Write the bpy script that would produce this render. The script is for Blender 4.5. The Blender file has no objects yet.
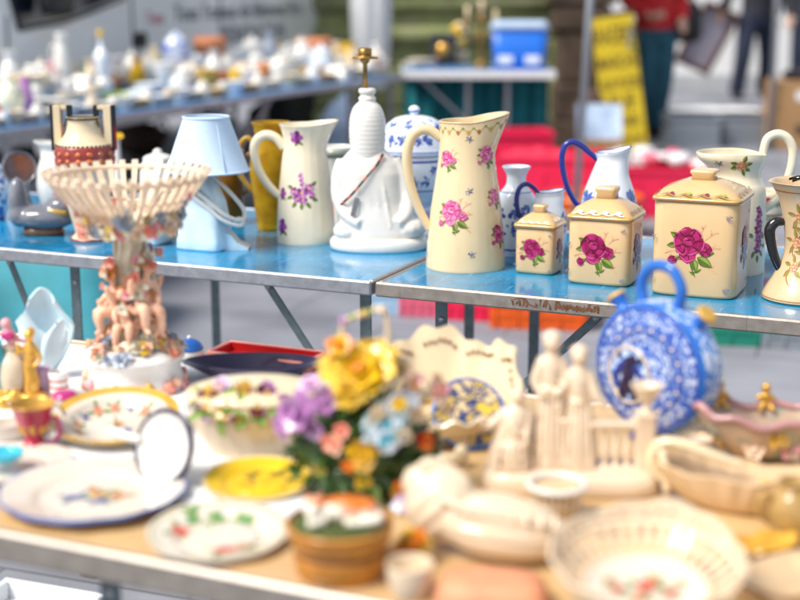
import bpy, bmesh, math, random
from math import sin, cos, pi, radians as R, atan2, sqrt, tan
from mathutils import Vector as V, Matrix, noise as mnoise
SC = bpy.context.scene
COL = SC.collection
rnd = random.Random(7)

# ---------------------------------------------------------------- camera and pixel <-> place helpers
CZ = 1.25; F = 1400.0; HY = -15.0
PITCH = math.atan((300 - HY) / F)
cam = bpy.data.cameras.new('camera'); camo = bpy.data.objects.new('camera', cam); COL.objects.link(camo)
camo.location = (0, 0, CZ); camo.rotation_euler = (pi/2 - PITCH, 0, 0)
cam.sensor_width = 36; cam.lens = 36 * F / 800; cam.clip_start = .05; cam.clip_end = 3000
cam.dof.use_dof = True; cam.dof.focus_distance = 2.36; cam.dof.aperture_fstop = 2.45; cam.dof.aperture_blades = 0
SC.camera = camo
TZ = .72
FW = V((0, cos(PITCH), -sin(PITCH))); UP = V((0, sin(PITCH), cos(PITCH)))
def ray(px, py): return FW * F + V((1, 0, 0)) * (px - 400) + UP * (300 - py)
def at(px, py, z=TZ):
    r = ray(px, py); t = (z - CZ) / r.z
    return V((r.x * t, r.y * t, z))
def atY(px, py, y):
    r = ray(px, py); t = y / r.y
    return V((r.x * t, y, CZ + r.z * t))
def K(P): return (P - V((0, 0, CZ))).dot(FW) / F          # metres per photo pixel at P
def H(P, py):
    r = ray(400, py); return CZ + r.z * P.y / r.y - P.z
def base(px, py, rpx=0, z=TZ):                             # centre of a round foot whose front edge shows at py
    dep = math.atan((py - HY) / F)
    return at(px, py - rpx * sin(dep), z)
TR = R(-23)                                                # the stall tables stand turned by this

# ---------------------------------------------------------------- materials
MATS = {}
def _new(name):
    m = bpy.data.materials.new(name); m.use_nodes = True
    nt = m.node_tree; b = nt.nodes['Principled BSDF']
    MATS[name] = m
    return m, nt, b
def lk(nt, a, b): nt.links.new(a, b)
def M(name, rgb, rough=.5, var=.08, scale=30, bump=0, bscale=80, metal=0, coat=0, spec=.5, trans=0, ior=1.45, sheen=0, sss=0, rvar=0, blotch=None):
    m, nt, b = _new(name)
    c = [max(0, x) for x in rgb]
    b.inputs['Roughness'].default_value = rough
    b.inputs['Metallic'].default_value = metal
    b.inputs['Coat Weight'].default_value = coat; b.inputs['Coat Roughness'].default_value = .06
    b.inputs['Specular IOR Level'].default_value = spec
    b.inputs['Transmission Weight'].default_value = trans; b.inputs['IOR'].default_value = ior
    b.inputs['Sheen Weight'].default_value = sheen
    if sss:
        b.inputs['Subsurface Weight'].default_value = sss; b.inputs['Subsurface Radius'].default_value = (.01, .007, .005); b.inputs['Subsurface Scale'].default_value = .4
    tc = nt.nodes.new('ShaderNodeTexCoord')
    n = nt.nodes.new('ShaderNodeTexNoise'); n.inputs['Scale'].default_value = scale; n.inputs['Detail'].default_value = 5
    lk(nt, tc.outputs['Object'], n.inputs['Vector'])
    r = nt.nodes.new('ShaderNodeValToRGB'); r.color_ramp.elements[0].position = .3; r.color_ramp.elements[1].position = .7
    r.color_ramp.elements[0].color = (*[x * (1 - var) for x in c], 1)
    r.color_ramp.elements[1].color = (*[min(1, x * (1 + var)) for x in c], 1)
    lk(nt, n.outputs['Fac'], r.inputs['Fac'])
    out = r.outputs['Color']
    if blotch:                                             # (rgb, scale, threshold): stains with a shape of their own
        n2 = nt.nodes.new('ShaderNodeTexNoise'); n2.inputs['Scale'].default_value = blotch[1]; n2.inputs['Detail'].default_value = 8
        lk(nt, tc.outputs['Object'], n2.inputs['Vector'])
        r2 = nt.nodes.new('ShaderNodeValToRGB'); r2.color_ramp.elements[0].position = blotch[2]; r2.color_ramp.elements[1].position = blotch[2] + .12
        lk(nt, n2.outputs['Fac'], r2.inputs['Fac'])
        mx = nt.nodes.new('ShaderNodeMix'); mx.data_type = 'RGBA'; mx.inputs[7].default_value = (*blotch[0], 1)
        lk(nt, r2.outputs['Color'], mx.inputs[0]); lk(nt, out, mx.inputs[6]); out = mx.outputs[2]
    lk(nt, out, b.inputs['Base Color'])
    if rvar:
        mr = nt.nodes.new('ShaderNodeMapRange'); mr.inputs['To Min'].default_value = max(0.02, rough - rvar); mr.inputs['To Max'].default_value = rough + rvar
        lk(nt, n.outputs['Fac'], mr.inputs['Value']); lk(nt, mr.outputs['Result'], b.inputs['Roughness'])
    if bump:
        n3 = nt.nodes.new('ShaderNodeTexNoise'); n3.inputs['Scale'].default_value = bscale; n3.inputs['Detail'].default_value = 6
        lk(nt, tc.outputs['Object'], n3.inputs['Vector'])
        bp = nt.nodes.new('ShaderNodeBump'); bp.inputs['Strength'].default_value = bump; bp.inputs['Distance'].default_value = .002
        lk(nt, n3.outputs['Fac'], bp.inputs['Height']); lk(nt, bp.outputs['Normal'], b.inputs['Normal'])
    return m
def CER(name, rgb, rough=.16, var=.035, **k): return M(name, rgb, rough, var, scale=25, coat=.35, bump=k.pop('bump', .04), bscale=60, rvar=.05, **k)
def PAT(name, a, bcol, scale=60, thr=.5, rough=.15, kind='noise', c3=None, dist=.8):
    """glazed ware whose painted pattern is irregular scrolls of colour b on ground a"""
    m, nt, b = _new(name)
    tc = nt.nodes.new('ShaderNodeTexCoord')
    if kind == 'noise':
        n = nt.nodes.new('ShaderNodeTexNoise'); n.inputs['Scale'].default_value = scale; n.inputs['Detail'].default_value = 3; n.inputs['Distortion'].default_value = dist; o = n.outputs['Fac']
    else:
        n = nt.nodes.new('ShaderNodeTexVoronoi'); n.inputs['Scale'].default_value = scale; n.feature = 'DISTANCE_TO_EDGE' if kind == 'edge' else 'F1'; o = n.outputs['Distance']
    lk(nt, tc.outputs['Object'], n.inputs['Vector'])
    r = nt.nodes.new('ShaderNodeValToRGB'); e = r.color_ramp.elements
    e[0].position = thr - .025; e[1].position = thr + .025; e[0].color = (*a, 1); e[1].color = (*bcol, 1)
    if c3:
        x = e.new(min(.99, thr + .09)); x.color = (*bcol, 1); y = e.new(min(1, thr + .12)); y.color = (*c3, 1)
    lk(nt, o, r.inputs['Fac']); lk(nt, r.outputs['Color'], b.inputs['Base Color'])
    b.inputs['Roughness'].default_value = rough; b.inputs['Coat Weight'].default_value = .3
    return m

CER('cream', (.74, .58, .35)); CER('cream_tan', (.62, .45, .27)); CER('cream_pale', (0.741, 0.608, 0.399)); CER('white_glaze', (0.741, 0.731, 0.694))
CER('ivory', (0.704, 0.572, 0.414)); CER('bisque', (0.704, 0.563, 0.414), rough=.42, bump=.25); CER('blue_white', (.74, .80, .88))
CER('plate_white', (0.669, 0.598, 0.510)); CER('buddha_white', (.72, .70, .66), rough=.22); CER('pale_blue_glaze', (.58, .74, .83), rough=.3, var=.12); CER('cobalt', (.015, .03, .25), rough=.1)
CER('cobalt_mid', (.015, .13, .50), rough=.12); CER('black_glaze', (.012, .012, .014), rough=.08); CER('oxblood', (.30, .035, .03), rough=.3, var=.5)
CER('grey_glaze', (.16, .17, .20), rough=.12, var=.25); CER('brown_glaze', (.14, .06, .025), rough=.2, var=.3); CER('copper_glaze', (.60, .16, .04), rough=.2, var=.3)
CER('peach', (.80, .48, .33), rough=.4, var=.22); CER('peach_pale', (0.739, 0.546, 0.387), rough=.35, var=.1); CER('ginger', (.55, .22, .06), rough=.4, var=.3)
CER('basket_cream', (.78, .62, .46), rough=.35, var=.1); CER('mint_grey', (.62, .58, .46), rough=.35, var=.25); CER('slate_blue', (.34, .40, .50), rough=.3)
CER('pink_coral', (.78, .27, .19), rough=.3, var=.2); CER('rose_pink', (.76, .36, .40), rough=.3, var=.25); CER('red_glaze', (.55, .02, .02), rough=.15)
CER('crimson', (.42, .01, .05), rough=.12, var=.2); CER('gold', (.70, .38, .06), rough=.25, metal=.5, var=.2); CER('yellow_glaze', (0.739, 0.475, 0.018), rough=.15, var=.15)
CER('orange_glaze', (.80, .24, .02), rough=.18, var=.2); CER('lilac', (.44, .20, .46), rough=.2, var=.3); CER('lilac_pale', (.62, .42, .62), rough=.25, var=.2)
CER('sky_glaze', (.55, .70, .76), rough=.2, var=.2); CER('aqua_glaze', (.03, .42, .55), rough=.15); CER('leaf_green', (.045, .10, .02), rough=.3, var=.4)
CER('leaf_light', (.18, .30, .05), rough=.3, var=.3); CER('navy_glaze', (.02, .012, .055), rough=.1); CER('maroon', (.12, .015, .02), rough=.25, var=.4)
CER('amber_pot', (.50, .20, .025), rough=.2, var=.3); CER('brown_band', (.16, .05, .012), rough=.3); CER('magenta', (.48, .02, .18), rough=.2)
CER('mauve', (.42, .22, .22), rough=.25, var=.2); CER('sage', (.26, .30, .25), rough=.3, var=.3); CER('mustard', (.55, .33, .05), rough=.25, var=.3); CER('dish_tan', (0.616, 0.440, 0.264), rough=.25, var=.12)
M('terracotta', (.60, .23, .11), .75, .15, bump=.3); M('salmon_clay', (.66, .28, .15), .55, .15, bump=.3)
M('moss', (.07, .09, .02), .9, .5, 200, bump=.8, bscale=300)
# decal colours
for nm, c in dict(rose_dark=(.20, .004, .055), rose_mid=(.42, .012, .15), rose_lite=(.62, .08, .28), rose_pale=(.74, .25, .42), wine_dark=(.12, .003, .03), wine_mid=(.27, .006, .07),
                  wine_lite=(.43, .02, .13), violet_dark=(.16, .02, .16), violet_mid=(.38, .07, .34), violet_lite=(.58, .24, .52), leafd=(.09, .14, .02), leafl=(.24, .32, .05), sprig=(.72, .40, .22),
                  gilt=(.33, .16, .04), gilt_lite=(.50, .34, .09), slate=(.20, .20, .26), ink_blue=(.03, .07, .38), ink_mid=(.13, .22, .55), yolk=(.75, .45, .05), rose_red=(.58, .02, .04),
                  brick=(.45, .10, .05), ink_black=(.02, .02, .02), peach_ink=(.68, .33, .14), cream_ink=(.80, .68, .48), rust=(.16, .07, .03), green_ink=(.10, .28, .12), salmon_ink=(.75, .25, .18)).items():
    M(nm, c, .2, .12, 120, coat=.3)
M('aluminium', (.36, .38, .42), .38, .12, 60, metal=.75, bump=.15, bscale=200, rvar=.1, blotch=((.26, .27, .29), 35, .66))
M('aluminium_warm', (.33, .30, .27), .42, .14, 60, metal=.65, bump=.15, bscale=200, rvar=.1, blotch=((.24, .20, .16), 30, .66))
M('leg_steel', (.12, .16, .18), .45, .2, 50, metal=.5, blotch=((.10, .10, .10), 60, .62))
M('brass', (.34, .20, .06), .4, .35, 90, metal=.9, bump=.2)
M('table_blue', (.005, .21, .43), .14, .25, 9, coat=.25, bump=.05, bscale=90, rvar=.11, blotch=((.03, .26, .46), 18, .60))
M('table_beige', (.58, .39, .19), .26, .12, 9, bump=.04, bscale=120, rvar=.10, blotch=((.48, .28, .12), 7, .60))
M('table_greyblue', (.07, .22, .46), .35, .2, 9, bump=.05, rvar=.1)
M('shade_cloth', (.56, .72, .90), .85, .04, 200, bump=.25, bscale=600)
M('cord_black', (.02, .015, .015), .5, .2); M('cord_red', (.55, .08, .03), .5, .2); M('tag_grey', (.17, .17, .18), .5)
M('amber_thick', (.95, .46, .02), .05, .35, 30, trans=.6, ior=1.25); M('clear_glass', (.9, .93, .93), .04, .02, trans=.95, ior=1.45); M('brown_glass', (.42, .17, .02), .08, .3, 30, trans=.45, ior=1.25)

def scratch(name, rgb, sx, sy, thr, amt=.8):
    """fine rubbed streaks and scratches over a worn top"""
    nt = MATS[name].node_tree; b = nt.nodes['Principled BSDF']; src = b.inputs['Base Color'].links[0].from_socket
    tc = nt.nodes.new('ShaderNodeTexCoord'); out = src
    for i, (x, y) in enumerate(((sx, sy), (sy*.7, sx*1.4))):
        mp = nt.nodes.new('ShaderNodeMapping'); mp.inputs['Scale'].default_value = (x, y, 1); mp.inputs['Rotation'].default_value = (0, 0, .35 + i*.5)
        n = nt.nodes.new('ShaderNodeTexNoise'); n.inputs['Scale'].default_value = 1; n.inputs['Detail'].default_value = 4; n.inputs['Roughness'].default_value = .7
        r = nt.nodes.new('ShaderNodeMapRange'); r.inputs['From Min'].default_value = thr; r.inputs['From Max'].default_value = thr + .06; r.inputs['To Max'].default_value = amt
        mx = nt.nodes.new('ShaderNodeMix'); mx.data_type = 'RGBA'; mx.inputs[7].default_value = (*rgb, 1)
        lk(nt, tc.outputs['Object'], mp.inputs['Vector']); lk(nt, mp.outputs['Vector'], n.inputs['Vector']); lk(nt, n.outputs['Fac'], r.inputs['Value']); lk(nt, r.outputs['Result'], mx.inputs[0]); lk(nt, out, mx.inputs[6]); out = mx.outputs[2]
    lk(nt, out, b.inputs['Base Color'])
scratch('table_blue', (.25, .45, .58), 9, 240, .62, .8); scratch('table_beige', (.36, .24, .13), 7, 200, .66, .6); scratch('aluminium', (.18, .19, .20), 12, 160, .68); scratch('aluminium_warm', (.13, .10, .08), 12, 160, .67)
CER('lid_cream', (.60, .41, .20)); CER('canister_cream', (.65, .45, .235)); CER('pitcher_cream', (.80, .71, .53))
# ---------------------------------------------------------------- mesh builder
def cr(pts, n=6):
    """Catmull-Rom through points (tuples of any length)"""
    out = []; L = len(pts)
    for i in range(L - 1):
        p0, p1, p2, p3 = pts[max(i-1, 0)], pts[i], pts[i+1], pts[min(i+2, L-1)]
        for j in range(n):
            t = j / n
            out.append(tuple(.5 * (2*b + (c - a)*t + (2*a - 5*b + 4*c - d)*t*t + (3*b - a - 3*c + d)*t**3) for a, b, c, d in zip(p0, p1, p2, p3)))
    out.append(tuple(pts[-1])); return out
class MB:
    def __init__(s): s.v = []; s.f = []; s.m = []; s.sm = []
    def add(s, vs, fs, m, smooth=True):
        o = len(s.v); s.v += [tuple(v) for v in vs]
        for f in fs: s.f.append(tuple(i + o for i in f)); s.m.append(m); s.sm.append(smooth)
    def grid(s, fn, nu, nv, m, cu=False, smooth=True, flip=False):
        """fn(u,v), u,v in 0..1; cu closes u"""
        vs = [fn(i / nu, j / nv) for j in range(nv + 1) for i in range(nu if cu else nu + 1)]
        w = nu if cu else nu + 1; fs = []
        for j in range(nv):
            for i in range(nu):
                a = j*w + i; b = j*w + (i+1) % w; q = (a, b, b + w, a + w)
                fs.append(q[::-1] if flip else q)
        s.add(vs, fs, m, smooth)
    def lathe(s, prof, m, n=40, sx=1, sy=1, c=(0, 0, 0), rot=None, smooth=True, fl=0, nf=0, ms=None):
        """prof [(r,z)]; ms: material per profile span"""
        L = len(prof); vs = []
        for r, z in prof:
            for i in range(n):
                a = 2*pi*i/n; q = r * (1 + fl * cos(nf*a))
                p = V((q*cos(a)*sx, q*sin(a)*sy, z))
                if rot: p = rot @ p
                vs.append(p + V(c))
        for j in range(L - 1):
            fs = [(j*n + i, j*n + (i+1) % n, (j+1)*n + (i+1) % n, (j+1)*n + i) for i in range(n)]
            if j == 0: o = len(s.v); s.v += [tuple(v) for v in vs]
            mm = ms[j] if ms else m
            for f in fs: s.f.append(tuple(i + o for i in f)); s.m.append(mm); s.sm.append(smooth)
        for k, (r, z) in ((0, prof[0]), (L - 1, prof[-1])):
            if r > 1e-6:
                f = tuple(o + k*n + i for i in range(n)); s.f.append(f[::-1] if k == 0 else f); s.m.append((ms[0] if k == 0 else ms[-1]) if ms else m); s.sm.append(False)
    def loft(s, lev, m, n=48, smooth=True, cap=True, ms=None):
        """lev: (a, b, z, e[, cx, cy]) superellipse sections"""
        vs = []
        for l in lev:
            a, b, z, e = l[:4]; cx, cy = l[4:6] if len(l) > 4 else (0, 0)
            for i in range(n):
                t = 2*pi*(i + .5)/n; c_, s_ = cos(t), sin(t)
                vs.append((cx + a*math.copysign(abs(c_)**(2/e), c_), cy + b*math.copysign(abs(s_)**(2/e), s_), z))
        o = len(s.v); s.v += vs
        for j in range(len(lev) - 1):
            for i in range(n):
                s.f.append((o + j*n + i, o + j*n + (i+1) % n, o + (j+1)*n + (i+1) % n, o + (j+1)*n + i)); s.m.append(ms[j] if ms else m); s.sm.append(smooth)
        if cap:
            s.f.append(tuple(o + i for i in range(n))[::-1]); s.m.append(ms[0] if ms else m); s.sm.append(False)
            s.f.append(tuple(o + (len(lev)-1)*n + i for i in range(n))); s.m.append(ms[-1] if ms else m); s.sm.append(False)
    def tube(s, path, rad, m, n=10, flat=1.0, smooth=True, ref=None):
        """rad: number or list; flat squeezes along the second axis"""
        P = [V(p) for p in path]; L = len(P)
        rr = [rad]*L if not hasattr(rad, '__len__') else [rad[min(int(i*(len(rad)-1)/(L-1) + 1e-6), len(rad)-1)] + ((i*(len(rad)-1)/(L-1)) % 1)*(rad[min(int(i*(len(rad)-1)/(L-1))+1, len(rad)-1)] - rad[min(int(i*(len(rad)-1)/(L-1)), len(rad)-1)]) for i in range(L)]
        vs = []; up = V(ref) if ref else None
        for i in range(L):
            t = (P[min(i+1, L-1)] - P[max(i-1, 0)]).normalized()
            if up is None: up = V((0, 0, 1)) if abs(t.z) < .9 else V((0, 1, 0))
            a = t.cross(up)
            if a.length < 1e-6: a = t.orthogonal()
            a.normalize(); b = a.cross(t).normalized()
            if not ref: up = b
            for k in range(n):
                q = 2*pi*k/n; vs.append(P[i] + a*cos(q)*rr[i] + b*sin(q)*rr[i]*flat)
        fs = [(j*n + i, j*n + (i+1) % n, (j+1)*n + (i+1) % n, (j+1)*n + i) for j in range(L-1) for i in range(n)]
        fs += [tuple(range(n))[::-1], tuple((L-1)*n + i for i in range(n))]
        s.add(vs, fs, m, smooth)
    def box(s, c, d, m, rz=0, b=.002, rx=0, ry=0):
        """chamfered box, centre c, size d"""
        x, y, z = d[0]/2, d[1]/2, d[2]/2; b = min(b, x*.6, y*.6, z*.6)
        rot = Matrix.Rotation(rz, 3, 'Z') @ Matrix.Rotation(ry, 3, 'Y') @ Matrix.Rotation(rx, 3, 'X')
        vs = []; idx = {}
        for sx in (-1, 1):
            for sy in (-1, 1):
                for sz in (-1, 1):
                    for ax in range(3):
                        p = [sx*(x-b), sy*(y-b), sz*(z-b)]; p[ax] = (sx*x, sy*y, sz*z)[ax]
                        idx[sx, sy, sz, ax] = len(vs); vs.append(rot @ V(p) + V(c))
        fs = []
        S2 = ((-1, -1), (1, -1), (1, 1), (-1, 1))
        def key(ax, sg, u, v):
            l = [0, 0, 0]; l[ax] = sg; l[(ax+1) % 3] = u; l[(ax+2) % 3] = v; return tuple(l)
        for ax in range(3):
            for sg in (-1, 1):
                f = tuple(idx[(*key(ax, sg, u, v), ax)] for u, v in S2); fs.append(f if sg > 0 else f[::-1])
        for ax in range(3):
            a1, a2 = (ax+1) % 3, (ax+2) % 3
            for s1 in (-1, 1):
                for s2 in (-1, 1):
                    k0 = [0]*3; k1 = [0]*3; k0[ax] = -1; k1[ax] = 1; k0[a1] = k1[a1] = s1; k0[a2] = k1[a2] = s2
                    f = (idx[(*k0, a1)], idx[(*k1, a1)], idx[(*k1, a2)], idx[(*k0, a2)]); fs.append(f if s1*s2 < 0 else f[::-1])
        for sx in (-1, 1):
            for sy in (-1, 1):
                for sz in (-1, 1):
                    f = tuple(idx[sx, sy, sz, ax] for ax in range(3)); fs.append(f if sx*sy*sz > 0 else f[::-1])
        s.add(vs, fs, m, False)
    def ball(s, c, r, m, nu=14, nv=9, amp=0, fr=3, seed=0, rot=None):
        r = (r, r, r) if not hasattr(r, '__len__') else r
        def fn(u, v):
            a = 2*pi*u; p = pi*(v*.998 + .001); d = V((cos(a)*sin(p), sin(a)*sin(p), -cos(p)))
            k = 1 + (amp*mnoise.noise(d*fr + V((seed*3.1, seed*1.7, seed))) if amp else 0)
            q = V((d.x*r[0]*k, d.y*r[1]*k, d.z*r[2]*k))
            if rot: q = rot @ q
            return q + V(c)
        s.grid(fn, nu, nv, m, cu=True)
    def sheet(s, fn, nu, nv, th, m, cu=False):
        """surface with thickness th"""
        e = 1e-3
        def nrm(u, v):
            a = V(fn(min(u+e, 1) if not cu else u+e, v)) - V(fn(max(u-e, 0) if not cu else u-e, v)); b = V(fn(u, min(v+e, 1))) - V(fn(u, max(v-e, 0)))
            q = a.cross(b); return q.normalized() if q.length > 1e-12 else V((0, 0, 1))
        f1 = lambda u, v: V(fn(u, v)) + nrm(u, v)*th/2
        f2 = lambda u, v: V(fn(u, v)) - nrm(u, v)*th/2
        s.grid(f1, nu, nv, m, cu); s.grid(f2, nu, nv, m, cu, flip=True)
        def rim(pf, n):
            vs = []
            for i in range(n + 1): u, v = pf(i/n); vs += [f1(u, v), f2(u, v)]
            s.add(vs, [(2*i, 2*i+1, 2*i+3, 2*i+2) for i in range(n)], m)
        rim(lambda t: (t, 0), nu); rim(lambda t: (t, 1), nu)
        if not cu: rim(lambda t: (0, t), nv); rim(lambda t: (1, t), nv)
    def prism(s, pts, y0, y1, m, smooth=False):
        """outline in x,z pushed from y0 to y1"""
        n = len(pts); vs = [(x, y0, z) for x, z in pts] + [(x, y1, z) for x, z in pts]
        s.add(vs, [tuple(range(n)), tuple(range(2*n - 1, n - 1, -1))] + [(i, i + n, (i+1) % n + n, (i+1) % n) for i in range(n)], m, smooth)
    def build(s, name, parent=None, loc=None, rot=None):
        me = bpy.data.meshes.new(name); me.from_pydata(s.v, [], s.f)
        names = []
        for x in s.m:
            if x not in names: names.append(x)
        for x in names: me.materials.append(MATS[x])
        me.polygons.foreach_set('material_index', [names.index(x) for x in s.m])
        me.polygons.foreach_set('use_smooth', s.sm)
        me.validate(); me.update()
        o = bpy.data.objects.new(name, me); COL.objects.link(o)
        if parent: o.parent = parent
        if loc is not None: o.location = loc
        if rot is not None: o.rotation_euler = rot
        return o
def tag(o, label, cat, group=None):
    o['label'] = label; o['category'] = cat
    if group: o['group'] = group
    return o
def thing(name, label, cat, loc, rz=0, group=None, rx=0, ry=0):
    o = bpy.data.objects.new(name, None); COL.objects.link(o); o.empty_display_size = .03
    o.location = loc; o.rotation_euler = (rx, ry, rz); return tag(o, label, cat, group)
def struct(o, kind='structure'): o['kind'] = kind; return o
def fuse(mb, vox, it=6, name='figure', parent=None, fac=.5, loc=None, rot=None):
    """all the pieces of mb grown into ONE continuous surface"""
    o = mb.build(name, parent, loc, rot)
    keep = o.data.materials[0]
    r = o.modifiers.new('r', 'REMESH'); r.mode = 'VOXEL'; r.voxel_size = vox; r.use_smooth_shade = True
    sm = o.modifiers.new('s', 'SMOOTH'); sm.iterations = it; sm.factor = fac
    dg = bpy.context.evaluated_depsgraph_get(); dg.update()
    me = bpy.data.meshes.new_from_object(o.evaluated_get(dg))
    o.modifiers.clear(); o.data = me; me.name = name
    me.materials.clear(); me.materials.append(keep)
    me.polygons.foreach_set('material_index', [0]*len(me.polygons)); me.polygons.foreach_set('use_smooth', [True]*len(me.polygons))
    return o
# ---------------------------------------------------------------- painted motifs on curved ware
OFF, STEP = .00035, .00013
def blob(mb, mp, pts, m, layer):
    n = len(pts); cx = sum(p[0] for p in pts)/n; cy = sum(p[1] for p in pts)/n; off = OFF + STEP*layer
    vs = [mp(cx, cy, off)]
    for k in (1/3, 2/3, 1):
        vs += [mp(cx + (x - cx)*k, cy + (y - cy)*k, off) for x, y in pts]
    fs = [(0, 1 + i, 1 + (i+1) % n) for i in range(n)]
    for q in range(2):
        fs += [(1 + q*n + i, 1 + (q+1)*n + i, 1 + (q+1)*n + (i+1) % n, 1 + q*n + (i+1) % n) for i in range(n)]
    mb.add(vs, fs, m)
def ell(cx, cy, a, b, rot=0, n=14, wob=0, seed=0):
    rr = random.Random(seed); out = []
    for i in range(n):
        t = 2*pi*i/n; k = 1 + wob*(rr.random() - .5); x, y = a*cos(t)*k, b*sin(t)*k
        out.append((cx + x*cos(rot) - y*sin(rot), cy + x*sin(rot) + y*cos(rot)))
    return out
def stroke(mb, mp, pts, w, m, layer, sub=4):
    q = cr(pts, sub) if len(pts) > 2 else pts
    if len(pts) == 2: q = [tuple(a + (b - a)*i/6 for a, b in zip(*pts)) for i in range(7)]
    L = len(q); vs = []; off = OFF + STEP*layer
    for i in range(L):
        a, b = q[max(i-1, 0)], q[min(i+1, L-1)]; dx, dy = b[0]-a[0], b[1]-a[1]; d = sqrt(dx*dx + dy*dy) or 1
        ww = w * (sin(pi*(.08 + .84*i/(L-1))))
        vs += [mp(q[i][0] - dy/d*ww/2, q[i][1] + dx/d*ww/2, off), mp(q[i][0] + dy/d*ww/2, q[i][1] - dx/d*ww/2, off)]
    mb.add(vs, [(2*i, 2*i+1, 2*i+3, 2*i+2) for i in range(L-1)], m)
def pleaf(mb, mp, x, y, l, w, ang, layer, d='leafd', li='leafl'):
    c, s_ = cos(ang), sin(ang)
    def T(u, v): return (x + u*c - v*s_, y + u*s_ + v*c)
    up = [T(l*t, w*sin(pi*t**.8)) for t in [i/8 for i in range(9)]]; dn = [T(l*t, -w*sin(pi*t**.8)) for t in [i/8 for i in range(8, -1, -1)]]
    blob(mb, mp, up + dn[1:-1], d, layer)
    blob(mb, mp, [T(l*(.06 + .88*t), w*.78*sin(pi*t**.8) + w*.02) for t in [i/8 for i in range(9)]] + [T(l*.5, w*.05)], li, layer + 1)
    stroke(mb, mp, [T(0, 0), T(l*.5, w*.04), T(l*.96, 0)], w*.13, d, layer + 2)
def prose(mb, mp, x, y, s, seed=0, pal=('rose_dark', 'rose_mid', 'rose_lite', 'rose_pale'), layer=3):
    """one painted rose, radius about s: loose overlapping petals, each with a lit edge and a dark fold"""
    rr = random.Random(seed); D, Mi, L, Pa = pal; U = rr.uniform
    blob(mb, mp, ell(x, y, s*.92, s*.86, U(0, 3), 18, .22, seed), D, layer)
    ph = rr.random()*6; n = 5 + seed % 2
    for i in range(n):
        a = ph + i*2*pi/n + U(-.2, .2); d = U(.46, .64)*s; w = U(.34, .50)*s; hgt = U(.28, .40)*s; cx, cy = x + d*cos(a), y + d*sin(a)
        blob(mb, mp, ell(cx, cy, w, hgt, a + pi/2 + U(-.3, .3), 12, .25, seed + i), (Mi, Mi, L)[i % 3], layer + 1 + i % 2)
        blob(mb, mp, ell(cx + .10*s*cos(a + .4), cy + .10*s*sin(a + .4), w*.55, hgt*.42, a + pi/2 + U(-.4, .4), 10, .3, seed + i + 9), (L, Mi)[i % 2], layer + 3)
        for q in range(2):
            r0 = U(.80, .98) - .22*q; st = U(-.5, -.2)
            stroke(mb, mp, [(x + s*r0*cos(a + st + .28*j), y + s*r0*.96*sin(a + st + .28*j)) for j in range(4)], s*U(.05, .11), (Pa, L)[q], layer + 4)
        st = U(.1, .5); stroke(mb, mp, [(x + s*U(.3, .42)*cos(a + st), y + s*.4*sin(a + st)), (x + s*.6*cos(a + st + .15), y + s*.6*sin(a + st + .15)), (x + s*.88*cos(a + st + .1), y + s*.86*sin(a + st + .1))], s*.10, D, layer + 4)
    ox, oy = x + U(-.08, .08)*s, y + U(.02, .14)*s
    blob(mb, mp, ell(ox, oy, s*.42, s*.38, U(0, 3), 12, .25, seed), D, layer + 5)
    for i, (dx, dy, w, hgt, r_) in enumerate(((-.16, .02, .24, .17, .9), (.15, .08, .24, .16, -.8), (.02, -.14, .28, .15, .1), (.0, .14, .18, .11, .2))):
        blob(mb, mp, ell(ox + dx*s, oy + dy*s, w*s, hgt*s, r_ + U(-.3, .3), 10, .2, seed + i), (L, Mi, L, Mi)[i], layer + 6)
        stroke(mb, mp, [(ox + dx*s - w*s*.7, oy + dy*s + .03*s), (ox + dx*s, oy + dy*s + hgt*s*.75), (ox + dx*s + w*s*.6, oy + dy*s + .04*s)], s*.06, (Pa, L)[i % 2], layer + 7)
    blob(mb, mp, ell(ox, oy + .03*s, s*.09, s*.06, .5), D, layer + 8)
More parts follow.
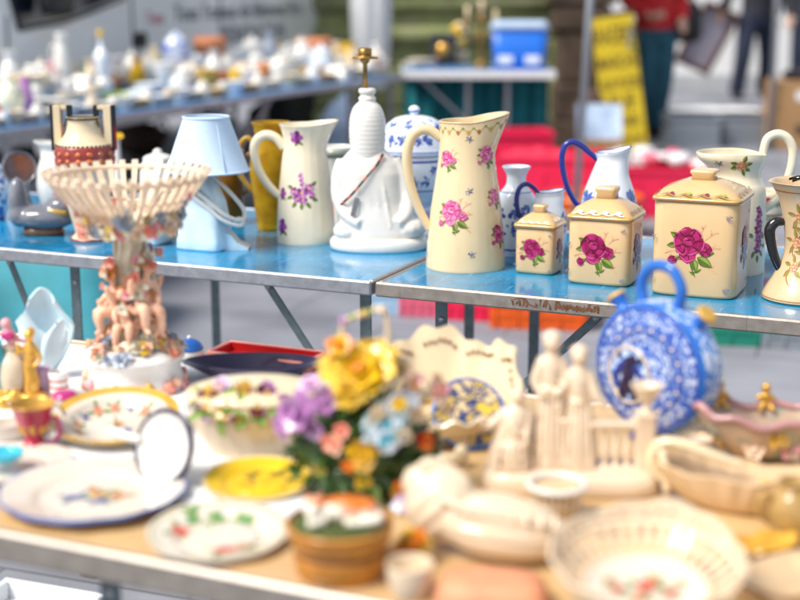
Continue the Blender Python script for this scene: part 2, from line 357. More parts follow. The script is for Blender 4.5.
def motif(mb, mp, s, seed=0, pal=('rose_dark', 'rose_mid', 'rose_lite', 'rose_pale')):
    """rose spray: open rose, side bloom, bud, leaves; s = half height"""
    for a, x, y, l in ((2.4, -.35, .35, .4), (.6, .45, .3, .55), (.25, .5, -.05, .5), (3.4, -.5, -.1, .42), (-.5, .35, -.5, .6), (1.1, .3, .5, .4)):
        stroke(mb, mp, [(x*s, y*s), ((x + l*.5*cos(a))*s, (y + l*.55*sin(a) + .06)*s), ((x + l*cos(a))*s, (y + l*sin(a))*s)], s*.06, 'sprig', 0)
        stroke(mb, mp, [((x + l*.5*cos(a))*s, (y + l*.5*sin(a))*s), ((x + l*.75*cos(a + .5))*s, (y + l*.8*sin(a + .5))*s)], s*.07, 'sprig', 0)
    stroke(mb, mp, [(-.05*s, -.2*s), (.02*s, -.6*s), (.18*s, -.98*s)], s*.05, 'leafd', 1)
    stroke(mb, mp, [(-.45*s, -.4*s), (-.1*s, -.42*s), (.08*s, -.7*s)], s*.04, 'leafd', 1)
    pleaf(mb, mp, .22*s, -.28*s, .62*s, .17*s, -.55, 1); pleaf(mb, mp, .30*s, -.16*s, .5*s, .14*s, .12, 1); pleaf(mb, mp, .05*s, -.32*s, .5*s, .14*s, -1.25, 2)
    pleaf(mb, mp, -.42*s, .35*s, .36*s, .1*s, 2.6, 1); pleaf(mb, mp, -.48*s, .12*s, .36*s, .1*s, 3.3, 1); pleaf(mb, mp, .12*s, -.82*s, .3*s, .06*s, .5, 1); pleaf(mb, mp, .16*s, -.9*s, .22*s, .05*s, 2.6, 1)
    prose(mb, mp, .46*s, .0*s, .27*s, seed + 5, pal, 2)
    blob(mb, mp, ell(-.10*s, -.26*s, .30*s, .24*s, .2, 14, .25, seed), pal[1], 3); blob(mb, mp, ell(-.04*s, -.34*s, .2*s, .11*s, .3, 12, .25, seed + 1), pal[2], 4); stroke(mb, mp, [(-.36*s, -.26*s), (-.14*s, -.46*s), (.14*s, -.34*s)], s*.05, pal[3], 5); stroke(mb, mp, [(-.2*s, -.12*s), (-.08*s, -.24*s), (-.06*s, -.4*s)], s*.04, pal[0], 5)
    prose(mb, mp, -.10*s, .22*s, .55*s, seed, pal, 6)
    prose(mb, mp, -.62*s, -.42*s, .17*s, seed + 3, pal, 3); pleaf(mb, mp, -.55*s, -.38*s, .2*s, .06*s, .5, 4)
def posy(mb, mp, s, seed=0):
    """tiny slate-blue scatter sprig"""
    rr = random.Random(seed)
    for i in range(5):
        a = i*1.25 + seed; stroke(mb, mp, [(0, 0), (.45*s*cos(a), .4*s*sin(a) + .1*s), (s*.9*cos(a), s*.75*sin(a))], s*.2, 'slate', 0)
    for i in range(4): blob(mb, mp, ell((rr.random() - .5)*s*1.3, (rr.random() - .5)*s*1.1, s*.17, s*.12, i), ('slate', 'ink_mid', 'leafd', 'violet_dark')[i], 1)
def violets(mb, mp, s, seed=0):
    for x, y, r in ((0, 0, .3), (-.45, .05, .24), (.35, .22, .26), (.05, -.38, .22), (-.28, -.32, .2), (.5, -.15, .18)):
        for i in range(5):
            a = i*1.2566 + x*3; blob(mb, mp, ell((x + .55*r*cos(a))*s, (y + .55*r*sin(a))*s, r*.5*s, r*.4*s, a, 10), ('violet_mid', 'violet_lite', 'violet_dark')[i % 3], 3)
        blob(mb, mp, ell(x*s, y*s, r*.24*s, r*.24*s), 'yolk', 5)
    for i in range(6): blob(mb, mp, ell((-.04 + .07*(i % 2) - .02*i)*s, (.4 + .11*i)*s, .1*s, .08*s), ('violet_mid', 'violet_lite')[i % 2], 3)
    for a, x, y in ((-.4, .5, -.3), (-1.1, .25, -.5), (-2.2, -.3, -.5), (2.8, -.5, .2), (.6, .5, .35), (-1.7, 0, -.55), (3.6, -.5, -.2)):
        pleaf(mb, mp, x*s, y*s, .36*s, .1*s, a, 0)
# ---------------------------------------------------------------- round ware with a spout
class Surf:
    def __init__(s, prof, az=0, out=0, up=0, back=0, z0=.7, pw=2.2, pinch=0, fl=0, nf=0, sub=5):
        s.p = cr(prof, sub); s.H = prof[-1][1]; s.az = az; s.out = out; s.up = up; s.back = back; s.z0 = z0*s.H; s.pw = pw; s.pinch = pinch; s.fl = fl; s.nf = nf
    def rz(s, t):
        x = max(0, min(t, 1))*(len(s.p) - 1); i = min(int(x), len(s.p) - 2); f = x - i
        return s.p[i][0] + (s.p[i+1][0] - s.p[i][0])*f, s.p[i][1] + (s.p[i+1][1] - s.p[i][1])*f
    def tz(s, z):
        for i in range(len(s.p) - 1):
            if s.p[i][1] <= z <= s.p[i+1][1] and s.p[i+1][1] > s.p[i][1]: return (i + (z - s.p[i][1])/(s.p[i+1][1] - s.p[i][1]))/(len(s.p) - 1)
        return 1.0
    def pt(s, th, t, off=0):
        r, z = s.rz(t); k = max(0, min(1, (z - s.z0)/(s.H - s.z0 + 1e-9))); k = k*k*(3 - 2*k)
        c = cos(th - s.az); w = max(0, c)**s.pw; wb = max(0, -c)**2; side = 1 - c*c
        r = r*(1 + s.fl*cos(s.nf*th)*min(1, z/s.H*6)) * (1 + k*(s.out*w - s.pinch*side)) + off
        return V((r*cos(th), r*sin(th), z + k*(s.up*w + s.back*wb)))
    def mesh(s, mb, m, n=56, nv=None, wall=.004, inside=None, bands=()):
        nv = nv or len(s.p) - 1
        lev = [i/nv for i in range(nv + 1)]
        def mat_at(t):
            z = s.rz(t)[1]/s.H
            for a, b, q in bands:
                if a <= z <= b: return q
            return m
        for j in range(nv):
            vs = [s.pt(2*pi*i/n, lev[j + q]) for q in (0, 1) for i in range(n)]
            mb.add(vs, [(i, (i+1) % n, n + (i+1) % n, n + i) for i in range(n)], mat_at((lev[j] + lev[j+1])/2))
        mb.add([s.pt(2*pi*i/n, 0) for i in range(n)], [tuple(range(n))[::-1]], m, False)
        ins = inside or m; k0 = max(1, nv//5)
        mb.add([s.pt(2*pi*i/n, 1, o) for o in (0, -wall) for i in range(n)], [(i, (i+1) % n, n + (i+1) % n, n + i) for i in range(n)], ins)
        L2 = lev[k0:][::-1]
        vs = [s.pt(2*pi*i/n, t, -wall) for t in L2 for i in range(n)]
        mb.add(vs, [(j*n + i, j*n + (i+1) % n, (j+1)*n + (i+1) % n, (j+1)*n + i) for j in range(len(L2)-1) for i in range(n)] + [tuple((len(L2)-1)*n + i for i in range(n))], ins)
    def map(s, th0, z0):
        r0 = s.rz(s.tz(z0))[0]
        return lambda x, y, off: s.pt(th0 + x/r0, s.tz(max(0, min(s.H*.9999, z0 + y))), off)
    def ring(s, mb, t, rad, m, n=64, wall=0):
        path = [s.pt(2*pi*i/n, t, -wall/2) for i in range(n + 1)]; mb.tube(path, rad, m, 6)
def weld(mb):                                              # merge the rows that share places so smooth shading runs on
    key = {}; mp = []; vs = []
    for v in mb.v:
        k = (round(v[0], 5), round(v[1], 5), round(v[2], 5))
        if k not in key: key[k] = len(vs); vs.append(v)
        mp.append(key[k])
    fs = []; ms = []; sm = []
    for f, m, s in zip(mb.f, mb.m, mb.sm):
        g = []
        for i in f:
            j = mp[i]
            if not g or g[-1] != j: g.append(j)
        if len(g) > 2 and g[0] == g[-1]: g.pop()
        if len(set(g)) >= 3: fs.append(tuple(g)); ms.append(m); sm.append(s)
    mb.v, mb.f, mb.m, mb.sm = vs, fs, ms, sm; return mb
def flower(mb, c, nrm, r, mats, layers=3, n=6, seed=0, cup=.5, core=None):
    """modelled ceramic bloom facing nrm: thin waved petals, outer ones open, inner ones closing"""
    rr = random.Random(seed); N = V(nrm).normalized(); A = N.orthogonal().normalized(); B = N.cross(A); c = V(c); g = 7 if layers > 2 else 5
    for L in range(layers):
        q = 1 - .8*L/layers; tilt = .15 + cup*(1.5*L/max(1, layers - 1)); m_ = max(3, n - (L + 1)//2)
        for i in range(m_):
            a = 2*pi*i/m_ + L*.7 + rr.uniform(-.25, .25); rl = r*q*(.75 + .45*rr.random()); wd = rl*rr.uniform(.48, .68); tl = tilt + rr.uniform(-.2, .2); ph = rr.random()*6
            d = A*cos(a) + B*sin(a); sd = N.cross(d)
            def fn(u, v, rl=rl, wd=wd, d=d, sd=sd, tl=tl, ph=ph, L=L):
                x = (u - .5)*2; ln = rl*(1 - .18*x*x*v + .05*sin(4*x + ph)*v); w = wd*sin(pi*(.10 + .80*v**.8))*x
                o_ = ln*v*cos(tl*v); h = ln*v*sin(tl*v) - rl*.30*max(0, v - .72)**1.2 + rl*(.10*x*x*v + .06*sin(6*x + ph)*v*v)
                return c + d*o_ + sd*w + N*(h + (L/layers)*r*.10)
            mb.sheet(fn, g, g, r*.018, mats[(i + L) % len(mats)])
    if core: 
        for i in range(5): mb.ball(c + N*r*.2 + A*r*.09*cos(i*1.3) + B*r*.09*sin(i*1.3), r*.09, core, 7, 5)
def leaf3(mb, c, d, nrm, l, w, m):
    D = V(d).normalized(); N = V(nrm); N = (N - D*N.dot(D)); N = N.normalized() if N.length > 1e-6 else D.orthogonal(); S = D.cross(N); c = V(c)
    mb.sheet(lambda u, v: c + D*l*v + S*w*(u - .5)*2*sin(pi*(.05 + .93*v)) + N*(l*.25*v*v*-1 + .3*w*abs(u - .5)*2), 4, 5, l*.03, m)
# ---------------------------------------------------------------- stall tables
E0, E1 = at(0, 248), at(800, 321)
TR = atan2(E1.y - E0.y, E1.x - E0.x)
TX = V((cos(TR), sin(TR), 0)); TY = V((-sin(TR), cos(TR), 0))
def on_line(P0, d, px):                                    # point of the line P0 + d*s that shows at column px
    k = (px - 400)/F/cos(PITCH)                            # x / (depth) with height folded in below
    lo, hi = -6, 12
    def col(s):
        p = P0 + d*s; q = p - V((0, 0, CZ)); return 400 + F*q.x/q.dot(FW)
    for _ in range(60):
        mid = (lo + hi)/2
        if col(mid) < px: lo = mid
        else: hi = mid
    return lo
def table(name, label, P0, ang, L, D, legs, braces, top, rail, group=None, legm='leg_steel', rh=.027, cat='trestle table', back_legs=True):
    t = thing(name, label, cat, (P0.x, P0.y, 0), ang, group)
    m = MB(); m.box((L/2, D/2, TZ - .009), (L - .012, D - .012, .018), top, b=.001); m.build('tabletop', t)
    m = MB()
    for y in (0, D): m.box((L/2, y, TZ - rh/2 + .0015), (L, .012, rh), rail, b=.003)
    for x in (.006, L - .006): m.box((x, D/2, TZ - rh/2 + .001), (.012, D - .012, rh), rail, b=.003)
    m.build('edge_frame', t)
    for x in legs:
        for y in ((.05, D - .06) if back_legs else (.05,)):
            m = MB(); h = TZ - .02
            m.box((x, y, h/2), (.022, .004, h), legm, b=.001); m.box((x - .011, y + .011, h/2), (.004, .024, h), legm, b=.001)
            for z in (h - .05, h*.45): m.tube([(x, y - .004, z), (x, y + .001, z)], .006, 'aluminium', 8)
            l = m.build('leg', t)
            f = MB(); f.box((x - .002, y + .010, .012), (.042, .042, .024), 'black_glaze', b=.004); f.build('rubber_foot', l)
        m = MB(); m.box((x, D/2, .22), (.022, D - .13, .022), legm, b=.002); m.build('crossbar', t)
    for x0, x1, y in braces:                               # x0 under the top, x1 on the leg
        m = MB(); a = V((x0, y, TZ - .03)); b_ = V((x1, y, TZ - .33)); d = b_ - a; an = atan2(-d.z, d.x)
        m.box((a + b_)/2, (d.length, .004, .016), legm, ry=an, b=.001)
        for q in (.04, .62, .97): p = a + d*q; m.tube([p + V((0, -.006, 0)), p + V((0, .003, 0))], .006, 'aluminium', 8)
        m.build('brace', t)
    return t
DT = .66
sj = on_line(E0, TX, 374)                                  # where the two blue tables meet
SL = lambda px: on_line(E0 + TY*.05, TX, px)
LL = 2.0
lt0 = E0 + TX*(sj - LL)
table('folding_table', 'blue topped folding table left of the joint, under the white lamp and floral jugs', lt0, TR, LL - .004, DT,
      [SL(74) - (sj - LL), SL(366) - (sj - LL)], [(SL(262) - (sj - LL), SL(366) - (sj - LL), .06), (SL(4) - (sj - LL), SL(74) - (sj - LL) - .35 + .3, .06)], 'table_blue', 'aluminium', 'blue market tables')
rt0 = E0 + TX*(sj + .004)
RT = table('folding_table', 'blue topped folding table right of the joint, under the square rose canisters', rt0, TR, 2.0, DT,
      [SL(440) - sj, SL(1000) - sj], [(SL(600) - sj, SL(447) - sj, .06)], 'table_blue', 'aluminium_warm', 'blue market tables')
# worn maker's lettering on the right rail: flaking brown marks
m = MB(); rr = random.Random(3)
x0, x1 = on_line(E0, TX, 512) - sj, on_line(E0, TX, 596) - sj
mp = lambda x, y, off: V((x, -.0062 - off, TZ - .011 + y))
for i in range(26):
    t = i/25; x = x0 + (x1 - x0)*t
    if t < .2 or .27 < t < .46 or t > .5:
        stroke(m, mp, [(x + rr.uniform(-.003, .003), rr.uniform(-.007, .007)) for _ in range(4)], .0032, 'rust', i % 4)
        if t > .5: blob(m, mp, ell(x, rr.uniform(-.004, .004), .004, .003, rr.random()*3, 8, .5, i), 'rust', 5)
stroke(m, mp, [(x0, .004), (x0 + .02, .008), (x0 + .03, -.002), (x0 + .045, -.006)], .003, 'rust', 1)
m.build('worn_lettering', RT)
# near table
N0, N1 = at(0, 531), at(200, 571)
NTR = TR
nd = TX
nt0 = N0 - nd*.55
NLn = lambda px: on_line(N0 + TY*.05, TX, px) + .55
q0 = at(112, 345) - N0; NDP = q0.dot(TY)
table('near_table', 'pale topped market table in the foreground crowded with china', nt0, TR, 2.1, NDP, [NLn(-60), NLn(108), 1.95], [], 'table_beige', 'aluminium_warm', None, rh=.032)

# ---------------------------------------------------------------- ware on the blue tables
def handle(parent, path, rad, m, flat=1, n=12, ref=(0, 1, 0), name='handle', sub=7):
    b = MB(); b.tube(cr(path, sub), rad, m, n, flat, ref=ref); return b.build(name, parent)
def px_path(P, k, pts, y=0):
    """photo pixels -> local x,z in the upright plane through P"""
    return [((x - 400)/F*0 + (atY(x, yy, P.y + y) - P).x, y, (atY(x, yy, P.y + y) - P).z) for x, yy in pts]
def jug(name, label, cat, px, pyb, rpx, prof_px, spout, hpath, hr, m, inside=None, hm=None, group=None, fl=0, nf=0, dec=None, bands=(), wall=.004, rz=0, hflat=1, z=TZ, sub=5, hy=0):
    """prof_px: [(half width px, photo y)], bottom first"""
    P = base(px, pyb, rpx, z); k = K(P); t = thing(name, label, cat, P, 0, group)
    pr = [(r*k, max(0, H(P, y)) if i else 0) for i, (r, y) in enumerate(prof_px)]
    S = Surf(pr, fl=fl, nf=nf, sub=sub, **spout); b = MB(); S.mesh(b, m, inside=inside, wall=wall, bands=bands)
    weld(b)
    if dec: dec(b, S, k)
    b.build('body', t)
    if hpath: handle(t, px_path(P, k, hpath, hy), hr*k if not hasattr(hr, '__len__') else [q*k for q in hr], hm or m, hflat)
    return t, S, k, P
FR = -pi/2                                                 # theta that faces the camera
def garland(b, S, k, z, n=9, span=pi):
    """gilt swags under a rim"""
    H_ = S.H
    for i in range(n):
        th = FR - span/2 + span*i/(n - 1); mp = S.map(th, z)
        w = S.rz(S.tz(z))[0]*span/(n - 1)
        stroke(b, mp, [(-w/2, .0*k), (-w/4, -3.2*k), (0, -4.2*k), (w/4, -3.2*k), (w/2, 0)], 1.0*k, 'gilt_lite', 1)
        blob(b, mp, [(-2*k, -5*k), (0, -2.5*k), (2*k, -5*k), (0, -8*k)], ('gilt_lite', 'gilt')[i % 2], 1)
        blob(b, mp, ell(w/2, -1*k, 1.3*k, 1.1*k), 'leafl', 2)
def rimline(b, S, z, w, m, n=40, lay=1):
    vs = []
    for i in range(n + 1):
        th = 2*pi*i/n
        for dz in (-w/2, w/2): vs.append(S.pt(th, S.tz(z + dz), OFF + STEP*lay))
    b.add(vs, [(2*i, 2*i + 2, 2*i + 3, 2*i + 1) for i in range(n)], m)

# tall rose pitcher
def d1(b, S, k):
    h = lambda py: S.H*(272 - py)/(272 - 122)
    for th, py, s, sd in ((-.42, 214, 20, 1), (-.75, 160, 13, 2), (.72, 156, 13.5, 3), (.95, 198, 13, 4), (1.0, 236, 15, 5)):
        motif(b, S.map(FR + th, h(py)), s*k, sd, ('rose_mid', 'rose_lite', 'rose_pale', 'rose_pale') if sd < 5 else ('rose_dark', 'rose_mid', 'rose_lite', 'rose_pale'))
    for th, py, sd in ((.05, 139, 1), (.05, 190, 2), (.12, 253, 3), (2.2, 170, 1), (3.3, 220, 2)): posy(b, S.map(FR + th, h(py)), 5*k, sd)
    garland(b, S, k, h(127), 9, 3.0)
    vs = []
    for i in range(61):
        th = 2*pi*i/60
        for dt in (.962, .974): vs.append(S.pt(th, dt, OFF))
    b.add(vs, [(2*i, 2*i + 2, 2*i + 3, 2*i + 1) for i in range(60)], 'gilt')
jug('rose_pitcher', 'tall cream pitcher painted with pink roses, the tallest jug on the tables', 'pitcher', 465.5, 274, 39.5,
    [(37, 272), (39.5, 268), (39.3, 258), (37.6, 235), (35, 210), (31.5, 185), (28.6, 165), (27, 148), (26.5, 136), (26.8, 126), (27.5, 120)],
    dict(az=.05, out=.52, up=.015, back=-.001, z0=.74, pw=1.6), [(441, 138), (431, 131), (421, 130), (412, 137), (407.5, 151), (407.5, 168), (411, 187), (417, 204), (424, 219), (430, 229)],
    [4.6, 5.2, 5.0, 4.4, 4.2], 'cream', fl=.006, nf=24, dec=d1, hflat=.8)
# floral pitcher with violets
def d2(b, S, k):
    h = lambda py: S.H*(244 - py)/(244 - 128)
    violets(b, S.map(FR - .05, h(192)), 19*k, 1)
    for th, py, s, sd in ((-.32, 139, 7, 2), (-.95, 194, 6, 3), (-.9, 226, 8, 4)):
        mp = S.map(FR + th, h(py)); s *= k
        for i in range(5):
            a = i*1.2566; blob(b, mp, ell(.5*s*cos(a), .5*s*sin(a), s*.5, s*.4, a, 10), ('violet_mid', 'violet_dark', 'violet_lite')[i % 3], 2)
        blob(b, mp, ell(0, 0, .2*s, .2*s), 'violet_dark', 3); pleaf(b, mp, .4*s, -.6*s, .8*s, .2*s, -.7, 0); pleaf(b, mp, 0, -.6*s, .7*s, .2*s, -1.8, 0)
jug('floral_pitcher', 'cream pitcher painted with a bunch of purple violets beside the white lamp', 'pitcher', 306, 246, 29,
    [(27.5, 244), (29, 241), (29, 232), (27.5, 205), (25, 180), (22.5, 160), (21, 148), (21, 138), (23, 129), (25, 124)],
    dict(az=.02, out=.36, up=.008, back=.0, z0=.76, pw=1.5), [(284, 148), (276, 138), (266, 135), (257, 140), (254, 151), (258, 168), (266, 182), (276, 193), (281, 196)],
    [4.5, 4.8, 4.4, 4, 3.8], 'pitcher_cream', fl=.012, nf=20, dec=d2, hflat=.8)
# white pitcher with purple sprays behind the largest canister
def d3(b, S, k):
    h = lambda py: S.H*(274 - py)/(274 - 150)
    for q in range(9): 
        mp = S.map(FR + .62 + .06*(q % 2), h(206 + q*5)); s = 5*k*(1 if q < 6 else .7)*(0.7 + .08*q)
        for i in range(5):
            a = i*1.2566 + q; blob(b, mp, ell(.6*s*cos(a), .6*s*sin(a), s*.5, s*.4, a, 9), ('violet_mid', 'violet_dark', 'rose_dark')[(i + q) % 3], 2 + q % 3)
        blob(b, mp, ell(0, 0, .2*s, .2*s), 'sprig', 6)
    mp = S.map(FR + .62, h(240))
    for a, x, y in ((-1, 4, -8), (-2, -4, -8), (.5, 6, 4), (2.6, -6, 6), (-1.5, 0, -12), (-.3, 7, -3)): pleaf(b, mp, x*k, y*k, 8*k, 2*k, a, 0)
    mp = S.map(FR - .05, h(162)); prose(b, mp, 0, 0, 5.5*k, 4, ('brick', 'peach_ink', 'sprig', 'cream_ink'), 3)
    for a in (2.8, 3.4, .3, -.5, -1.2, 1.2): pleaf(b, mp, 4*k*cos(a), 4*k*sin(a), 7*k, 2*k, a, 0)
    posy(b, S.map(FR - .8, h(160)), 5*k, 2)
jug('ewer', 'cream ewer with a wide low spout and arched handle behind the largest canister', 'ewer', 731, 277, 32,
    [(30, 276), (32, 272), (32, 262), (31.5, 235), (30.5, 205), (29, 188), (26, 181), (24, 175), (25, 167), (28, 158), (28, 151)],
    dict(az=pi, out=.42, up=-.002, back=-.006, z0=.80, pw=1.6), [(757, 168), (762, 160), (764, 148), (768, 138), (778, 134), (788, 139), (793, 152), (790, 172), (780, 195), (766, 208), (761, 212)],
    [3.6, 4.2, 4.6, 4.4, 4], 'pitcher_cream', fl=.005, nf=20, dec=d3, hflat=.8)
# blue handled jugs
def bluejug(lab, px, pyb, r, prof, hp, sp, hr):
    def dd(b, S, k):
        rr = random.Random(px); z = S.H*.60
        for th in (-1.15, .85, 2.2, 3.6):
            mp = S.map(FR + th, z)
            for i in range(12):
                a = rr.random()*6.3; d = rr.random()*11*k; blob(b, mp, ell(d*cos(a), d*sin(a)*.9 - 2*k, rr.uniform(1.6, 3.8)*k, rr.uniform(1.2, 2.6)*k, a, 9, .4, i), ('ink_blue', 'ink_mid')[i % 2], i % 5)
            for i in range(6): pleaf(b, mp, 0, -4*k, 12*k, 2.4*k, rr.random()*6.3, i % 3, 'ink_blue', 'ink_mid')
        rimline(b, S, S.H*.44, .8*k, 'ink_blue')
    t, S, k, P = jug('blue_handled_jug', lab, 'jug', px, pyb, r, prof, sp, hp, hr, 'blue_white', hm='cobalt', dec=dd, group='white jugs with cobalt handles')
    b = MB(); S.ring(b, .995, .9*k, 'cobalt', wall=.004); b.build('rim_band', t)
bluejug('larger white jug with a cobalt blue handle behind the middle canister', 607, 262, 27, [(20, 260), (22, 256), (27, 235), (28.5, 215), (26, 196), (19, 176), (14.5, 164), (13.5, 158), (15, 152)],
        [(598, 160), (590, 153), (582, 146), (573, 142), (565, 146), (562, 158), (564, 175), (569, 191), (576, 203), (583, 207)], dict(az=0, out=.42, up=.011, back=-.002, z0=.76, pw=1.8), [2.6, 3.0, 3.2, 2.8, 2.6])
bluejug('smaller white jug with a cobalt blue handle behind the smallest canister', 546, 262, 19, [(15, 260), (16, 257), (19, 240), (20, 226), (18, 212), (13.5, 201), (11.5, 196), (12, 192)],
        [(539, 195), (534, 188), (526, 184), (519, 189), (516.5, 201), (519, 214), (526, 222), (531, 224)], dict(az=0, out=.5, up=.006, back=-.001, z0=.76, pw=1.8), [2.0, 2.4, 2.5, 2.3, 2.1])
# blue and white jar between pitcher and canister
def d4(b, S, k):
    rr = random.Random(4)
    for th in (-1.0, -.2, .6, 1.3, 2.4, 3.6):
        for py in (.30, .52):
            mp = S.map(FR + th, S.H*py)
            for i in range(11):
                a = rr.random()*6.3; d = rr.random()*8*k; blob(b, mp, ell(d*cos(a), d*sin(a), rr.uniform(1.5, 3.4)*k, rr.uniform(1.2, 2.4)*k, a, 9, .4, i), ('ink_blue', 'ink_mid')[i % 2], i % 5)
    rimline(b, S, S.H*.72, .8*k, 'ink_mid'); rimline(b, S, S.H*.08, 1.6*k, 'ink_blue')
jug('porcelain_jar', 'blue and white porcelain jar with a narrow neck beside the tall rose pitcher', 'jar', 515, 258, 19, [(15, 257), (16, 253), (18.5, 240), (20.5, 220), (20.5, 205), (18, 195), (11, 186), (9.5, 180), (10, 174), (13.5, 168), (14, 166)], {}, None, 0, 'blue_white', dec=d4)

# canisters
def canister(label, pxl, pxr, pyb, ytop, yeave, ydome, yk0, yk1, wk, seed, ms, depth_px=None):
    """pxl..pxr: front face at its foot"""
    A = at(pxl, pyb[0]); 
    s = on_line(A, TX, pxr); W = s
    D_ = W*.97
    C_ = A + TX*W/2 + TY*D_/2; C_.z = TZ; t = thing('rose_canister', label, 'canister', C_, TR, 'square rose canisters')
    h = lambda y: H(A + TX*W/2, y)
    a, d = W/2, D_/2; k = K(A); zt = h(ytop); b = MB()
    b.loft([(a - 2.5*k, d - 2.5*k, 0, 6), (a - .6*k, d - .6*k, 1.6*k, 6.5), (a, d, 4*k, 6.5), (a, d, zt*.5, 6.5), (a, d, zt - 2*k, 6.5), (a - .6*k, d - .6*k, zt, 6.5)], 'canister_cream', 96)
    f = lambda x, y, off: V((x, -d - off, y)); zc = zt*.52
    motif(b, lambda x, y, off: f(x - .02*W, zc + y, off), ms*k, seed, ('wine_dark', 'wine_mid', 'wine_lite', 'rose_lite'))
    g = lambda x, y, off: V((a + off, x, y))
    motif(b, lambda x, y, off: g(x*.8, zc + y, off), ms*k*.95, seed + 20, ('wine_dark', 'wine_mid', 'wine_lite', 'rose_lite'))
    g2 = lambda x, y, off: V((-a - off, -x, y)); motif(b, lambda x, y, off: g2(x, zc + y, off), ms*k, seed + 40, ('wine_dark', 'wine_mid', 'wine_lite', 'rose_lite'))
    for x, y in ((.40, .86), (.40, .10), (-.46, .62), (-.47, .2)): posy(b, lambda u, v, off, x=x, y=y: f(x*W + u, zt*y + v, off), 4.2*k*W/(83*k), seed + int(x*9))
    for x, y in ((.2, .86), (.2, .12)): posy(b, lambda u, v, off, x=x, y=y: g(x*D_ + u, zt*y + v, off), 4*k*W/(83*k), seed)
    b.build('body', t)
    l = MB(); zd = h(ydome); ze = zt + .0008; e = 1.5*k
    l.loft([(a*.9, d*.9, ze, 9), (a + e, d + e, ze, 9), (a + 1.3*e, d + 1.3*e, ze + 1.4*k, 8), (a + e, d + e, ze + 3.2*k, 8), (a*.98, d*.98, ze + 4.4*k, 7), (a*.86, d*.86, ze + (zd - ze)*.55, 5), (a*.62, d*.62, ze + (zd - ze)*.82, 4), (a*.40, d*.40, zd, 4), (a*.36, d*.36, zd + .1*k, 4)], 'lid_cream', 96)
    l.loft([(a + 1.36*e, d + 1.36*e, ze + .9*k, 8), (a + 1.40*e, d + 1.40*e, ze + 1.5*k, 8), (a + 1.36*e, d + 1.36*e, ze + 2.1*k, 8)], 'gilt', 96, cap=False)
    l.loft([(a + 1.05*e, d + 1.05*e, ze + 3.3*k, 8), (a*.985, d*.985, ze + 4.6*k, 7)], 'gilt_lite', 96, cap=False)
    # gilt wave along the slope of the lid
    rise = (zd - ze)*.55 - 4.4*k; run = .12*a; SLn = sqrt(rise*rise + run*run)
    for side in range(4):
        ca, sa = cos(side*pi/2), sin(side*pi/2)
        def lm(x, y, off, ca=ca, sa=sa):
            q = max(0, min(1, y/SLn)); aa = a*(.98 - .12*q); n1, n2 = rise/SLn, run/SLn
            p = (x, -(aa + (off + .0006)*n1), ze + 4.4*k + rise*q + (off + .0006)*n2)
            return V((p[0]*ca - p[1]*sa, p[0]*sa + p[1]*ca, p[2]))
        for i in range(4):
            x = (-.60 + .40*i)*a; w_ = .2*a
            stroke(l, lm, [(x - w_, .15*SLn), (x - w_*.5, .42*SLn), (x, .30*SLn), (x + w_*.5, .12*SLn), (x + w_, .22*SLn)], 1.8*k, 'gilt', 5)
            stroke(l, lm, [(x - w_*.5, .42*SLn), (x - w_*.1, .75*SLn), (x + w_*.3, .6*SLn)], 1.0*k, 'gilt_lite', 5)
            blob(l, lm, ell(x + w_*.3, .55*SLn, w_*.26, .2*SLn, .3), ('rose_dark', 'leafl')[i % 2], 6); blob(l, lm, ell(x - w_*.2, .45*SLn, w_*.2, .14*SLn, .3), 'gilt', 6)
    l_ = l.build('lid', t)
    kb = MB(); w = wk*k/2; z0 = zd - .5*k; z1 = h(yk1)
    kb.loft([(w*.9, w*.9, z0, 6), (w*.86, w*.86, z0 + (z1 - z0)*.45, 6), (w, w, z0 + (z1 - z0)*.7, 6), (w*.98, w*.98, z1 - .5*k, 6), (w*.8, w*.8, z1, 5)], 'lid_cream', 48); kb.build('knob', l_)
canister('largest square cream canister with a dark red rose, nearest the right end', 648, 734, (294, 0), 203, 197, 184, 183, 174, 26, 1, 29)
canister('middle sized square cream canister with a dark red rose, between the other two', 565, 628, (283, 0), 221, 213, 202, 197, 190, 22, 2, 25)
canister('smallest square cream canister with a dark red rose, next to the tall pitcher', 513.5, 553, (273, 0), 229, 224, 215, 213, 207, 13, 3, 17)

# white figure lamp
P = base(379, 257, 48); k = K(P); h = lambda y: H(P, y)
LMP = thing('figure_lamp', 'white ceramic lamp base shaped as a seated monk seen from behind', 'lamp', P, 0)
b = MB()
b.loft([(47*k, 33*k, 0, 2.2), (49*k, 34*k, 2*k, 2.2), (49*k, 34*k, 8*k, 2.2), (47*k, 32*k, 11*k, 2.2), (44*k, 30*k, 13*k, 2.2)], 'buddha_white', 64); b.build('plinth', LMP)
b = MB(); mm = 'buddha_white'
b.loft([(40*k, 26*k, 8*k, 2.3), (40*k, 27*k, 16*k, 2.3), (36*k, 25*k, 30*k, 2.3, -3*k, 0), (33*k, 22*k, 46*k, 2.4, -6*k, 0), (32*k, 21*k, 64*k, 2.4, -8*k, 0), (33*k, 20*k, 76*k, 2.4, -9*k, 0), (30*k, 18*k, 85*k, 2.3, -10*k, 0), (23*k, 15*k, 93*k, 2.2, -10*k, 0), (15*k, 12*k, 101*k, 2, -11*k, 0), (12*k, 11*k, 112*k, 2, -11*k, 0)], mm, 64)
b.ball((-32*k, -4*k, 18*k), (14*k, 20*k, 10*k), mm); b.ball((30*k, -4*k, 22*k), (18*k, 22*k, 13*k), mm)
for s in (-1, 1):
    b.tube(cr([(s*24*k - 10*k, 0, 88*k), (s*30*k - 8*k, -3*k, 72*k), (s*33*k - 5*k, -6*k, 52*k), (s*29*k - 2*k, -15*k, 36*k), (s*18*k, -23*k, 28*k)], 4), [8*k, 9*k, 9*k, 7*k, 5*k], mm, 14)
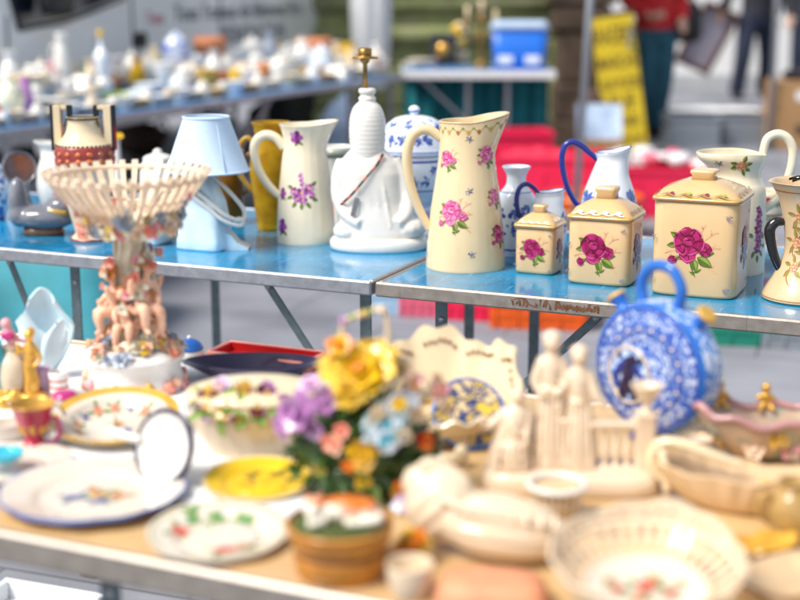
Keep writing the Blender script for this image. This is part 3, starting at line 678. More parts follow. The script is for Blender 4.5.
for x in (-12, -4, 5, 13): b.tube(cr([((x*.8 - 9)*k, -16.0*k, 86*k), ((x - 8)*k, -20.0*k, 64*k), ((x - 4)*k, -22.0*k, 42*k), ((x - 1)*k, -24.5*k, 24*k)], 4), [.8*k, 1.0*k, 1.2*k], mm, 8)
BD = fuse(b, 1.4*k, 5, 'body', LMP)
b = MB(); hp = cr([(15.5*k, h(160)), (16.8*k, h(152)), (17.8*k, h(140)), (18*k, h(128)), (16.8*k, h(116)), (13.5*k, h(107)), (8*k, h(101.5))], 12)
hp = [(r_ +   .11*k*cos(i*2*pi*16/(len(hp) - 1)), z_) for i, (r_, z_) in enumerate(hp)]
b.lathe(hp + cr([(8*k, h(101)), (8.5*k, h(98)), (6.5*k, h(95)), (8.5*k, h(92)), (7.5*k, h(88.5)), (3*k, h(88))], 4), mm, 40, 1, .95, (-11*k, 0, 0)); hd = b.build('head', LMP)
b = MB(); b.lathe([(0, h(90)), (2.4*k, h(90)), (2.2*k, h(64)), (4*k, h(62)), (5*k, h(59)), (12.5*k, h(58.5)), (13*k, h(57.6)), (12.5*k, h(56.8)), (6*k, h(56)), (6.5*k, h(55)), (6.8*k, h(49)), (5*k, h(48)), (4.5*k, h(49.5)), (0, h(49.5))], 'brass', 24, c=(-13*k, 0, 0)); b.build('lamp_socket', LMP)
b = MB(); pp = cr([(4*k, -13*k, h(153)), (-2*k, -18.0*k, h(163)), (-14*k, -21.6*k, h(177)), (-25*k, -21.4*k, h(190)), (-34*k, -17.5*k, h(199)), (-40*k, -11*k, h(205))], 7)
for i, p in enumerate(pp): b.ball((p[0], p[1] - 1.5*k, p[2]), (1.35*k, 1.35*k, 1.35*k), 'cord_red' if i % 5 in (3, 4) else 'cord_black', 8, 6)
o = b.build('bead_cord', None, P); tag(o, 'black and red bead cord slung over the white monk lamp', 'necklace')
o['category'] = 'necklace'
b = MB(); b.box((-23*k, -24.4*k, h(203.5)), (5*k, .0012, 18.5*k), 'tag_grey', ry=.26, rx=-.10); b.build('paper_tag', LMP)
# blue and white tureen behind the lamp
P = base(414, 240, 34); k = K(P); h = lambda y: H(P, y); t = thing('tureen', 'lidded blue and white tureen on a striped foot behind the monk lamp', 'tureen', P)
def bw(b, S, k, zs, n, sd, rad=6):
    rr = random.Random(sd)
    for z in zs:
        for q in range(n):
            mp = S.map(2*pi*q/n + rr.random()*.3, z)
            for i in range(3): stroke(b, mp, [(0, 0), (rr.uniform(-1, 1)*rad*k*.6, rr.uniform(-1, 1)*rad*k*.6), (rr.uniform(-1, 1)*rad*k, rr.uniform(-1, 1)*rad*k)], 1.0*k, 'ink_blue', i)
            for i in range(6): pleaf(b, mp, rr.uniform(-.6, .6)*rad*k, rr.uniform(-.6, .6)*rad*k, rad*k*.75, rad*k*.2, rr.random()*6.3, i % 3, 'ink_blue', ('ink_mid', 'ink_blue')[i % 2])
            blob(b, mp, ell(rr.uniform(-.4, .4)*rad*k, 0, rad*.3*k, rad*.25*k, 0, 10, .3, q), 'ink_mid', 4)
S = Surf([(30*k, 0), (32*k, 2*k), (31*k, 6*k), (24*k, h(222)), (18*k, h(210)), (17*k, h(205)), (24*k, h(198)), (33*k, h(186)), (36*k, h(172)), (36*k, h(160)), (35*k, h(154))], sub=4)
b = MB(); S.mesh(b, 'blue_white'); weld(b); bw(b, S, k, (h(178), h(166)), 14, 2); rimline(b, S, h(158), 2.2*k, 'ink_blue'); rimline(b, S, h(187), 1.2*k, 'ink_blue'); rimline(b, S, h(236), 1.5*k, 'ink_mid')
for q in range(36):
    mp = S.map(2*pi*q/36, h(216)); stroke(b, mp, [(0, -8*k), (0, 0), (0, 7*k)], 2.0*k, 'ink_blue', 1)
b.build('body', t)
S = Surf([(35*k, h(154) + .0012), (37.5*k, h(151)), (36*k, h(146)), (35*k, h(142)), (30*k, h(128)), (21*k, h(119)), (10*k, h(115.5)), (3*k, h(115))], sub=5)
b = MB(); S.mesh(b, 'blue_white', wall=.002); weld(b); bw(b, S, k, (h(136),), 15, 5, 7); bw(b, S, k, (h(124),), 10, 6, 6); rimline(b, S, h(149), 1.5*k, 'ink_mid'); ld = b.build('lid', t)
b = MB(); b.lathe(cr([(2.5*k, h(117)), (3*k, h(115)), (5.5*k, h(111)), (4.5*k, h(107)), (0.1*k, h(105))], 4), 'blue_white', 20); b.lathe([(5.6*k, h(112)), (5.75*k, h(111)), (5.5*k, h(109.5))], 'cobalt_mid', 20); b.build('knob', ld)
# small white patterned cup between floral pitcher and lamp
P = base(338, 232, 16); k = K(P); h = lambda y: H(P, y); t = thing('patterned_cup', 'white footed cup with a patterned grey rim between the violet pitcher and the monk lamp', 'cup', P)
b = MB(); b.lathe(cr([(10*k, 0), (9*k, 4*k), (5*k, 20*k), (7*k, h(185)), (12*k, h(165)), (16*k, h(152)), (17*k, h(147)), (15.5*k, h(147)), (12*k, h(160)), (0, h(172))], 4), 'white_glaze', 32); b.lathe([(15.4*k, h(156)), (16.3*k, h(153)), (17.1*k, h(149))], 'sage', 32); b.build('bowl', t)

# shaded lamp with a pale blue sack-shaped foot
P = base(205, 253, 26); k = K(P); h = lambda y: H(P, y); SHL = thing('table_lamp', 'table lamp with a pale blue conical shade on a rope tied ceramic foot', 'lamp', P, 0)
b = MB(); w = 24*k
b.loft([(w*1.0, w*.72, 0, 6), (w*1.06, w*.75, 2*k, 6), (w*1.04, w*.74, 10*k, 6), (w*.98, w*.70, 30*k, 5), (w*.86, w*.62, 48*k, 4.5), (w*.60, w*.5, 62*k, 4), (w*.34, w*.34, 72*k, 3), (w*.26, w*.26, 78*k, 2.5)], 'pale_blue_glaze', 64); 
rr = random.Random(2)
ft = b.build('foot', SHL); ft.rotation_euler = (0, 0, TR)
b = MB(); b.prism([(18*k, 0), (44*k, 0), (45*k, 2*k), (34*k, 7*k), (28*k, 15*k), (18*k, 19*k)], -12*k, 10*k, 'pale_blue_glaze'); fl_ = b.build('sack_corner', SHL)
b = MB(); b.tube(cr([(-14*k, -16*k, 66*k), (6*k, -20*k, 52*k), (24*k, -19*k, 36*k), (38*k, -10*k, 30*k), (40*k, 0, 38*k), (26*k, 2*k, 56*k), (8*k, 0, 74*k)], 6), 2.3*k, 'white_glaze', 8)
b.tube(cr([(-12*k, -17*k, 58*k), (6*k, -20*k, 44*k), (22*k, -20*k, 31*k), (36*k, -14*k, 25*k), (40*k, -4*k, 27*k)], 6), 2.2*k, 'white_glaze', 8)
b.ball((36*k, -6*k, 28*k), (6*k, 6*k, 5*k), 'white_glaze', 12, 8, .3); b.build('rope', SHL)
b = MB(); b.tube([(0, 0, 70*k), (0, 0, h(150))], 3*k, 'brass', 10); b.build('stem', SHL)
b = MB(); x0 = 5*k; z0, z1 = h(171), h(116); ro, ri = 41*k, 22*k
b.lathe([(ro, z0), (ro + .3*k, z0 + 1*k), (ro - (ro - ri)*.03, z0 + 2*k), (ri + .3*k, z1 - 1.5*k), (ri + .5*k, z1), (ri - .4*k, z1), (ro - .8*k, z0 + 1*k), (ro, z0)], 'shade_cloth', 56, c=(x0, 0, 0)); sh_ = b.build('lamp_shade', SHL)
b = MB()
for r_, z_ in ((ro + .2*k, z0 + 1.2*k), (ri + .5*k, z1 - 1*k)): b.tube([(x0 + r_*cos(2*pi*i/56), r_*sin(2*pi*i/56), z_) for i in range(57)], 1.0*k, 'shade_cloth', 6)
b.tube([(x0 + ro*cos(-1.0) + .0, ro*sin(-1.0), z0 + 2*k), (x0 + ri*cos(-1.0), ri*sin(-1.0), z1 - 2*k)], .45*k, 'shade_cloth', 6); b.build('trim', sh_)
# amber glass
P = base(228, 226, 16); k = K(P); h = lambda y: H(P, y); t = thing('glass_mug', 'tall brown glass mug standing behind the blue lampshade', 'mug', P)
b = MB(); b.lathe([(0, 0), (15*k, 0), (16*k, 1*k), (17*k, h(168)), (18*k, h(150)), (16.5*k, h(150)), (14.5*k, 6*k), (0, 5*k)], 'brown_glass', 36); b.build('body', t)
handle(t, [(16*k, 0, h(158)), (26*k, 0, h(154)), (29*k, 0, h(165)), (26*k, 0, h(185)), (16*k, 0, h(195))], 2.2*k, 'brown_glass')
def d5(b, S, k):
    pass
t, S, k, P = jug('amber_pitcher', 'amber glass pitcher with a flared rim behind the violet pitcher', 'pitcher', 272, 232, 14,
    [(13, 231), (14.5, 228), (16, 215), (19, 190), (21, 170), (19, 152), (15.5, 140), (16, 130), (18.5, 122)], dict(az=.3, out=.12, up=.0, back=.0, z0=.8, pw=2),
    [(257, 147), (248, 138), (241, 143), (237, 156), (240, 174), (250, 188), (258, 194)], 2.4, 'amber_thick', hm='amber_thick', wall=.003)
# banded two handled urn
P = base(89, 243, 18); k = K(P); h = lambda y: H(P, y); t = thing('greek_urn', 'white urn with a deep red band and tall square black handles', 'urn', P)
b = MB(); pr = cr([(17*k, 0), (18*k, 2*k), (15*k, 5*k), (13*k, h(232)), (15.5*k, h(222)), (22*k, h(195)), (27*k, h(172)), (28.5*k, h(165))], 4)
b.lathe(pr, 'ivory', 44); b.lathe([(17.2*k, .5*k), (18.35*k, 1.6*k), (17.8*k, 3*k)], 'oxblood', 44)
b.lathe([(28.6*k, h(165)), (29*k, h(163)), (28.8*k, h(147)), (28*k, h(145))], 'oxblood', 44)
b.lathe(cr([(28*k, h(145)), (24*k, h(141)), (18*k, h(133)), (16*k, h(126)), (15.8*k, h(121)), (17*k, h(118)), (17.5*k, h(117)), (15*k, h(117)), (14*k, h(124)), (0.1*k, h(128))], 4), 'cream_pale', 44)
b.lathe([(16.6*k, h(119.3)), (17.75*k, h(117.8)), (17.6*k, h(116.8))], 'black_glaze', 44)
for i in range(40): a = 2*pi*i/40; b.box((27.6*k*cos(a), 27.6*k*sin(a), h(144)), (1*k, 2.4*k, 1.6*k), 'black_glaze', a, .0002)
for i in range(16):
    a = 2*pi*i/16
    for q in (0, 1): b.ball((29*k*cos(a), 29*k*sin(a), h(159 - 7*q)), (1*k, 3.2*k, 2.4*k), 'copper_glaze', 8, 6, .4, 3, i, Matrix.Rotation(a, 3, 'Z'))
b.build('body', t)
for sgn in (-1, 1):
    b = MB(); x1 = sgn*25*k; x2 = sgn*13*k; zt = h(105)
    b.box((x1, 0, (h(150) + zt)/2), (8*k, 11*k, zt - h(150)), 'cream_pale', b=.001); b.box((x1 + sgn*4.6*k, 0, (h(150) + zt)/2), (3.0*k, 11.4*k, zt - h(150)), 'black_glaze', b=.0005)
    b.box((sgn*19*k, 0, zt - 2*k), (8*k, 9*k, 4*k), 'cream_pale', b=.001); b.box((x2, 0, (h(118) + zt)/2), (4*k, 9*k, zt - h(118)), 'black_glaze', b=.001)
    for q in range(3): b.tube(cr([(x2 + (q - 1)*1.5*k, -5*k, h(117)), (x2 + (q - 1)*2.5*k, -7*k, h(121)), (x2 + (q - 1)*4*k, -7*k, h(126))], 3), 1.0*k, 'black_glaze', 6)
    b.build('handle', t)
# white pouring jug behind it
jug('cream_jug', 'pale white jug with a pointed spout half hidden behind the banded urn', 'jug', 60, 214, 20, [(14, 213), (16, 208), (21, 190), (20, 170), (15, 156), (13, 150), (15, 143)], dict(az=pi, out=.5, up=.006, z0=.75, pw=2), [(72, 150), (80, 150), (84, 165), (78, 180)], 2.5, 'white_glaze')
# grey bird-shaped boat
P = base(44, 238, 20); k = K(P); h = lambda y: H(P, y); t = thing('bird_dish', 'dark grey glazed bird shaped dish on a brown foot at the left', 'dish', P)
b = MB(); g = 'grey_glaze'
b.ball((2*k, 0, 18*k), (32*k, 20*k, 13*k), g, 24, 14); b.ball((-24*k, 0, 33*k), (10*k, 12*k, 25*k), g, 18, 12); b.ball((-22*k, 0, 20*k), (12*k, 15*k, 13*k), g); b.ball((20*k, 0, 28*k), (18*k, 15*k, 12*k), g); b.ball((36*k, 0, 40*k), (8*k, 8*k, 9*k), g)
fuse(b, 1.8*k, 6, 'body', t)
b = MB(); b.loft([(20*k, 12*k, 0, 2.3), (21*k, 13*k, 3*k, 2.3), (19*k, 12*k, 8*k, 2.3)], 'brown_glaze', 40); b.build('foot', t)
b = MB(); b.ball((16*k, -12.5*k, 24*k), (12*k, 3*k, 4.5*k), 'mustard', 14, 8, .2); b.build('wing', t)
# copper lined cup lying on its side behind
P = base(22, 214, 14); k = K(P); h = lambda y: H(P, y); t = thing('copper_cup', 'dark cup with a copper orange inside, tipped on its side behind the grey bird', 'cup', P)
rot = Matrix.Rotation(.5, 3, 'Z') @ Matrix.Rotation(R(78), 3, 'X')
b = MB(); zc = 17*k; b.lathe(cr([(.1*k, -24*k), (9*k, -23*k), (15*k, -14*k), (17*k, 0), (16.5*k, 2*k), (15*k, 1*k)], 4), 'grey_glaze', 36, c=(0, 0, zc), rot=rot); b.lathe(cr([(15*k, 1*k), (13.5*k, -10*k), (8*k, -18*k), (.1*k, -19.5*k)], 4), 'copper_glaze', 36, c=(0, 0, zc), rot=rot); o = b.build('body', t); o.location.z = 27*k
b = MB(); b.lathe(cr([(14*k, 0), (12*k, 4*k), (8*k, 20*k), (10*k, 28*k)], 3), 'grey_glaze', 24); b.build('stand', t)
# round blue and white jar cut by the left edge
PAT('bw_scroll', (.70, .76, .84), (.05, .12, .42), 70, .54)
P = base(-6, 222, 15); k = K(P); h = lambda y: H(P, y); t = thing('ginger_jar', 'round blue and white ginger jar at the very left end of the blue table', 'jar', P)
b = MB(); b.lathe(cr([(10*k, 0), (12*k, 3*k), (17*k, h(200)), (17*k, h(185)), (11*k, h(173)), (9*k, h(170))], 5), 'bw_scroll', 36); b.build('body', t)
b = MB(); b.lathe(cr([(10.5*k, h(170) + .001), (11*k, h(167)), (7*k, h(163)), (2*k, h(161)), (.1*k, h(158))], 4), 'bw_scroll', 30); b.build('lid', t)
# white pots between urn and lamp
P = base(150, 247, 24); k = K(P); h = lambda y: H(P, y); t = thing('square_planter', 'plain white square planter seen through the basket compote', 'planter', P, TR)
b = MB(); b.loft([(18*k, 15*k, 0, 8), (20*k, 17*k, 3*k, 8), (25*k, 21*k, h(200), 8), (26*k, 22*k, h(196), 8), (24*k, 20*k, h(196), 8), (20*k, 17*k, 8*k, 8)], 'white_glaze', 60); b.build('body', t)
P = base(160, 218, 18); k = K(P); h = lambda y: H(P, y); t = thing('white_jar', 'plain white lidded jar just left of the blue lampshade', 'jar', P)
b = MB(); b.lathe(cr([(12*k, 0), (16*k, 5*k), (19*k, h(180)), (16*k, h(164)), (14*k, h(160))], 5), 'white_glaze', 36); b.build('body', t)
b = MB(); b.lathe(cr([(15*k, h(160) + .001), (13*k, h(156)), (5*k, h(153)), (4*k, h(150)), (.1, h(148))][:4] + [(.1*k, h(148))], 4), 'white_glaze', 30); b.build('lid', t)
P = base(119, 190, 6); k = K(P); h = lambda y: H(P, y); t = thing('bud_vase', 'slim white bud vase topped with a small yellow bloom behind the urn', 'vase', P)
b = MB(); b.lathe(cr([(5*k, 0), (6*k, 6*k), (4*k, 25*k), (3*k, h(142)), (4*k, h(139))], 4), 'white_glaze', 20); b.build('body', t); b = MB(); flower(b, (0, 0, h(137)), (0, -.5, 1), 7*k, ['yellow_glaze'], 2, 6, 3); b.ball((0, 0, h(137)), 4*k, 'yellow_glaze', 10, 8); b.build('bloom', t)

# right end: floral vase with red rose ornament, black figure, small bowl
P = base(803, 307, 40); k = K(P); h = lambda y: H(P, y); t = thing('flared_vase', 'cream flared vase with peach flower sprays and a black handle at the right end', 'vase', P)
S = Surf([(38*k, 0), (41*k, 2*k), (38*k, 10*k), (30*k, 24*k), (23*k, 40*k), (21*k, h(245)), (23*k, h(225)), (29*k, h(200)), (38*k, h(184)), (41*k, h(181))], sub=6, fl=.012, nf=8)
b = MB(); S.mesh(b, 'cream_tan', wall=.005); weld(b)
for th, z, s in ((-.6, .72, 13), (-.75, .50, 13), (-.35, .60, 13), (-.2, .4, 13), (-.75, .3, 11), (.2, .65, 12)):
    mp = S.map(FR + th, S.H*z); prose(b, mp, 0, 0, s*k*.42, int(z*50), ('brick', 'peach_ink', 'sprig', 'cream_ink'), 3)
    for a in (.4, 1.5, 2.7, 3.9, 5.2): pleaf(b, mp, 4*k*cos(a), 4*k*sin(a), s*k*.8, 2*k, a + .3, 0, 'gilt', 'leafl')
    stroke(b, mp, [(0, 0), (-4*k, -10*k), (3*k, -20*k)], 1.1*k, 'gilt', 0)
rimline(b, S, S.H*.93, 1*k, 'brick'); rimline(b, S, 3.5*k, 1*k, 'gilt'); b.build('body', t)
handle(t, px_path(P, k, [(784, 222), (776, 222), (770, 229), (771, 243), (775, 258), (781, 270), (788, 277)]), [3.4*k, 5.2*k, 5.6*k, 5.0*k, 4.6*k, 4*k, 3.4*k], 'black_glaze')
P2 = P + V((0, -.012, h(182))); t = thing('rose_ornament', 'glossy red ceramic rose with black leaves lying in the flared vase mouth', 'ornament', P2)
b = MB(); b.tube(cr([(8*k, 0, -34*k), (2*k, 0, -10*k), (-3*k, 0, 6*k)], 4), 3*k, 'black_glaze', 8); b.build('stem', t)
b = MB(); flower(b, (4*k, 0, 14*k), (-.3, -.6, 1), 17*k, ['red_glaze', 'crimson'], 4, 6, 2, .8, 'red_glaze'); b.ball((4*k, 0, 9*k), (13*k, 12*k, 11*k), 'crimson', 14, 9, .15); b.build('bloom', t)
b = MB()
for a in (2.6, 3.3, 4.2, -.8): leaf3(b, (0, 0, 3*k), (cos(a), sin(a)*.6 - .2, .2), (0, 0, 1), 22*k, 7*k, 'black_glaze')
b.build('leaves', t)
P = base(766, 243, 14); k = K(P); h = lambda y: H(P, y); t = thing('footed_bowl', 'small footed bowl with a gold rim and red flowers behind the ewer', 'bowl', P)
S = Surf([(11*k, 0), (11*k, 2*k), (6*k, 8*k), (6*k, 16*k), (14*k, 24*k), (17*k, 32*k), (17.5*k, h(190))], sub=4); b = MB(); S.mesh(b, 'ivory'); weld(b)
for q in range(7): mp = S.map(q*.9, S.H*.8); prose(b, mp, 0, 0, 6*k, q, ('wine_dark', 'red_glaze', 'rose_red', 'rose_lite')); pleaf(b, mp, 5*k, 0, 7*k, 2*k, .3, 0); pleaf(b, mp, -5*k, -3*k, 7*k, 2*k, 3, 0)
rimline(b, S, S.H*.55, 1.4*k, 'gilt'); b.build('body', t)
M('paper_white', (.80, .82, .84), .7, .06)
# ---------------------------------------------------------------- the near table
def flatmap(fn):                                           # plate motifs: local x,y -> on the surface fn(r)
    return lambda cx, cy: (lambda x, y, off: V((cx + x, cy + y, fn(sqrt((cx + x)**2 + (cy + y)**2)) + off)))
def plate(name, label, px, py, rpx, prof, m, rimm=None, rimw=.03, dec=None, scal=0, ns=0, tilt=0, lift=0, cat='plate', band=None, ty=0):
    P = at(px, py); k = K(P); r = rpx*k; t = thing(name, label, cat, P + V((0, 0, lift)), 0, None, tilt, ty)
    up = cr([(0.001, prof[0])] + [(a*r, z*r) for a, z in prof[1]], 6)
    fz = lambda q: next((up[i][1] + (up[i+1][1] - up[i][1])*(q - up[i][0])/max(1e-9, up[i+1][0] - up[i][0]) for i in range(len(up) - 1) if up[i][0] <= q <= up[i+1][0]), up[-1][1])
    th = .018*r + .0012; n = 72; L = len(up); b = MB()
    def q(i, j, dz): 
        a = 2*pi*i/n; rr_ = up[j][0]; s = 1 + scal*cos(ns*a)*(rr_/r)**4
        return (rr_*s*cos(a), rr_*s*sin(a), up[j][1] + dz)
    zmin = min(z for _, z in up); dz0 = th - zmin + .001
    for lay in (0, 1):
        vs = [q(i, j, dz0 - (th if lay else 0)) for j in range(L) for i in range(n)]
        for j in range(L - 1):
            mm = m
            if rimm and up[j+1][0] > r*(1 - rimw): mm = rimm
            elif band and not lay and band[0] < up[j+1][0]/r < band[1]: mm = band[2]
            fs = [(0*n + i, (i+1) % n, n + (i+1) % n, n + i) for i in range(n)]
            b.add(vs[j*n:(j+2)*n], [f[::-1] for f in fs] if lay else fs, mm)
    vs = [q(i, L-1, dz0 - d) for d in (0, th) for i in range(n)]; b.add(vs, [(i, n + i, n + (i+1) % n, (i+1) % n) for i in range(n)], rimm or m)
    weld(b)
    if dec: dec(b, flatmap(lambda x: fz(x) + dz0), r)
    b.lathe([(.52*r, .0005), (.55*r, 0), (.55*r, max(.004, fz(.55*r) + dz0 - th*.6)), (.50*r, max(.004, fz(.5*r) + dz0 - th*.6))], m, 48)
    b.build('plate_body', t); return t, P, k
FLAT = (0, [(.3, 0), (.55, .005), (.62, .03), (.68, .055), (.85, .085), (.97, .11), (1, .112)])
DEEP = (0, [(.3, 0), (.55, .01), (.68, .10), (.76, .17), (.9, .21), (1, .24)])
def sprays(b, mp, items):
    for x, y, s, kind, sd in items:
        m_ = mp(x, y)
        if kind == 'rose': prose(b, m_, 0, 0, s, sd, ('red_glaze', 'rose_red', 'salmon_ink', 'sprig'))
        elif kind == 'blue': prose(b, m_, 0, 0, s, sd, ('ink_blue', 'ink_mid', 'slate', 'cream_ink'))
        elif kind == 'salmon': prose(b, m_, 0, 0, s, sd, ('brick', 'salmon_ink', 'sprig', 'cream_ink'))
        elif kind == 'yolk': prose(b, m_, 0, 0, s, sd, ('gilt', 'yolk', 'sprig', 'cream_ink'))
        for i in range(4):
            a = sd + i*1.7; pleaf(b, m_, s*.8*cos(a), s*.8*sin(a), s*1.3, s*.35, a, 0, 'green_ink' if kind != 'blue' else 'ink_blue', 'leafl')
        stroke(b, m_, [(0, 0), (s*1.3, s*.4), (s*2.2, s*.1)], s*.18, 'leafd', 0)
# big blue rimmed plate
def dp1(b, mp, r):
    sprays(b, mp, [(-.22*r, -.05*r, .10*r, 'blue', 1), (.05*r, .05*r, .11*r, 'yolk', 2), (.26*r, .02*r, .10*r, 'salmon', 3), (.10*r, -.16*r, .08*r, 'blue', 4), (-.05*r, .2*r, .07*r, 'salmon', 5)])
plate('blue_rim_plate', 'large white dinner plate with a wavy violet blue rim at the front left', 94, 500, 92, FLAT, 'plate_white', 'cobalt_mid', .018, dp1, .012, 12)
# cream plate under it, teal saucer
plate('cream_plate', 'plain cream plate partly under the blue rimmed plate at the left edge', 12, 470, 60, FLAT, 'plate_white', lift=-.0)
P = at(4, 474); k = K(P); t = thing('teal_dish', 'small teal glazed dish resting on the plain cream plate', 'dish', P + V((0, 0, .016)))
b = MB(); b.lathe(cr([(.1*k, 1*k), (12*k, 0), (18*k, 3*k), (21*k, 8*k), (19*k, 8*k), (14*k, 4*k), (.1*k, 3*k)], 3), 'aqua_glaze', 32); b.build('body', t)
# gold-banded deep plate
def dp2(b, mp, r):
    for i in range(14):
        a = i*.449; s = .055*r*(1 + .3*(i % 3)); sprays(b, mp, [(.60*r*cos(a), .60*r*sin(a), s, ('blue', 'salmon', 'salmon')[i % 3], i)])
    sprays(b, mp, [(0, .1*r, .10*r, 'salmon', 3), (.2*r, -.1*r, .08*r, 'blue', 2)])
plate('gold_rim_bowl', 'deep cream dish with a gold band and scattered flowers tilted against the compote foot', 117, 436, 63, DEEP, 'plate_white', 'mustard', .05, dp2, tilt=R(9), lift=.008, band=(.86, .955, 'mustard'), cat='dish')
# yellow plate
def dp3(b, mp, r):
    rr = random.Random(5)
    for i in range(9): pleaf(b, mp(rr.uniform(-.4, .5)*r, rr.uniform(-.35, .3)*r), 0, 0, .42*r, .09*r, rr.random()*6.3, i % 4, 'leafd', 'gilt')
    blob(b, mp(-.28*r, .0), ell(0, 0, .2*r, .28*r, .3), 'sprig', 1); blob(b, mp(.25*r, .08*r), ell(0, 0, .3*r, .14*r, .3), 'gilt_lite', 2)
plate('yellow_plate', 'yellow majolica plate with olive leaves behind the ceramic bouquet', 258, 487, 55, FLAT, 'yellow_glaze', 'cream', .05, dp3, tilt=R(4), lift=.002)
def dp4(b, mp, r):
    sprays(b, mp, [(.15*r, -.52*r, .18*r, 'rose', 1), (.42*r, -.40*r, .14*r, 'salmon', 2), (-.55*r, .1*r, .15*r, 'rose', 5)])
    for i in range(14):
        x = (-.55 + .075*i)*r; pleaf(b, mp(x, (.50 + .08*sin(i))*r), 0, 0, .26*r, .075*r, i*1.3, i % 3, 'green_ink', 'leafl')
    for a in range(40):
        q = 2*pi*a/40; stroke(b, mp(0, 0), [(.93*r*cos(q), .93*r*sin(q)), (.93*r*cos(q + .17), .93*r*sin(q + .17))], .03*r, 'leafl', 0)
plate('green_edged_plate', 'cream plate with green edge and coral flowers at the very front', 219, 540, 71, FLAT, 'plate_white', None, 0, dp4, .01, 8, tilt=R(3), lift=.001)
# enamel disc on edge
P = base(168, 486, 10); k = K(P); t = thing('enamel_ladle', 'round white enamel skimmer with a dark rim standing on edge by the tureen', 'skimmer', P + V((0, 0, 0)))
rot = Matrix.Rotation(-.62, 3, 'Z') @ Matrix.Rotation(R(72), 3, 'X'); zc = 37*k
b = MB(); b.lathe(cr([(.1*k, 1.5*k), (22*k, 2*k), (30*k, 4*k), (33.5*k, 6*k)], 4) + [(34*k, 5*k), (33*k, 1*k), (30*k, -3*k), (.1*k, -4*k)], 'white_glaze', 52, c=(0, 0, zc), rot=rot); 
b.build('disc', t)
b = MB(); tor = [rot @ V((36.2*k*cos(a), 36.2*k*sin(a), 4*k)) + V((0, 0, zc)) for a in [2*pi*i/52 for i in range(53)]]; b.tube(tor, 3.4*k, 'navy_glaze', 8)
for i, (x, y) in enumerate(((8, 20), (-14, 4), (14, -14), (-6, -20))): b.ball(rot @ V((x*k, y*k, 3.2*k)) + V((0, 0, zc)), (2.2*k, 1*k, 2.2*k), 'slate', 8, 6)
b.build('rim', t)
b = MB(); b.tube(cr([(-28*k, 14*k, 40*k), (-46*k, 20*k, 43*k), (-62*k, 28*k, 46*k)], 4), 4.5*k, 'white_glaze', 10); b.build('handle', t)

# ---- openwork compote carried by putti
P = base(136, 402, 50); k = K(P); h = lambda y: H(P, y); CP = thing('compote', 'openwork porcelain basket compote carried by putti on a flowered stem', 'compote', P)
def basket(parent, r0, z0, r1, z1, n, tip, sw, m, z2, sx=1, sy=1, bulge=.12, name='basket'):
    b = MB()
    for i in range(n):
        a = 2*pi*i/n
        def q(t): rr_ = r0 + (r1 - r0)*t; rr_ += bulge*(r1 - r0)*sin(pi*min(t, 1)); return V((rr_*cos(a)*sx, rr_*sin(a)*sy, z0 + (z1 - z0)*t))
        pts = [q(t) for t in [-.02 + j*(1.0 + tip + .02)/6 for j in range(7)]]; tn = V((-sin(a)*sx, cos(a)*sy, 0)).normalized()
        vs = []
        for j, p in enumerate(pts):
            w_ = sw*(.55 + .45*j/6); nr = V((cos(a), sin(a), -.6)).normalized()*sw*.28
            vs += [p - tn*w_/2 + nr, p + tn*w_/2 + nr, p + tn*w_/2 - nr, p - tn*w_/2 - nr]
        fs = [(4*j + e, 4*j + (e+1) % 4, 4*j + 4 + (e+1) % 4, 4*j + 4 + e) for j in range(6) for e in range(4)] + [(3, 2, 1, 0), (24, 25, 26, 27)]
        b.add(vs, fs, m, False)
    for t, rd in ((.04, sw*.45), (.52, sw*.26), (.97, sw*.46)):
        rr_ = r0 + (r1 - r0)*t + bulge*(r1 - r0)*sin(pi*t)
        b.tube([(rr_*cos(2*pi*i/64)*sx, rr_*sin(2*pi*i/64)*sy, z0 + (z1 - z0)*t) for i in range(65)], rd, m, 8)
    return b
zr, z0_ = h(175), h(222)
b = basket(CP, 30*k, z0_, 76*k, zr, 38, .10, 6.0*k, 'basket_cream', 0)
b.lathe(cr([(12*k, z0_ - 8*k), (22*k, z0_ - 6*k), (31*k, z0_ + 1*k), (30*k, z0_ + 3*k), (20*k, z0_), (.1*k, z0_ - 1*k)], 3), 'mint_grey', 40)
BK = b.build('basket', CP)
b = MB(); rr = random.Random(11)
for i in range(38):
    a = 2*pi*i/38 + rr.random()*.15; r_ = (43 + rr.random()*8)*k; z = z0_ + rr.uniform(-7, 9)*k; d = V((cos(a), sin(a), -.1))
    mm = (['pink_coral', 'rose_pink'], ['slate_blue'], ['peach_pale'], ['mint_grey', 'yellow_glaze'])[i % 4]
    flower(b, (r_*cos(a), r_*sin(a), z), d, rr.uniform(8, 12.5)*k, mm, 2, 5, i, .6, mm[0])
    leaf3(b, (r_*cos(a), r_*sin(a), z), (cos(a + 1), sin(a + 1), rr.uniform(-.5, .5)), d, 11*k, 3.5*k, 'mint_grey')
for s in (0, pi):
    for i in range(7): a = s + rr.uniform(-.4, .4); flower(b, ((50 + 3*i)*k*cos(a), (50 + 3*i)*k*sin(a), z0_ + (12 + 3*i)*k), (cos(a), sin(a), -.3), 5*k, [('rose_pink', 'slate_blue', 'mint_grey')[i % 3]], 2, 5, i)
b.build('flower_garland', CP)
b = MB(); b.lathe(cr([(20*k, h(350)), (16*k, h(338)), (11*k, h(318)), (11*k, h(290)), (13*k, h(268)), (15*k, h(258)), (14*k, h(246)), (16*k, h(236)), (22*k, h(228)), (14*k, h(222))], 4), 'mint_grey', 36, fl=.06, nf=9)
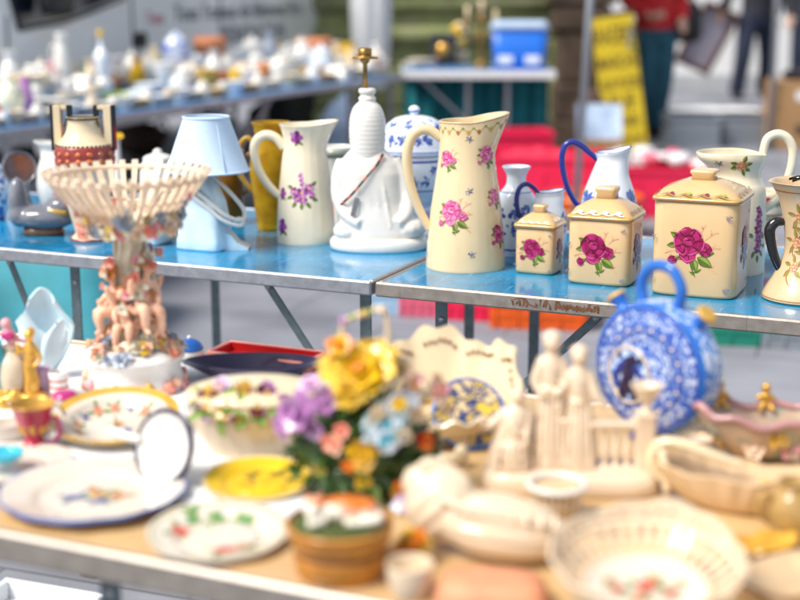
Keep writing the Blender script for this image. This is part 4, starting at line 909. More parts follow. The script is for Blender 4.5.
for i in range(10):
    a = i*.63; b.tube(cr([(17*k*cos(a), 17*k*sin(a), h(345)), (12.5*k*cos(a + .5), 12.5*k*sin(a + .5), h(310)), (15*k*cos(a + 1), 15*k*sin(a + 1), h(262)), (16*k*cos(a + 1.2), 16*k*sin(a + 1.2), h(238))], 5), 1.5*k, 'mint_grey', 6)
b.build('stem', CP)
def putto(name, ang, z0, s, flip=1, lean=0):
    """small seated child figure, facing outwards"""
    M_ = Matrix.Rotation(ang + pi/2, 3, 'Z'); O = V((15*k*cos(ang), 15*k*sin(ang), z0)); T = lambda x, y, z: M_ @ V((x*flip*s, y*s, z*s)) + O
    b = MB(); m = 'peach'
    b.tube([T(0, 0, -10), T(lean*.3, -2, 0), T(lean, -4, 14), T(lean*1.2, -3, 24)], [9*s, 9.5*s, 9*s, 6*s], m, 14); b.ball(T(0, -2, -9), 10*s, m)
    b.tube([T(lean*1.2, -3, 24), T(lean*1.4, -5, 34)], [4.5*s, 4*s], m, 10); b.ball(T(lean*1.5, -7, 40), (8*s, 8*s, 9*s), m)
    b.ball(T(lean*1.5, -15, 39), 1.8*s, m, 8, 6); b.ball(T(lean*1.5 - 4, -12.5, 36), 3*s, m, 8, 6); b.ball(T(lean*1.5 + 4, -12.5, 36), 3*s, m, 8, 6)
    for sx, el, ha in ((-1, (-17, -7, 12), (-22, -14, 26)), (1, (16, -9, 10), (10, -20, 2))):
        b.tube(cr([T(sx*8 + lean, -3, 22), T(*el), T(*ha)], 4), [5*s, 4.6*s, 3.4*s], m, 10); b.ball(T(*ha), 3.8*s, m, 8, 6)
        for f in range(4): b.tube([T(*ha), T(ha[0] + sx*(f - 1.5)*1.6, ha[1] - 3, ha[2] + 5 - abs(f - 1.5))], [1.3*s, 1*s], m, 6)
    for sx, kn, ft in ((-1, (-11, -22, -6), (-9, -21, -30)), (1, (9, -23, -10), (13, -18, -38))):
        b.tube(cr([T(sx*6, -4, -10), T(*kn), T(*ft)], 4), [8*s, 6.8*s, 6*s, 3.6*s], m, 12); b.tube([T(*ft), T(ft[0], ft[1] - 8, ft[2] - 2)], [3.6*s, 2.6*s], m, 8)
    o = fuse(b, 1.25*s, 3, name, CP)
    hb = MB()
    rr = random.Random(int(ang*10))
    for i in range(26):
        d = V((rr.gauss(0, 1), rr.gauss(.5, .8), abs(rr.gauss(.6, .8)))).normalized(); q = V((lean*1.5, -6.5, 41)) + V((d.x*8, d.y*8, d.z*9)); hb.ball(T(*q), rr.uniform(2.2, 3.4)*s, 'ginger', 7, 5)
    hb.build('hair', o)
    if flip > 0:
        db = MB(); db.tube(cr([T(-10, 4, 10), T(-4, -12, -2), T(8, -14, -10), T(14, -8, -22)], 4), [4*s, 5*s, 5.5*s, 3*s], 'peach_pale', 8, .5); db.build('drape', o)
putto('putto', R(-162), h(304), k*.80, -1, -5); putto('putto', R(-45), h(298), k*.86, 1, 5); putto('putto', R(80), h(306), k*.9, 1, 0); putto('putto', R(-100), h(316), k*.66, -1, 3); putto('putto', R(-15), h(318), k*.6, -1, 0)
b = MB(); 
b.lathe(cr([(45*k, 0), (50*k, 3*k), (48*k, 8*k), (45*k, 20*k), (46*k, 28*k), (49*k, 33*k), (47*k, 37*k), (34*k, 44*k), (24*k, h(349)), (.1*k, h(347))], 4), 'white_glaze', 56, fl=.02, nf=8); b.build('base', CP)
b = MB(); rr = random.Random(5)
for i in range(44):
    a = rr.random()*6.28; q = rr.random(); r_ = (26 + 22*q)*k; z = (56 - 16*q)*k; mm = (['pink_coral', 'peach'], ['peach_pale'], ['slate_blue'], ['mint_grey'], ['cream_pale'], ['peach', 'yellow_glaze'])[i % 6]
    flower(b, (r_*cos(a), r_*sin(a), z), (cos(a), sin(a), .9), rr.uniform(7, 11)*k, mm, 2, 5, i, .7, 'yellow_glaze' if i % 3 == 0 else mm[0])
for i in range(28):
    a = 2*pi*i/28; b.ball((49*k*cos(a), 49*k*sin(a), (6 + 3*(i % 3))*k), rr.uniform(3, 6.5)*k, ('pink_coral', 'peach', 'rose_pink', 'mustard', 'peach_pale')[i % 5], 8, 6, .4, 3, i)
b.build('base_flowers', CP)
b = MB(); rr = random.Random(15)
for i in range(84):
    a = rr.random()*6.28; y = rr.uniform(250, 348); r_ = (15 + rr.random()*16)*k; mm = (['peach'], ['rose_pink'], ['peach_pale'], ['peach'], ['pink_coral'], ['cream_pale'], ['ginger'], ['mint_grey'])[i % 8]
    flower(b, (r_*cos(a), r_*sin(a), h(y)), (cos(a), sin(a), .2), rr.uniform(4.5, 8)*k, mm, 2, 5, i, .6, mm[0])
    if i % 2: leaf3(b, (r_*cos(a), r_*sin(a), h(y)), (cos(a + 1), sin(a + 1), rr.uniform(-.8, .8)), (cos(a), sin(a), 0), 9*k, 3*k, 'mint_grey')
b.build('stem_flowers', CP)
P = at(114, 352); 
# small blue topped box right of the compote
P = base(190, 362, 12); k = K(P); h = lambda y: H(P, y); t = thing('trinket_box', 'small white trinket box with a bright blue lid right of the compote foot', 'box', P)
b = MB(); b.lathe(cr([(11*k, 0), (13*k, 2*k), (13.5*k, 8*k), (12.5*k, 10*k)], 3), 'white_glaze', 28); b.build('body', t); b = MB(); b.lathe(cr([(13.5*k, 10.2*k), (14*k, 12*k), (11*k, 17*k), (5*k, 20.5*k), (.1*k, 21*k)], 4), 'cobalt_mid', 28); b.ball((0, 0, 22*k), 2.5*k, 'blue_white', 8, 6); b.build('lid', t)

CER('gold_lustre', (.60, .33, .04), rough=.22, var=.25); CER('boat_glaze', (.52, .38, .27), rough=.25, var=.2, blotch=((.28, .31, .25), 28, .5)); CER('jug_brown', (.42, .27, .09), rough=.25, var=.3); CER('rust_tan', (.42, .22, .10)); CER('petal_blue', (.60, .76, .84), rough=.25, var=.08)
# added white sheet, stands for blown-out brightness on the left of the table
A_ = at(70, 470); o_ = None
b = MB(); b.sheet(lambda u, v: TX*((u - .5)*.86) + TY*((v - .5)*.50) + V((0, 0, .0022 + .0012*mnoise.noise(V((u*4, v*4, 3))))), 30, 22, .0012, 'paper_white'); o_ = b.build('bright_sheet', None, nt0 + TX*.43 + TY*(NDP*.58) + V((0, 0, TZ - nt0.z))); tag(o_, 'white paper spread over the left part of the near table under the compote', 'paper')
# ---- left end cluster
P = base(46, 386, 20); k = K(P); h = lambda y: H(P, y); t = thing('leaf_vase', 'tall pale blue white vase like a folded lily leaf at the left', 'vase', P)
def lily(cx, wl, wr, top, tipx, bow, dy):
    def fn(u, v):
        x = (u - .5)*2; w = (wl if x < 0 else wr)*(sin(pi*(.06 + .60*v))**.8)*(1 - .55*max(0, v - .62)/.38*abs(x)**2)
        ht = top*(v - .16*v**3*abs(x)**1.5 + .03*sin(5*x + 1)*v**3)
        return V(((cx*v + tipx*v**3 + w*x)*k, (dy + bow*(1 - x*x)*sin(pi*min(1, v*.9)) - 5*v*v + 2*sin(4*x)*v)*k, (8 + ht)*k))
    return fn
b = MB(); b.sheet(lily(4, 24, 30, 84, -6, 10, 4), 30, 26, 2.2*k, 'petal_blue'); b.sheet(lily(-6, 16, 14, 62, -10, -7, -3), 24, 20, 2.2*k, 'petal_blue'); b.sheet(lily(12, 12, 16, 56, 8, -6, -4), 24, 20, 2.2*k, 'petal_blue'); b.build('petals', t)
b = MB(); b.lathe(cr([(17*k, 0), (18*k, 2*k), (13*k, 6*k), (8*k, 12*k), (.1*k, 14*k)], 4), 'white_glaze', 32); b.build('foot', t)
P = base(32, 404, 14); k = K(P); h = lambda y: H(P, y); t = thing('gold_figurine', 'small gold standing lady figurine rising behind the crimson goblet', 'figurine', P)
b = MB(); b.lathe(cr([(15*k, 0), (16*k, 2*k), (15*k, 6*k), (12*k, 9*k), (.1*k, 10*k)], 3), 'gold', 28); b.build('base', t)
b = MB(); g = 'gold'; b.tube(cr([(0, 0, 6*k), (1*k, 0, 20*k), (-1*k, 0, 36*k), (2*k, 0, 50*k), (0, 0, 60*k)], 4), [8*k, 8*k, 6*k, 7*k, 4*k], g, 14); b.ball((1*k, -1*k, 67*k), (5*k, 5*k, 6*k), g); b.ball((2*k, 2*k, 70*k), 4.5*k, g)
b.tube(cr([(5*k, -1*k, 55*k), (12*k, -4*k, 44*k), (5*k, -8*k, 36*k)], 3), [3*k, 2.4*k, 2*k], g, 8); b.tube(cr([(-5*k, -1*k, 55*k), (-11*k, -2*k, 48*k), (-9*k, -6*k, 60*k)], 3), [3*k, 2.4*k, 2*k], g, 8)
fuse(b, 1.2*k, 3, 'figure', t)
P = base(14, 402, 14); k = K(P); h = lambda y: H(P, y); t = thing('white_vase', 'round white vase behind the gilded ornament at the left edge', 'vase', P)
b = MB(); b.lathe(cr([(9*k, 0), (11*k, 3*k), (17*k, 20*k), (16*k, 38*k), (8*k, 48*k), (7*k, 52*k), (9*k, 54*k), (7*k, 54*k), (5*k, 48*k)], 4), 'ivory', 32); b.build('body', t)
P = V((P.x + .000, P.y, TZ + 54*k)); t = thing('bird_figurine', 'tiny pink and white bird figurine perched on the round white vase', 'figurine', P)
b = MB(); b.tube(cr([(6*k, 0, 6*k), (0, 0, 10*k), (-4*k, 0, 18*k)], 4), [4*k, 7*k, 5*k], 'rose_pink', 12); b.ball((-3*k, -1*k, 23*k), 5.5*k, 'rose_pink'); b.tube([(5*k, 0, 7*k), (16*k, 2*k, 3*k)], [3*k, 1.5*k], 'rose_pink', 8); b.tube([(0, 0, 9*k), (0, 0, 0)], [3*k, 4*k], 'rose_pink', 8); fuse(b, 1.0*k, 3, 'body', t)
b = MB(); b.tube([(-7*k, -2*k, 23*k), (-11*k, -3*k, 22*k)], [1.8*k, .3*k], 'orange_glaze', 6); b.build('beak', t)
b = MB(); b.ball((-1*k, -5*k, 11*k), (7*k, 2.4*k, 4.5*k), 'magenta', 12, 8, .3); b.build('wing', t)
P = base(-6, 404, 14); k = K(P); t = thing('aqua_bowl', 'bright aqua vase cut by the left edge of the picture', 'vase', P)
b = MB(); b.lathe(cr([(9*k, 0), (10*k, 3*k), (13*k, 26*k), (14*k, 44*k), (11*k, 56*k), (12*k, 60*k), (9*k, 60*k), (9*k, 50*k)], 4), 'aqua_glaze', 32); b.build('body', t)
P = base(9, 412, 10); k = K(P); t = thing('gilt_ornament', 'small knobbly gilt ornament left of the crimson goblet', 'ornament', P)
b = MB(); rr = random.Random(4); b.loft([(10*k, 7*k, 0, 2.5), (10*k, 7*k, 4*k, 2.5)], 'gold', 24)
for i in range(14): b.ball((rr.uniform(-8, 8)*k, rr.uniform(-5, 5)*k, rr.uniform(5, 18)*k), rr.uniform(3, 5)*k, 'gold', 8, 6, .3, 3, i)
fuse(b, 1.2*k, 2, 'body', t)
P = base(60, 402, 9); k = K(P); h = lambda y: H(P, y); t = thing('banded_pot', 'small white pot with red bands in front of the leaf vase', 'pot', P)
b = MB(); b.lathe([(8*k, 0), (9*k, 1*k), (9.5*k, 10*k), (9*k, 20*k), (10.5*k, 26*k), (10*k, 29*k), (8*k, 29*k), (7*k, 14*k), (.1*k, 4*k)], 'white_glaze', 30)
for z in (6, 13, 20): b.lathe([(9.3*k, z*k), (9.9*k, (z + 1)*k), (9.3*k, (z + 2)*k)], 'red_glaze', 30)
b.build('body', t)
P = base(43, 398, 10); k = K(P); t = thing('pink_cup', 'small pale pink beaker beside the gold figurine', 'beaker', P)
b = MB(); b.lathe(cr([(7*k, 0), (8*k, 2*k), (9*k, 26*k), (8*k, 26*k), (6.5*k, 4*k), (.1*k, 3*k)], 3), 'lilac_pale', 26); b.build('body', t)
P = base(35, 455, 16); k = K(P); h = lambda y: H(P, y); t = thing('crimson_goblet', 'flared crimson and gold goblet on a white foot at the left front', 'goblet', P)
pr = cr([(14*k, 0), (15*k, 2*k), (14*k, 6*k), (10*k, 10*k), (9*k, 16*k), (11*k, 24*k), (15*k, h(424)), (20*k, h(409)), (23*k, h(404)), (21.5*k, h(404)), (14*k, h(420)), (8*k, 20*k), (.1*k, 17*k)], 4)
b = MB(); b.lathe(pr, 'crimson', 40, ms=['white_glaze']*9 + ['crimson']*(len(pr) - 10 - 16) + ['gold']*16); 
for i in range(9):
    a = i*.7; b.ball((12.8*k*cos(a), 12.8*k*sin(a), 27*k), (3*k, 3*k, 8*k), 'gold', 8, 6, .5, 3, i)
b.build('bowl', t); handle(t, [(14*k, -2*k, 33*k), (24*k, -3*k, 34*k), (27*k, -3*k, 22*k), (21*k, -2*k, 10*k), (11*k, 0, 10*k)], 2.2*k, 'magenta')
P = base(66, 424, 12); k = K(P); t = thing('magenta_cup', 'white cup with a magenta lid behind the crimson goblet', 'cup', P)
b = MB(); b.lathe(cr([(8*k, 0), (9*k, 2*k), (11*k, 16*k), (12*k, 24*k)], 3), 'white_glaze', 30)
S = Surf([(8*k, 0), (9*k, 2*k), (11*k, 16*k), (12*k, 24*k)])
for q in range(5): prose(b, S.map(q*1.3, 14*k), 0, 0, 4*k, q, ('ink_black', 'slate', 'brick', 'sprig'))
b.build('body', t); b = MB(); b.lathe(cr([(12.5*k, 24.2*k), (13*k, 26*k), (9*k, 30*k), (.1*k, 31*k)], 3), 'magenta', 30); b.build('lid', t)
P = base(53, 440, 10); k = K(P); t = thing('oval_plaque', 'little oval white plaque with a brown rim leaning by the crimson goblet', 'plaque', P)
b = MB(); b.lathe(cr([(.1*k, 0), (9*k, .5*k), (11*k, 1.5*k), (12*k, 0), (10*k, -2*k), (.1*k, -2*k)], 3), 'white_glaze', 36, 1, 1.4, (0, 0, 17*k), Matrix.Rotation(R(72), 3, 'X')); tor = [Matrix.Rotation(R(72), 3, 'X') @ V((11.6*k*cos(a), 16.4*k*sin(a), 0)) + V((0, 0, 17*k)) for a in [2*pi*i/40 for i in range(41)]]; b.tube(tor, 1.4*k, 'brown_band', 6)
mpq = lambda x, y, off: Matrix.Rotation(R(72), 3, 'X') @ V((x, y, .6*k + off)) + V((0, 0, 17*k))
prose(b, mpq, 0, 0, 5*k, 3, ('ink_black', 'slate', 'brick', 'sprig')); b.build('body', t)

# ---- tureen with pansies, red tray, navy platter
P = at(262, 366); k = K(P); t = thing('red_tray', 'bright red tray lying at the back edge of the near table', 'tray', P + TY*.012, TR)
b = MB(); b.box((0, 0, .004), (.150, .060, .006), 'red_glaze', b=.002)
for y in (-1, 1): b.box((0, y*.029, .010), (.150, .003, .018), 'red_glaze', b=.001); b.box((0, y*.033, .010), (.158, .005, .019), 'pink_coral', b=.002)
for x in (-1, 1): b.box((x*.0745, 0, .0095), (.003, .056, .017), 'red_glaze', b=.001); b.box((x*.0785, 0, .010), (.005, .060, .018), 'pink_coral', b=.002)
b.build('tray_body', t)
P = base(252, 396, 60); k = K(P); h = lambda y: H(P, y); t = thing('navy_platter', 'dark navy oval bowl between the red tray and the pansy tureen', 'bowl', P)
b = MB(); b.lathe(cr([(34*k, 0), (36*k, 2*k), (50*k, 8*k), (64*k, 16*k), (69*k, 18*k), (67*k, 18.8*k), (50*k, 11*k), (34*k, 5*k), (.1*k, 5*k)], 4), 'navy_glaze', 60, 1, .46); b.build('body', t)
P = base(258, 470, 62); k = K(P); h = lambda y: H(P, y); t = thing('pansy_tureen', 'cream lidded tureen with modelled pansies behind the ceramic bouquet', 'tureen', P)
b = MB(); b.lathe(cr([(46*k, 0), (50*k, 2*k), (50*k, 6*k), (60*k, 20*k), (69*k, 40*k), (70*k, 54*k), (68*k, 58*k)], 5), 'ivory', 64, 1, .72, fl=.012, nf=20); b.build('body', t)
b = MB(); b.lathe(cr([(70*k, 58.3*k), (71*k, 60*k), (67*k, 64*k), (52*k, 69*k), (32*k, 72*k), (.1*k, 73*k)], 5), 'cream_pale', 64, 1, .72); b.build('lid', t)
b = MB(); rr = random.Random(9); g3 = lambda u, v: V((u*k, -(50*sqrt(max(.02, 1 - (u/71)**2)) - 17*max(0, v)/16)*k, (58 + v*.8)*k))
for i, (u, v, r_, mm) in enumerate(((-44, 6, 13, ['maroon', 'mustard']), (-24, -2, 12, ['mustard', 'maroon']), (-8, 14, 13, ['maroon', 'mustard']), (-32, 18, 12, ['lilac_pale']), (14, 14, 12, ['maroon', 'lilac']), (-58, -2, 9, ['lilac_pale']), (6, 0, 10, ['maroon']), (-12, -12, 9, ['maroon', 'mustard']), (30, 6, 11, ['lilac']), (-45, -12, 7, ['lilac']))):
    p = g3(u, v); flower(b, p, (u/110, -.8, .6), r_*k, mm, 2, 5, i, .35, 'yellow_glaze')
for i in range(22): p = g3(rr.uniform(-62, 30), rr.uniform(-18, 22)); leaf3(b, p, (rr.uniform(-1, 1), -.5, rr.uniform(-1, .4)), (0, -.8, .5), rr.uniform(12, 20)*k, 3.4*k, 'leaf_light')
b.build('pansies', t)

# ---- ceramic flower basket
P = base(352, 508, 42); k = K(P); BQ = thing('ceramic_bouquet', 'big ceramic flower bouquet with a yellow rose and a lilac bloom in a leafy basket', 'bouquet', P)
L_ = lambda x, y, dy=0: atY(x, y, P.y + dy) - P
b = MB(); b.lathe(cr([(26*k, 0), (30*k, 4*k), (38*k, 20*k), (44*k, 36*k), (.1*k, 44*k)], 4), 'leaf_green', 40, 1, .8); b.build('basket', BQ)
b = MB(); rr = random.Random(21)
b.ball(L_(362, 448), (62*k, 38*k, 46*k), 'leaf_green', 26, 16, .35, 2.5, 2)
for i in range(420):
    d = V((rr.gauss(0, 1), rr.gauss(-.35, .8), rr.gauss(-.1, .9))).normalized(); q = rr.uniform(.95, 1.16); p = L_(364, 448) + V((d.x*62*k*q, d.y*40*k*q, d.z*48*k*q))
    leaf3(b, p, d + V((rr.uniform(-.9, .9), rr.uniform(-.5, .2), rr.uniform(-.9, .7))), d, rr.uniform(8, 18)*k, rr.uniform(2.5, 5)*k, ('leaf_green', 'leaf_green', 'leaf_green', 'leaf_light', 'leaf_green')[rr.randrange(5)])
b.build('foliage', BQ)
blooms = [('yellow_rose', 358, 370, -.030, 36, ['yellow_glaze', 'butter', 'yellow_glaze'], 5, 8, (-.1, -.8, .7), 'orange_glaze'), ('yellow_bloom', 378, 356, -.01, 26, ['yellow_glaze', 'butter'], 4, 7, (.3, -.6, .9), 'orange_glaze'), ('yellow_bloom', 334, 366, -.015, 22, ['yellow_glaze', 'butter', 'mustard'], 3, 6, (-.6, -.7, .5), 'orange_glaze'), ('orange_bud', 338, 346, -.024, 15, ['orange_glaze', 'yellow_glaze'], 3, 5, (-.4, -.7, .6), 'orange_glaze'), ('yellow_bloom', 350, 394, -.045, 20, ['butter', 'yellow_glaze'], 3, 6, (-.2, -1, .1), 'mustard'),
          ('lilac_bloom', 296, 412, -.035, 27, ['lilac', 'lilac_pale', 'lilac'], 4, 6, (-.5, -.85, .1), 'lilac'), ('pale_lilac_bloom', 326, 402, -.02, 22, ['lilac_pale', 'lilac'], 3, 6, (-.1, -.8, .7), 'lilac'), ('lilac_bud', 282, 426, -.025, 14, ['lilac'], 3, 5, (-.8, -.8, -.2), 'lilac'), ('pale_lilac_bud', 310, 386, -.01, 15, ['lilac_pale'], 3, 5, (-.4, -.6, .8), 'lilac'), ('lilac_bud', 312, 428, -.045, 14, ['lilac', 'lilac_pale'], 3, 5, (-.2, -1, -.1), 'maroon'),
          ('pale_blue_rose', 386, 424, -.052, 30, ['sky_glaze', 'blue_white', 'cream_pale'], 5, 7, (.1, -.95, .3), 'aqua_glaze'), ('pale_blue_bloom', 402, 408, -.035, 20, ['sky_glaze', 'blue_white'], 3, 6, (.4, -.9, .4), 'yellow_glaze'), ('aqua_bud', 388, 438, -.078, 10, ['aqua_glaze', 'sky_glaze'], 2, 5, (0, -1, .1), 'aqua_glaze'),
          ('yellow_primrose', 362, 454, -.062, 19, ['yellow_glaze', 'mustard'], 3, 5, (0, -1, .1), 'yellow_glaze'), ('coral_bud', 332, 443, -.058, 13, ['pink_coral', 'peach'], 3, 5, (-.2, -1, .2), 'pink_coral'), ('coral_bud', 342, 430, -.055, 9, ['pink_coral'], 2, 5, (-.2, -1, .4), 'maroon'), ('red_bloom', 425, 440, -.045, 13, ['red_glaze', 'orange_glaze'], 3, 5, (.5, -.9, 0), 'yellow_glaze'),
          ('pink_bloom', 414, 386, -.02, 18, ['rose_pink', 'peach_pale', 'cream_pale'], 3, 6, (.4, -.8, .6), 'orange_glaze'), ('pale_pink_bloom', 438, 390, 0, 18, ['rose_pink', 'peach_pale'], 3, 5, (.8, -.7, .4), 'orange_glaze'), ('pink_bud', 444, 410, -.01, 12, ['peach_pale', 'cream_pale'], 3, 5, (.8, -.7, -.2), 'peach'), ('cream_bud', 416, 414, -.05, 11, ['cream_pale', 'peach_pale'], 3, 5, (.5, -1, 0), 'peach'),
          ('small_yellow_bloom', 364, 482, -.058, 11, ['yellow_glaze', 'leaf_light'], 2, 5, (0, -1, -.1), 'yellow_glaze'), ('amber_bloom', 400, 490, -.046, 13, ['mustard', 'orange_glaze'], 2, 5, (.2, -1, -.2), 'mustard'), ('olive_bud', 320, 470, -.045, 9, ['mustard', 'leaf_light'], 2, 5, (-.4, -1, -.1), 'mustard'), ('amber_bud', 348, 466, -.066, 8, ['orange_glaze'], 2, 5, (0, -1, 0), 'mustard'),
          ('yellow_tip', 398, 404, -.066, 9, ['yellow_glaze'], 2, 5, (.1, -1, .4), 'yellow_glaze'), ('cream_bloom', 402, 368, .01, 17, ['cream_pale', 'peach_pale'], 3, 6, (.4, -.6, .8), 'yellow_glaze')]
CER('butter', (.84, .58, .09), rough=.2)
for nm, x, y, dy, r_, mm, ly, n_, nr, co in blooms:
    b = MB(); c = L_(x, y, dy); flower(b, c, nr, r_*k*.92, mm, ly, n_, len(nm), .5, co)
    b.tube([c, c + (L_(362, 448) - c)*.6], [r_*k*.12, r_*k*.1], 'leaf_green', 6); b.build(nm, BQ)
b = MB(); pth = cr([tuple(L_(*q)) for q in ((344, 400), (341, 360), (342, 332), (344, 321), (352, 318), (368, 313), (382, 309), (387, 320), (388, 345), (386, 380), (384, 400))], 5)
b.tube(pth, 2.6*k, 'cream_pale', 8)
b.ball(L_(343, 321), (4*k, 4*k, 5*k), 'lilac', 8, 6); b.ball(L_(382, 310), (5.5*k, 5*k, 4.5*k), 'peach_pale', 10, 7, .2)
for i in range(5): b.ball(L_(352 + 6*i, 317 - 2*i), (3.6*k, 3.6*k, 3*k), ('leaf_light', 'cream', 'yellow_glaze')[i % 3], 8, 6)
b.build('handle', BQ)

# ---- scalloped dish and painted plate
P = base(438, 454, 50); k = K(P); h = lambda y: H(P, y); t = thing('scalloped_dish', 'large cream scalloped dish with pierced holes and a high back wall', 'dish', P)
def sd(u, v):
    a = 2*pi*u; back = max(0, sin(a)); front = max(0, -sin(a)); r_ = (42 + 36*v**.8 + 2.5*cos(14*a)*v*v)*k
    z = v*((h(350) - 0)*(.50 + .50*min(1, back*1.6)**.7) - 16*k*front) + v**3*(9*k*cos(5*(a - pi/2))*min(1, back*2) + 3*k*cos(18*a))
    return V((r_*cos(a)*1.05, r_*sin(a)*(.62 + .1*v), z + .003))
b = MB(); b.sheet(sd, 112, 22, 3*k, 'cream_pale', cu=True); b.lathe(cr([(42*k, 0), (43.5*k, 1*k), (42*k, 3*k), (.1*k, 3*k)], 2), 'cream_pale', 40, 1.05, .62)
for i in range(44):
    a = pi*(.04 + .92*i/43)
    if (i % 9) > 6: continue
    p = sd(a/(2*pi), .90 - .02*abs((i % 9) - 3)); p2 = V((p.x*.97, p.y*.97 - .002, p.z)); b.ball(p2, (1.7*k, 1.2*k, 2.4*k), 'brown_band', 7, 5)
pth = [sd(i/60, .28) + V((0, -.002, 0)) for i in range(61)]; b.tube(pth, 2.2*k, 'mustard', 6); b.build('body', t)
PAT('bird_pattern', (.72, .55, .30), (.03, .05, .16), 62, .47, c3=(.70, .50, .06)); 
P = base(468, 448, 14); k = K(P); t = thing('painted_plate', 'blue and yellow bird patterned plate standing in front of the scalloped dish', 'plate', P)
rot = Matrix.Rotation(.15, 3, 'Z') @ Matrix.Rotation(R(56), 3, 'X'); 
b = MB(); b.lathe(cr([(.1*k, 0), (24*k, .5*k), (30*k, 3*k), (36*k, 6*k)], 3), 'bird_pattern', 52, c=(0, 0, 30*k), rot=rot); b.lathe(cr([(.1*k, -2*k), (24*k, -1.5*k), (36*k, 4*k)], 3), 'cream', 52, c=(0, 0, 30*k), rot=rot)
tor = [rot @ V((36*k*cos(a), 36*k*sin(a), 5*k)) + V((0, 0, 30*k)) for a in [2*pi*i/52 for i in range(53)]]; b.tube(tor, 1.8*k, 'cobalt_mid', 6)
b.build('plate_body', t)

# ---- bisque figure group with balustrade
P = base(570, 500, 40); k = K(P); h = lambda y: H(P, y); FG = thing('figure_group', 'cream bisque group of robed figures beside a balustrade with an urn', 'figure group', P, -.06)
b = MB(); m = 'bisque'; b.loft([(86*k, 34*k, 0, 4), (88*k, 36*k, 2*k, 4), (87*k, 35*k, 15*k, 4), (82*k, 32*k, 20*k, 4), (78*k, 30*k, 22*k, 4)], m, 72); b.build('plinth', FG)
zb = 20*k
def robed(name, x, y, top, s, lean=0, hat=False, arm=None, wide=1, yaw=0):
    b = MB(); Hh = (h(top) - zb)/k                                # figure height in px
    T = lambda a, c, z: V((x*k + (a*cos(yaw) - c*sin(yaw))*k, y*k + (a*sin(yaw) + c*cos(yaw))*k, zb + z*k))
    hr = 8.3*s; zs = Hh - 2.4*hr; lx = lean
    b.tube([T(0, 0, 0), T(0, 0, Hh*.25), T(lx*.3, 0, Hh*.5), T(lx*.7, 0, zs - 12), T(lx, 0, zs - 2), T(lx, -1, zs + 6)], [17*wide, 14.5*wide, 12*wide, 12.5*wide, 10*wide, 4.5], m, 18, .8)
    b.v = [tuple(V(T(0, 0, 0)) + (V(v) - V(T(0, 0, 0)))) for v in b.v]
    rr = random.Random(int(x)); 
    for i in range(len(b.v)): pass
    b2 = MB(); b2.tube([T(0, 0, 0), T(0, 0, Hh*.25), T(lx*.3, 0, Hh*.5), T(lx*.7, 0, zs - 12), T(lx, 0, zs - 3), T(lx, -1, zs + 5)], [17*k*wide, 14.5*k*wide, 12*k*wide, 12*k*wide, 9.5*k*wide, 4.2*k], m, 18, .8)
    for i in range(12):
        a = -pi*.08 + i*2*pi/12 + .12*sin(i*5); w_ = wide; b2.tube(cr([T(16.5*w_*cos(a), 13*w_*sin(a), 0), T(13.5*w_*cos(a), 11*w_*sin(a), Hh*.3), T(11*w_*cos(a + .25) + lx*.4, 9*w_*sin(a + .25), Hh*.55)], 3), [3.2*k, 2.6*k, 1.8*k], m, 7)
    b2.ball(T(lx*1.05, -1.5, Hh - hr), (hr*k*.92, hr*k*.98, hr*k*1.12), m, 16, 12); b2.ball(T(lx*1.05, 2, Hh - hr*.7), (hr*k, hr*k, hr*k*.95), m, 14, 10)
    b2.tube([T(lx*1.05, -hr, Hh - hr*.9), T(lx*1.05, -hr - 2.4, Hh - hr*1.3)], [1.3*k, 1.6*k], m, 6)
    b2.ball(T(lx*1.05, hr*.9, Hh - hr*.9), (hr*k*.5, hr*k*.5, hr*k*.5), m, 10, 8)
    b2.tube(cr([T(lx - 9*wide, -5, zs - 6), T(lx*.8, -12*wide, zs - 22), T(lx*.5 + 11*wide, -7, zs - 36), T(13*wide, -8, zs - 60)], 4), [2.4*k, 3*k, 3.2*k, 2*k], m, 8)
    b2.tube(cr([T(lx*.6 - 11.5*wide, -3, zs - 30), T(lx*.6, -12*wide, zs - 33), T(lx*.6 + 11.5*wide, -3, zs - 30)], 4), 1.8*k, m, 8)
    for q in range(-2, 3): b2.tube(cr([T(lx*.6 + q*4.4, -11*wide + abs(q), zs - 34), T(q*5.6, -14*wide + abs(q), Hh*.3), T(q*7, -17*wide + 1.6*abs(q), 2)], 4), [1.2*k, 2*k, 2.6*k], m, 7)
    for q in range(10): b2.ball(T(lx*1.05 + hr*.86*cos(q*.63), hr*.15 + hr*.5*sin(q*.63), Hh - hr*.42), hr*.26*k, m, 7, 5)
    if hat: b2.lathe(cr([(.1*k, 0), (15*k, 0), (16*k, 1.5*k), (9*k, 3*k), (8*k, 9*k), (.1*k, 10*k)], 3), m, 24, c=T(lx*1.05, 0, Hh - hr*.5))
    for sx, el, ha in (arm or ((-1, (-15, -5, zs - 26), (-7, -14, zs - 38)), (1, (15, -5, zs - 26), (6, -14, zs - 36)))):
        b2.tube(cr([T(sx*9*wide + lx, 0, zs - 3), T(*el), T(*ha)], 4), [4.6*k, 4.6*k, 3*k], m, 10); b2.ball(T(*ha), 3.2*k, m, 8, 6)
    return fuse(b2, 1.2*k, 1, name, FG)
robed('robed_figure', -22, 4, 334, 1.12, 1)
robed('robed_figure', 6, 2, 347, 1.05, 0, arm=((-1, (-16, -4, 78), (-20, -8, 60)), (1, (17, -6, 76), (26, -8, 66))))
robed('cloaked_figure', -60, -4, 388, .95, 6, arm=((-1, (-22, -6, 44), (-30, -10, 52)), (1, (16, -6, 44), (14, -14, 30))), wide=1.3)
b = MB()
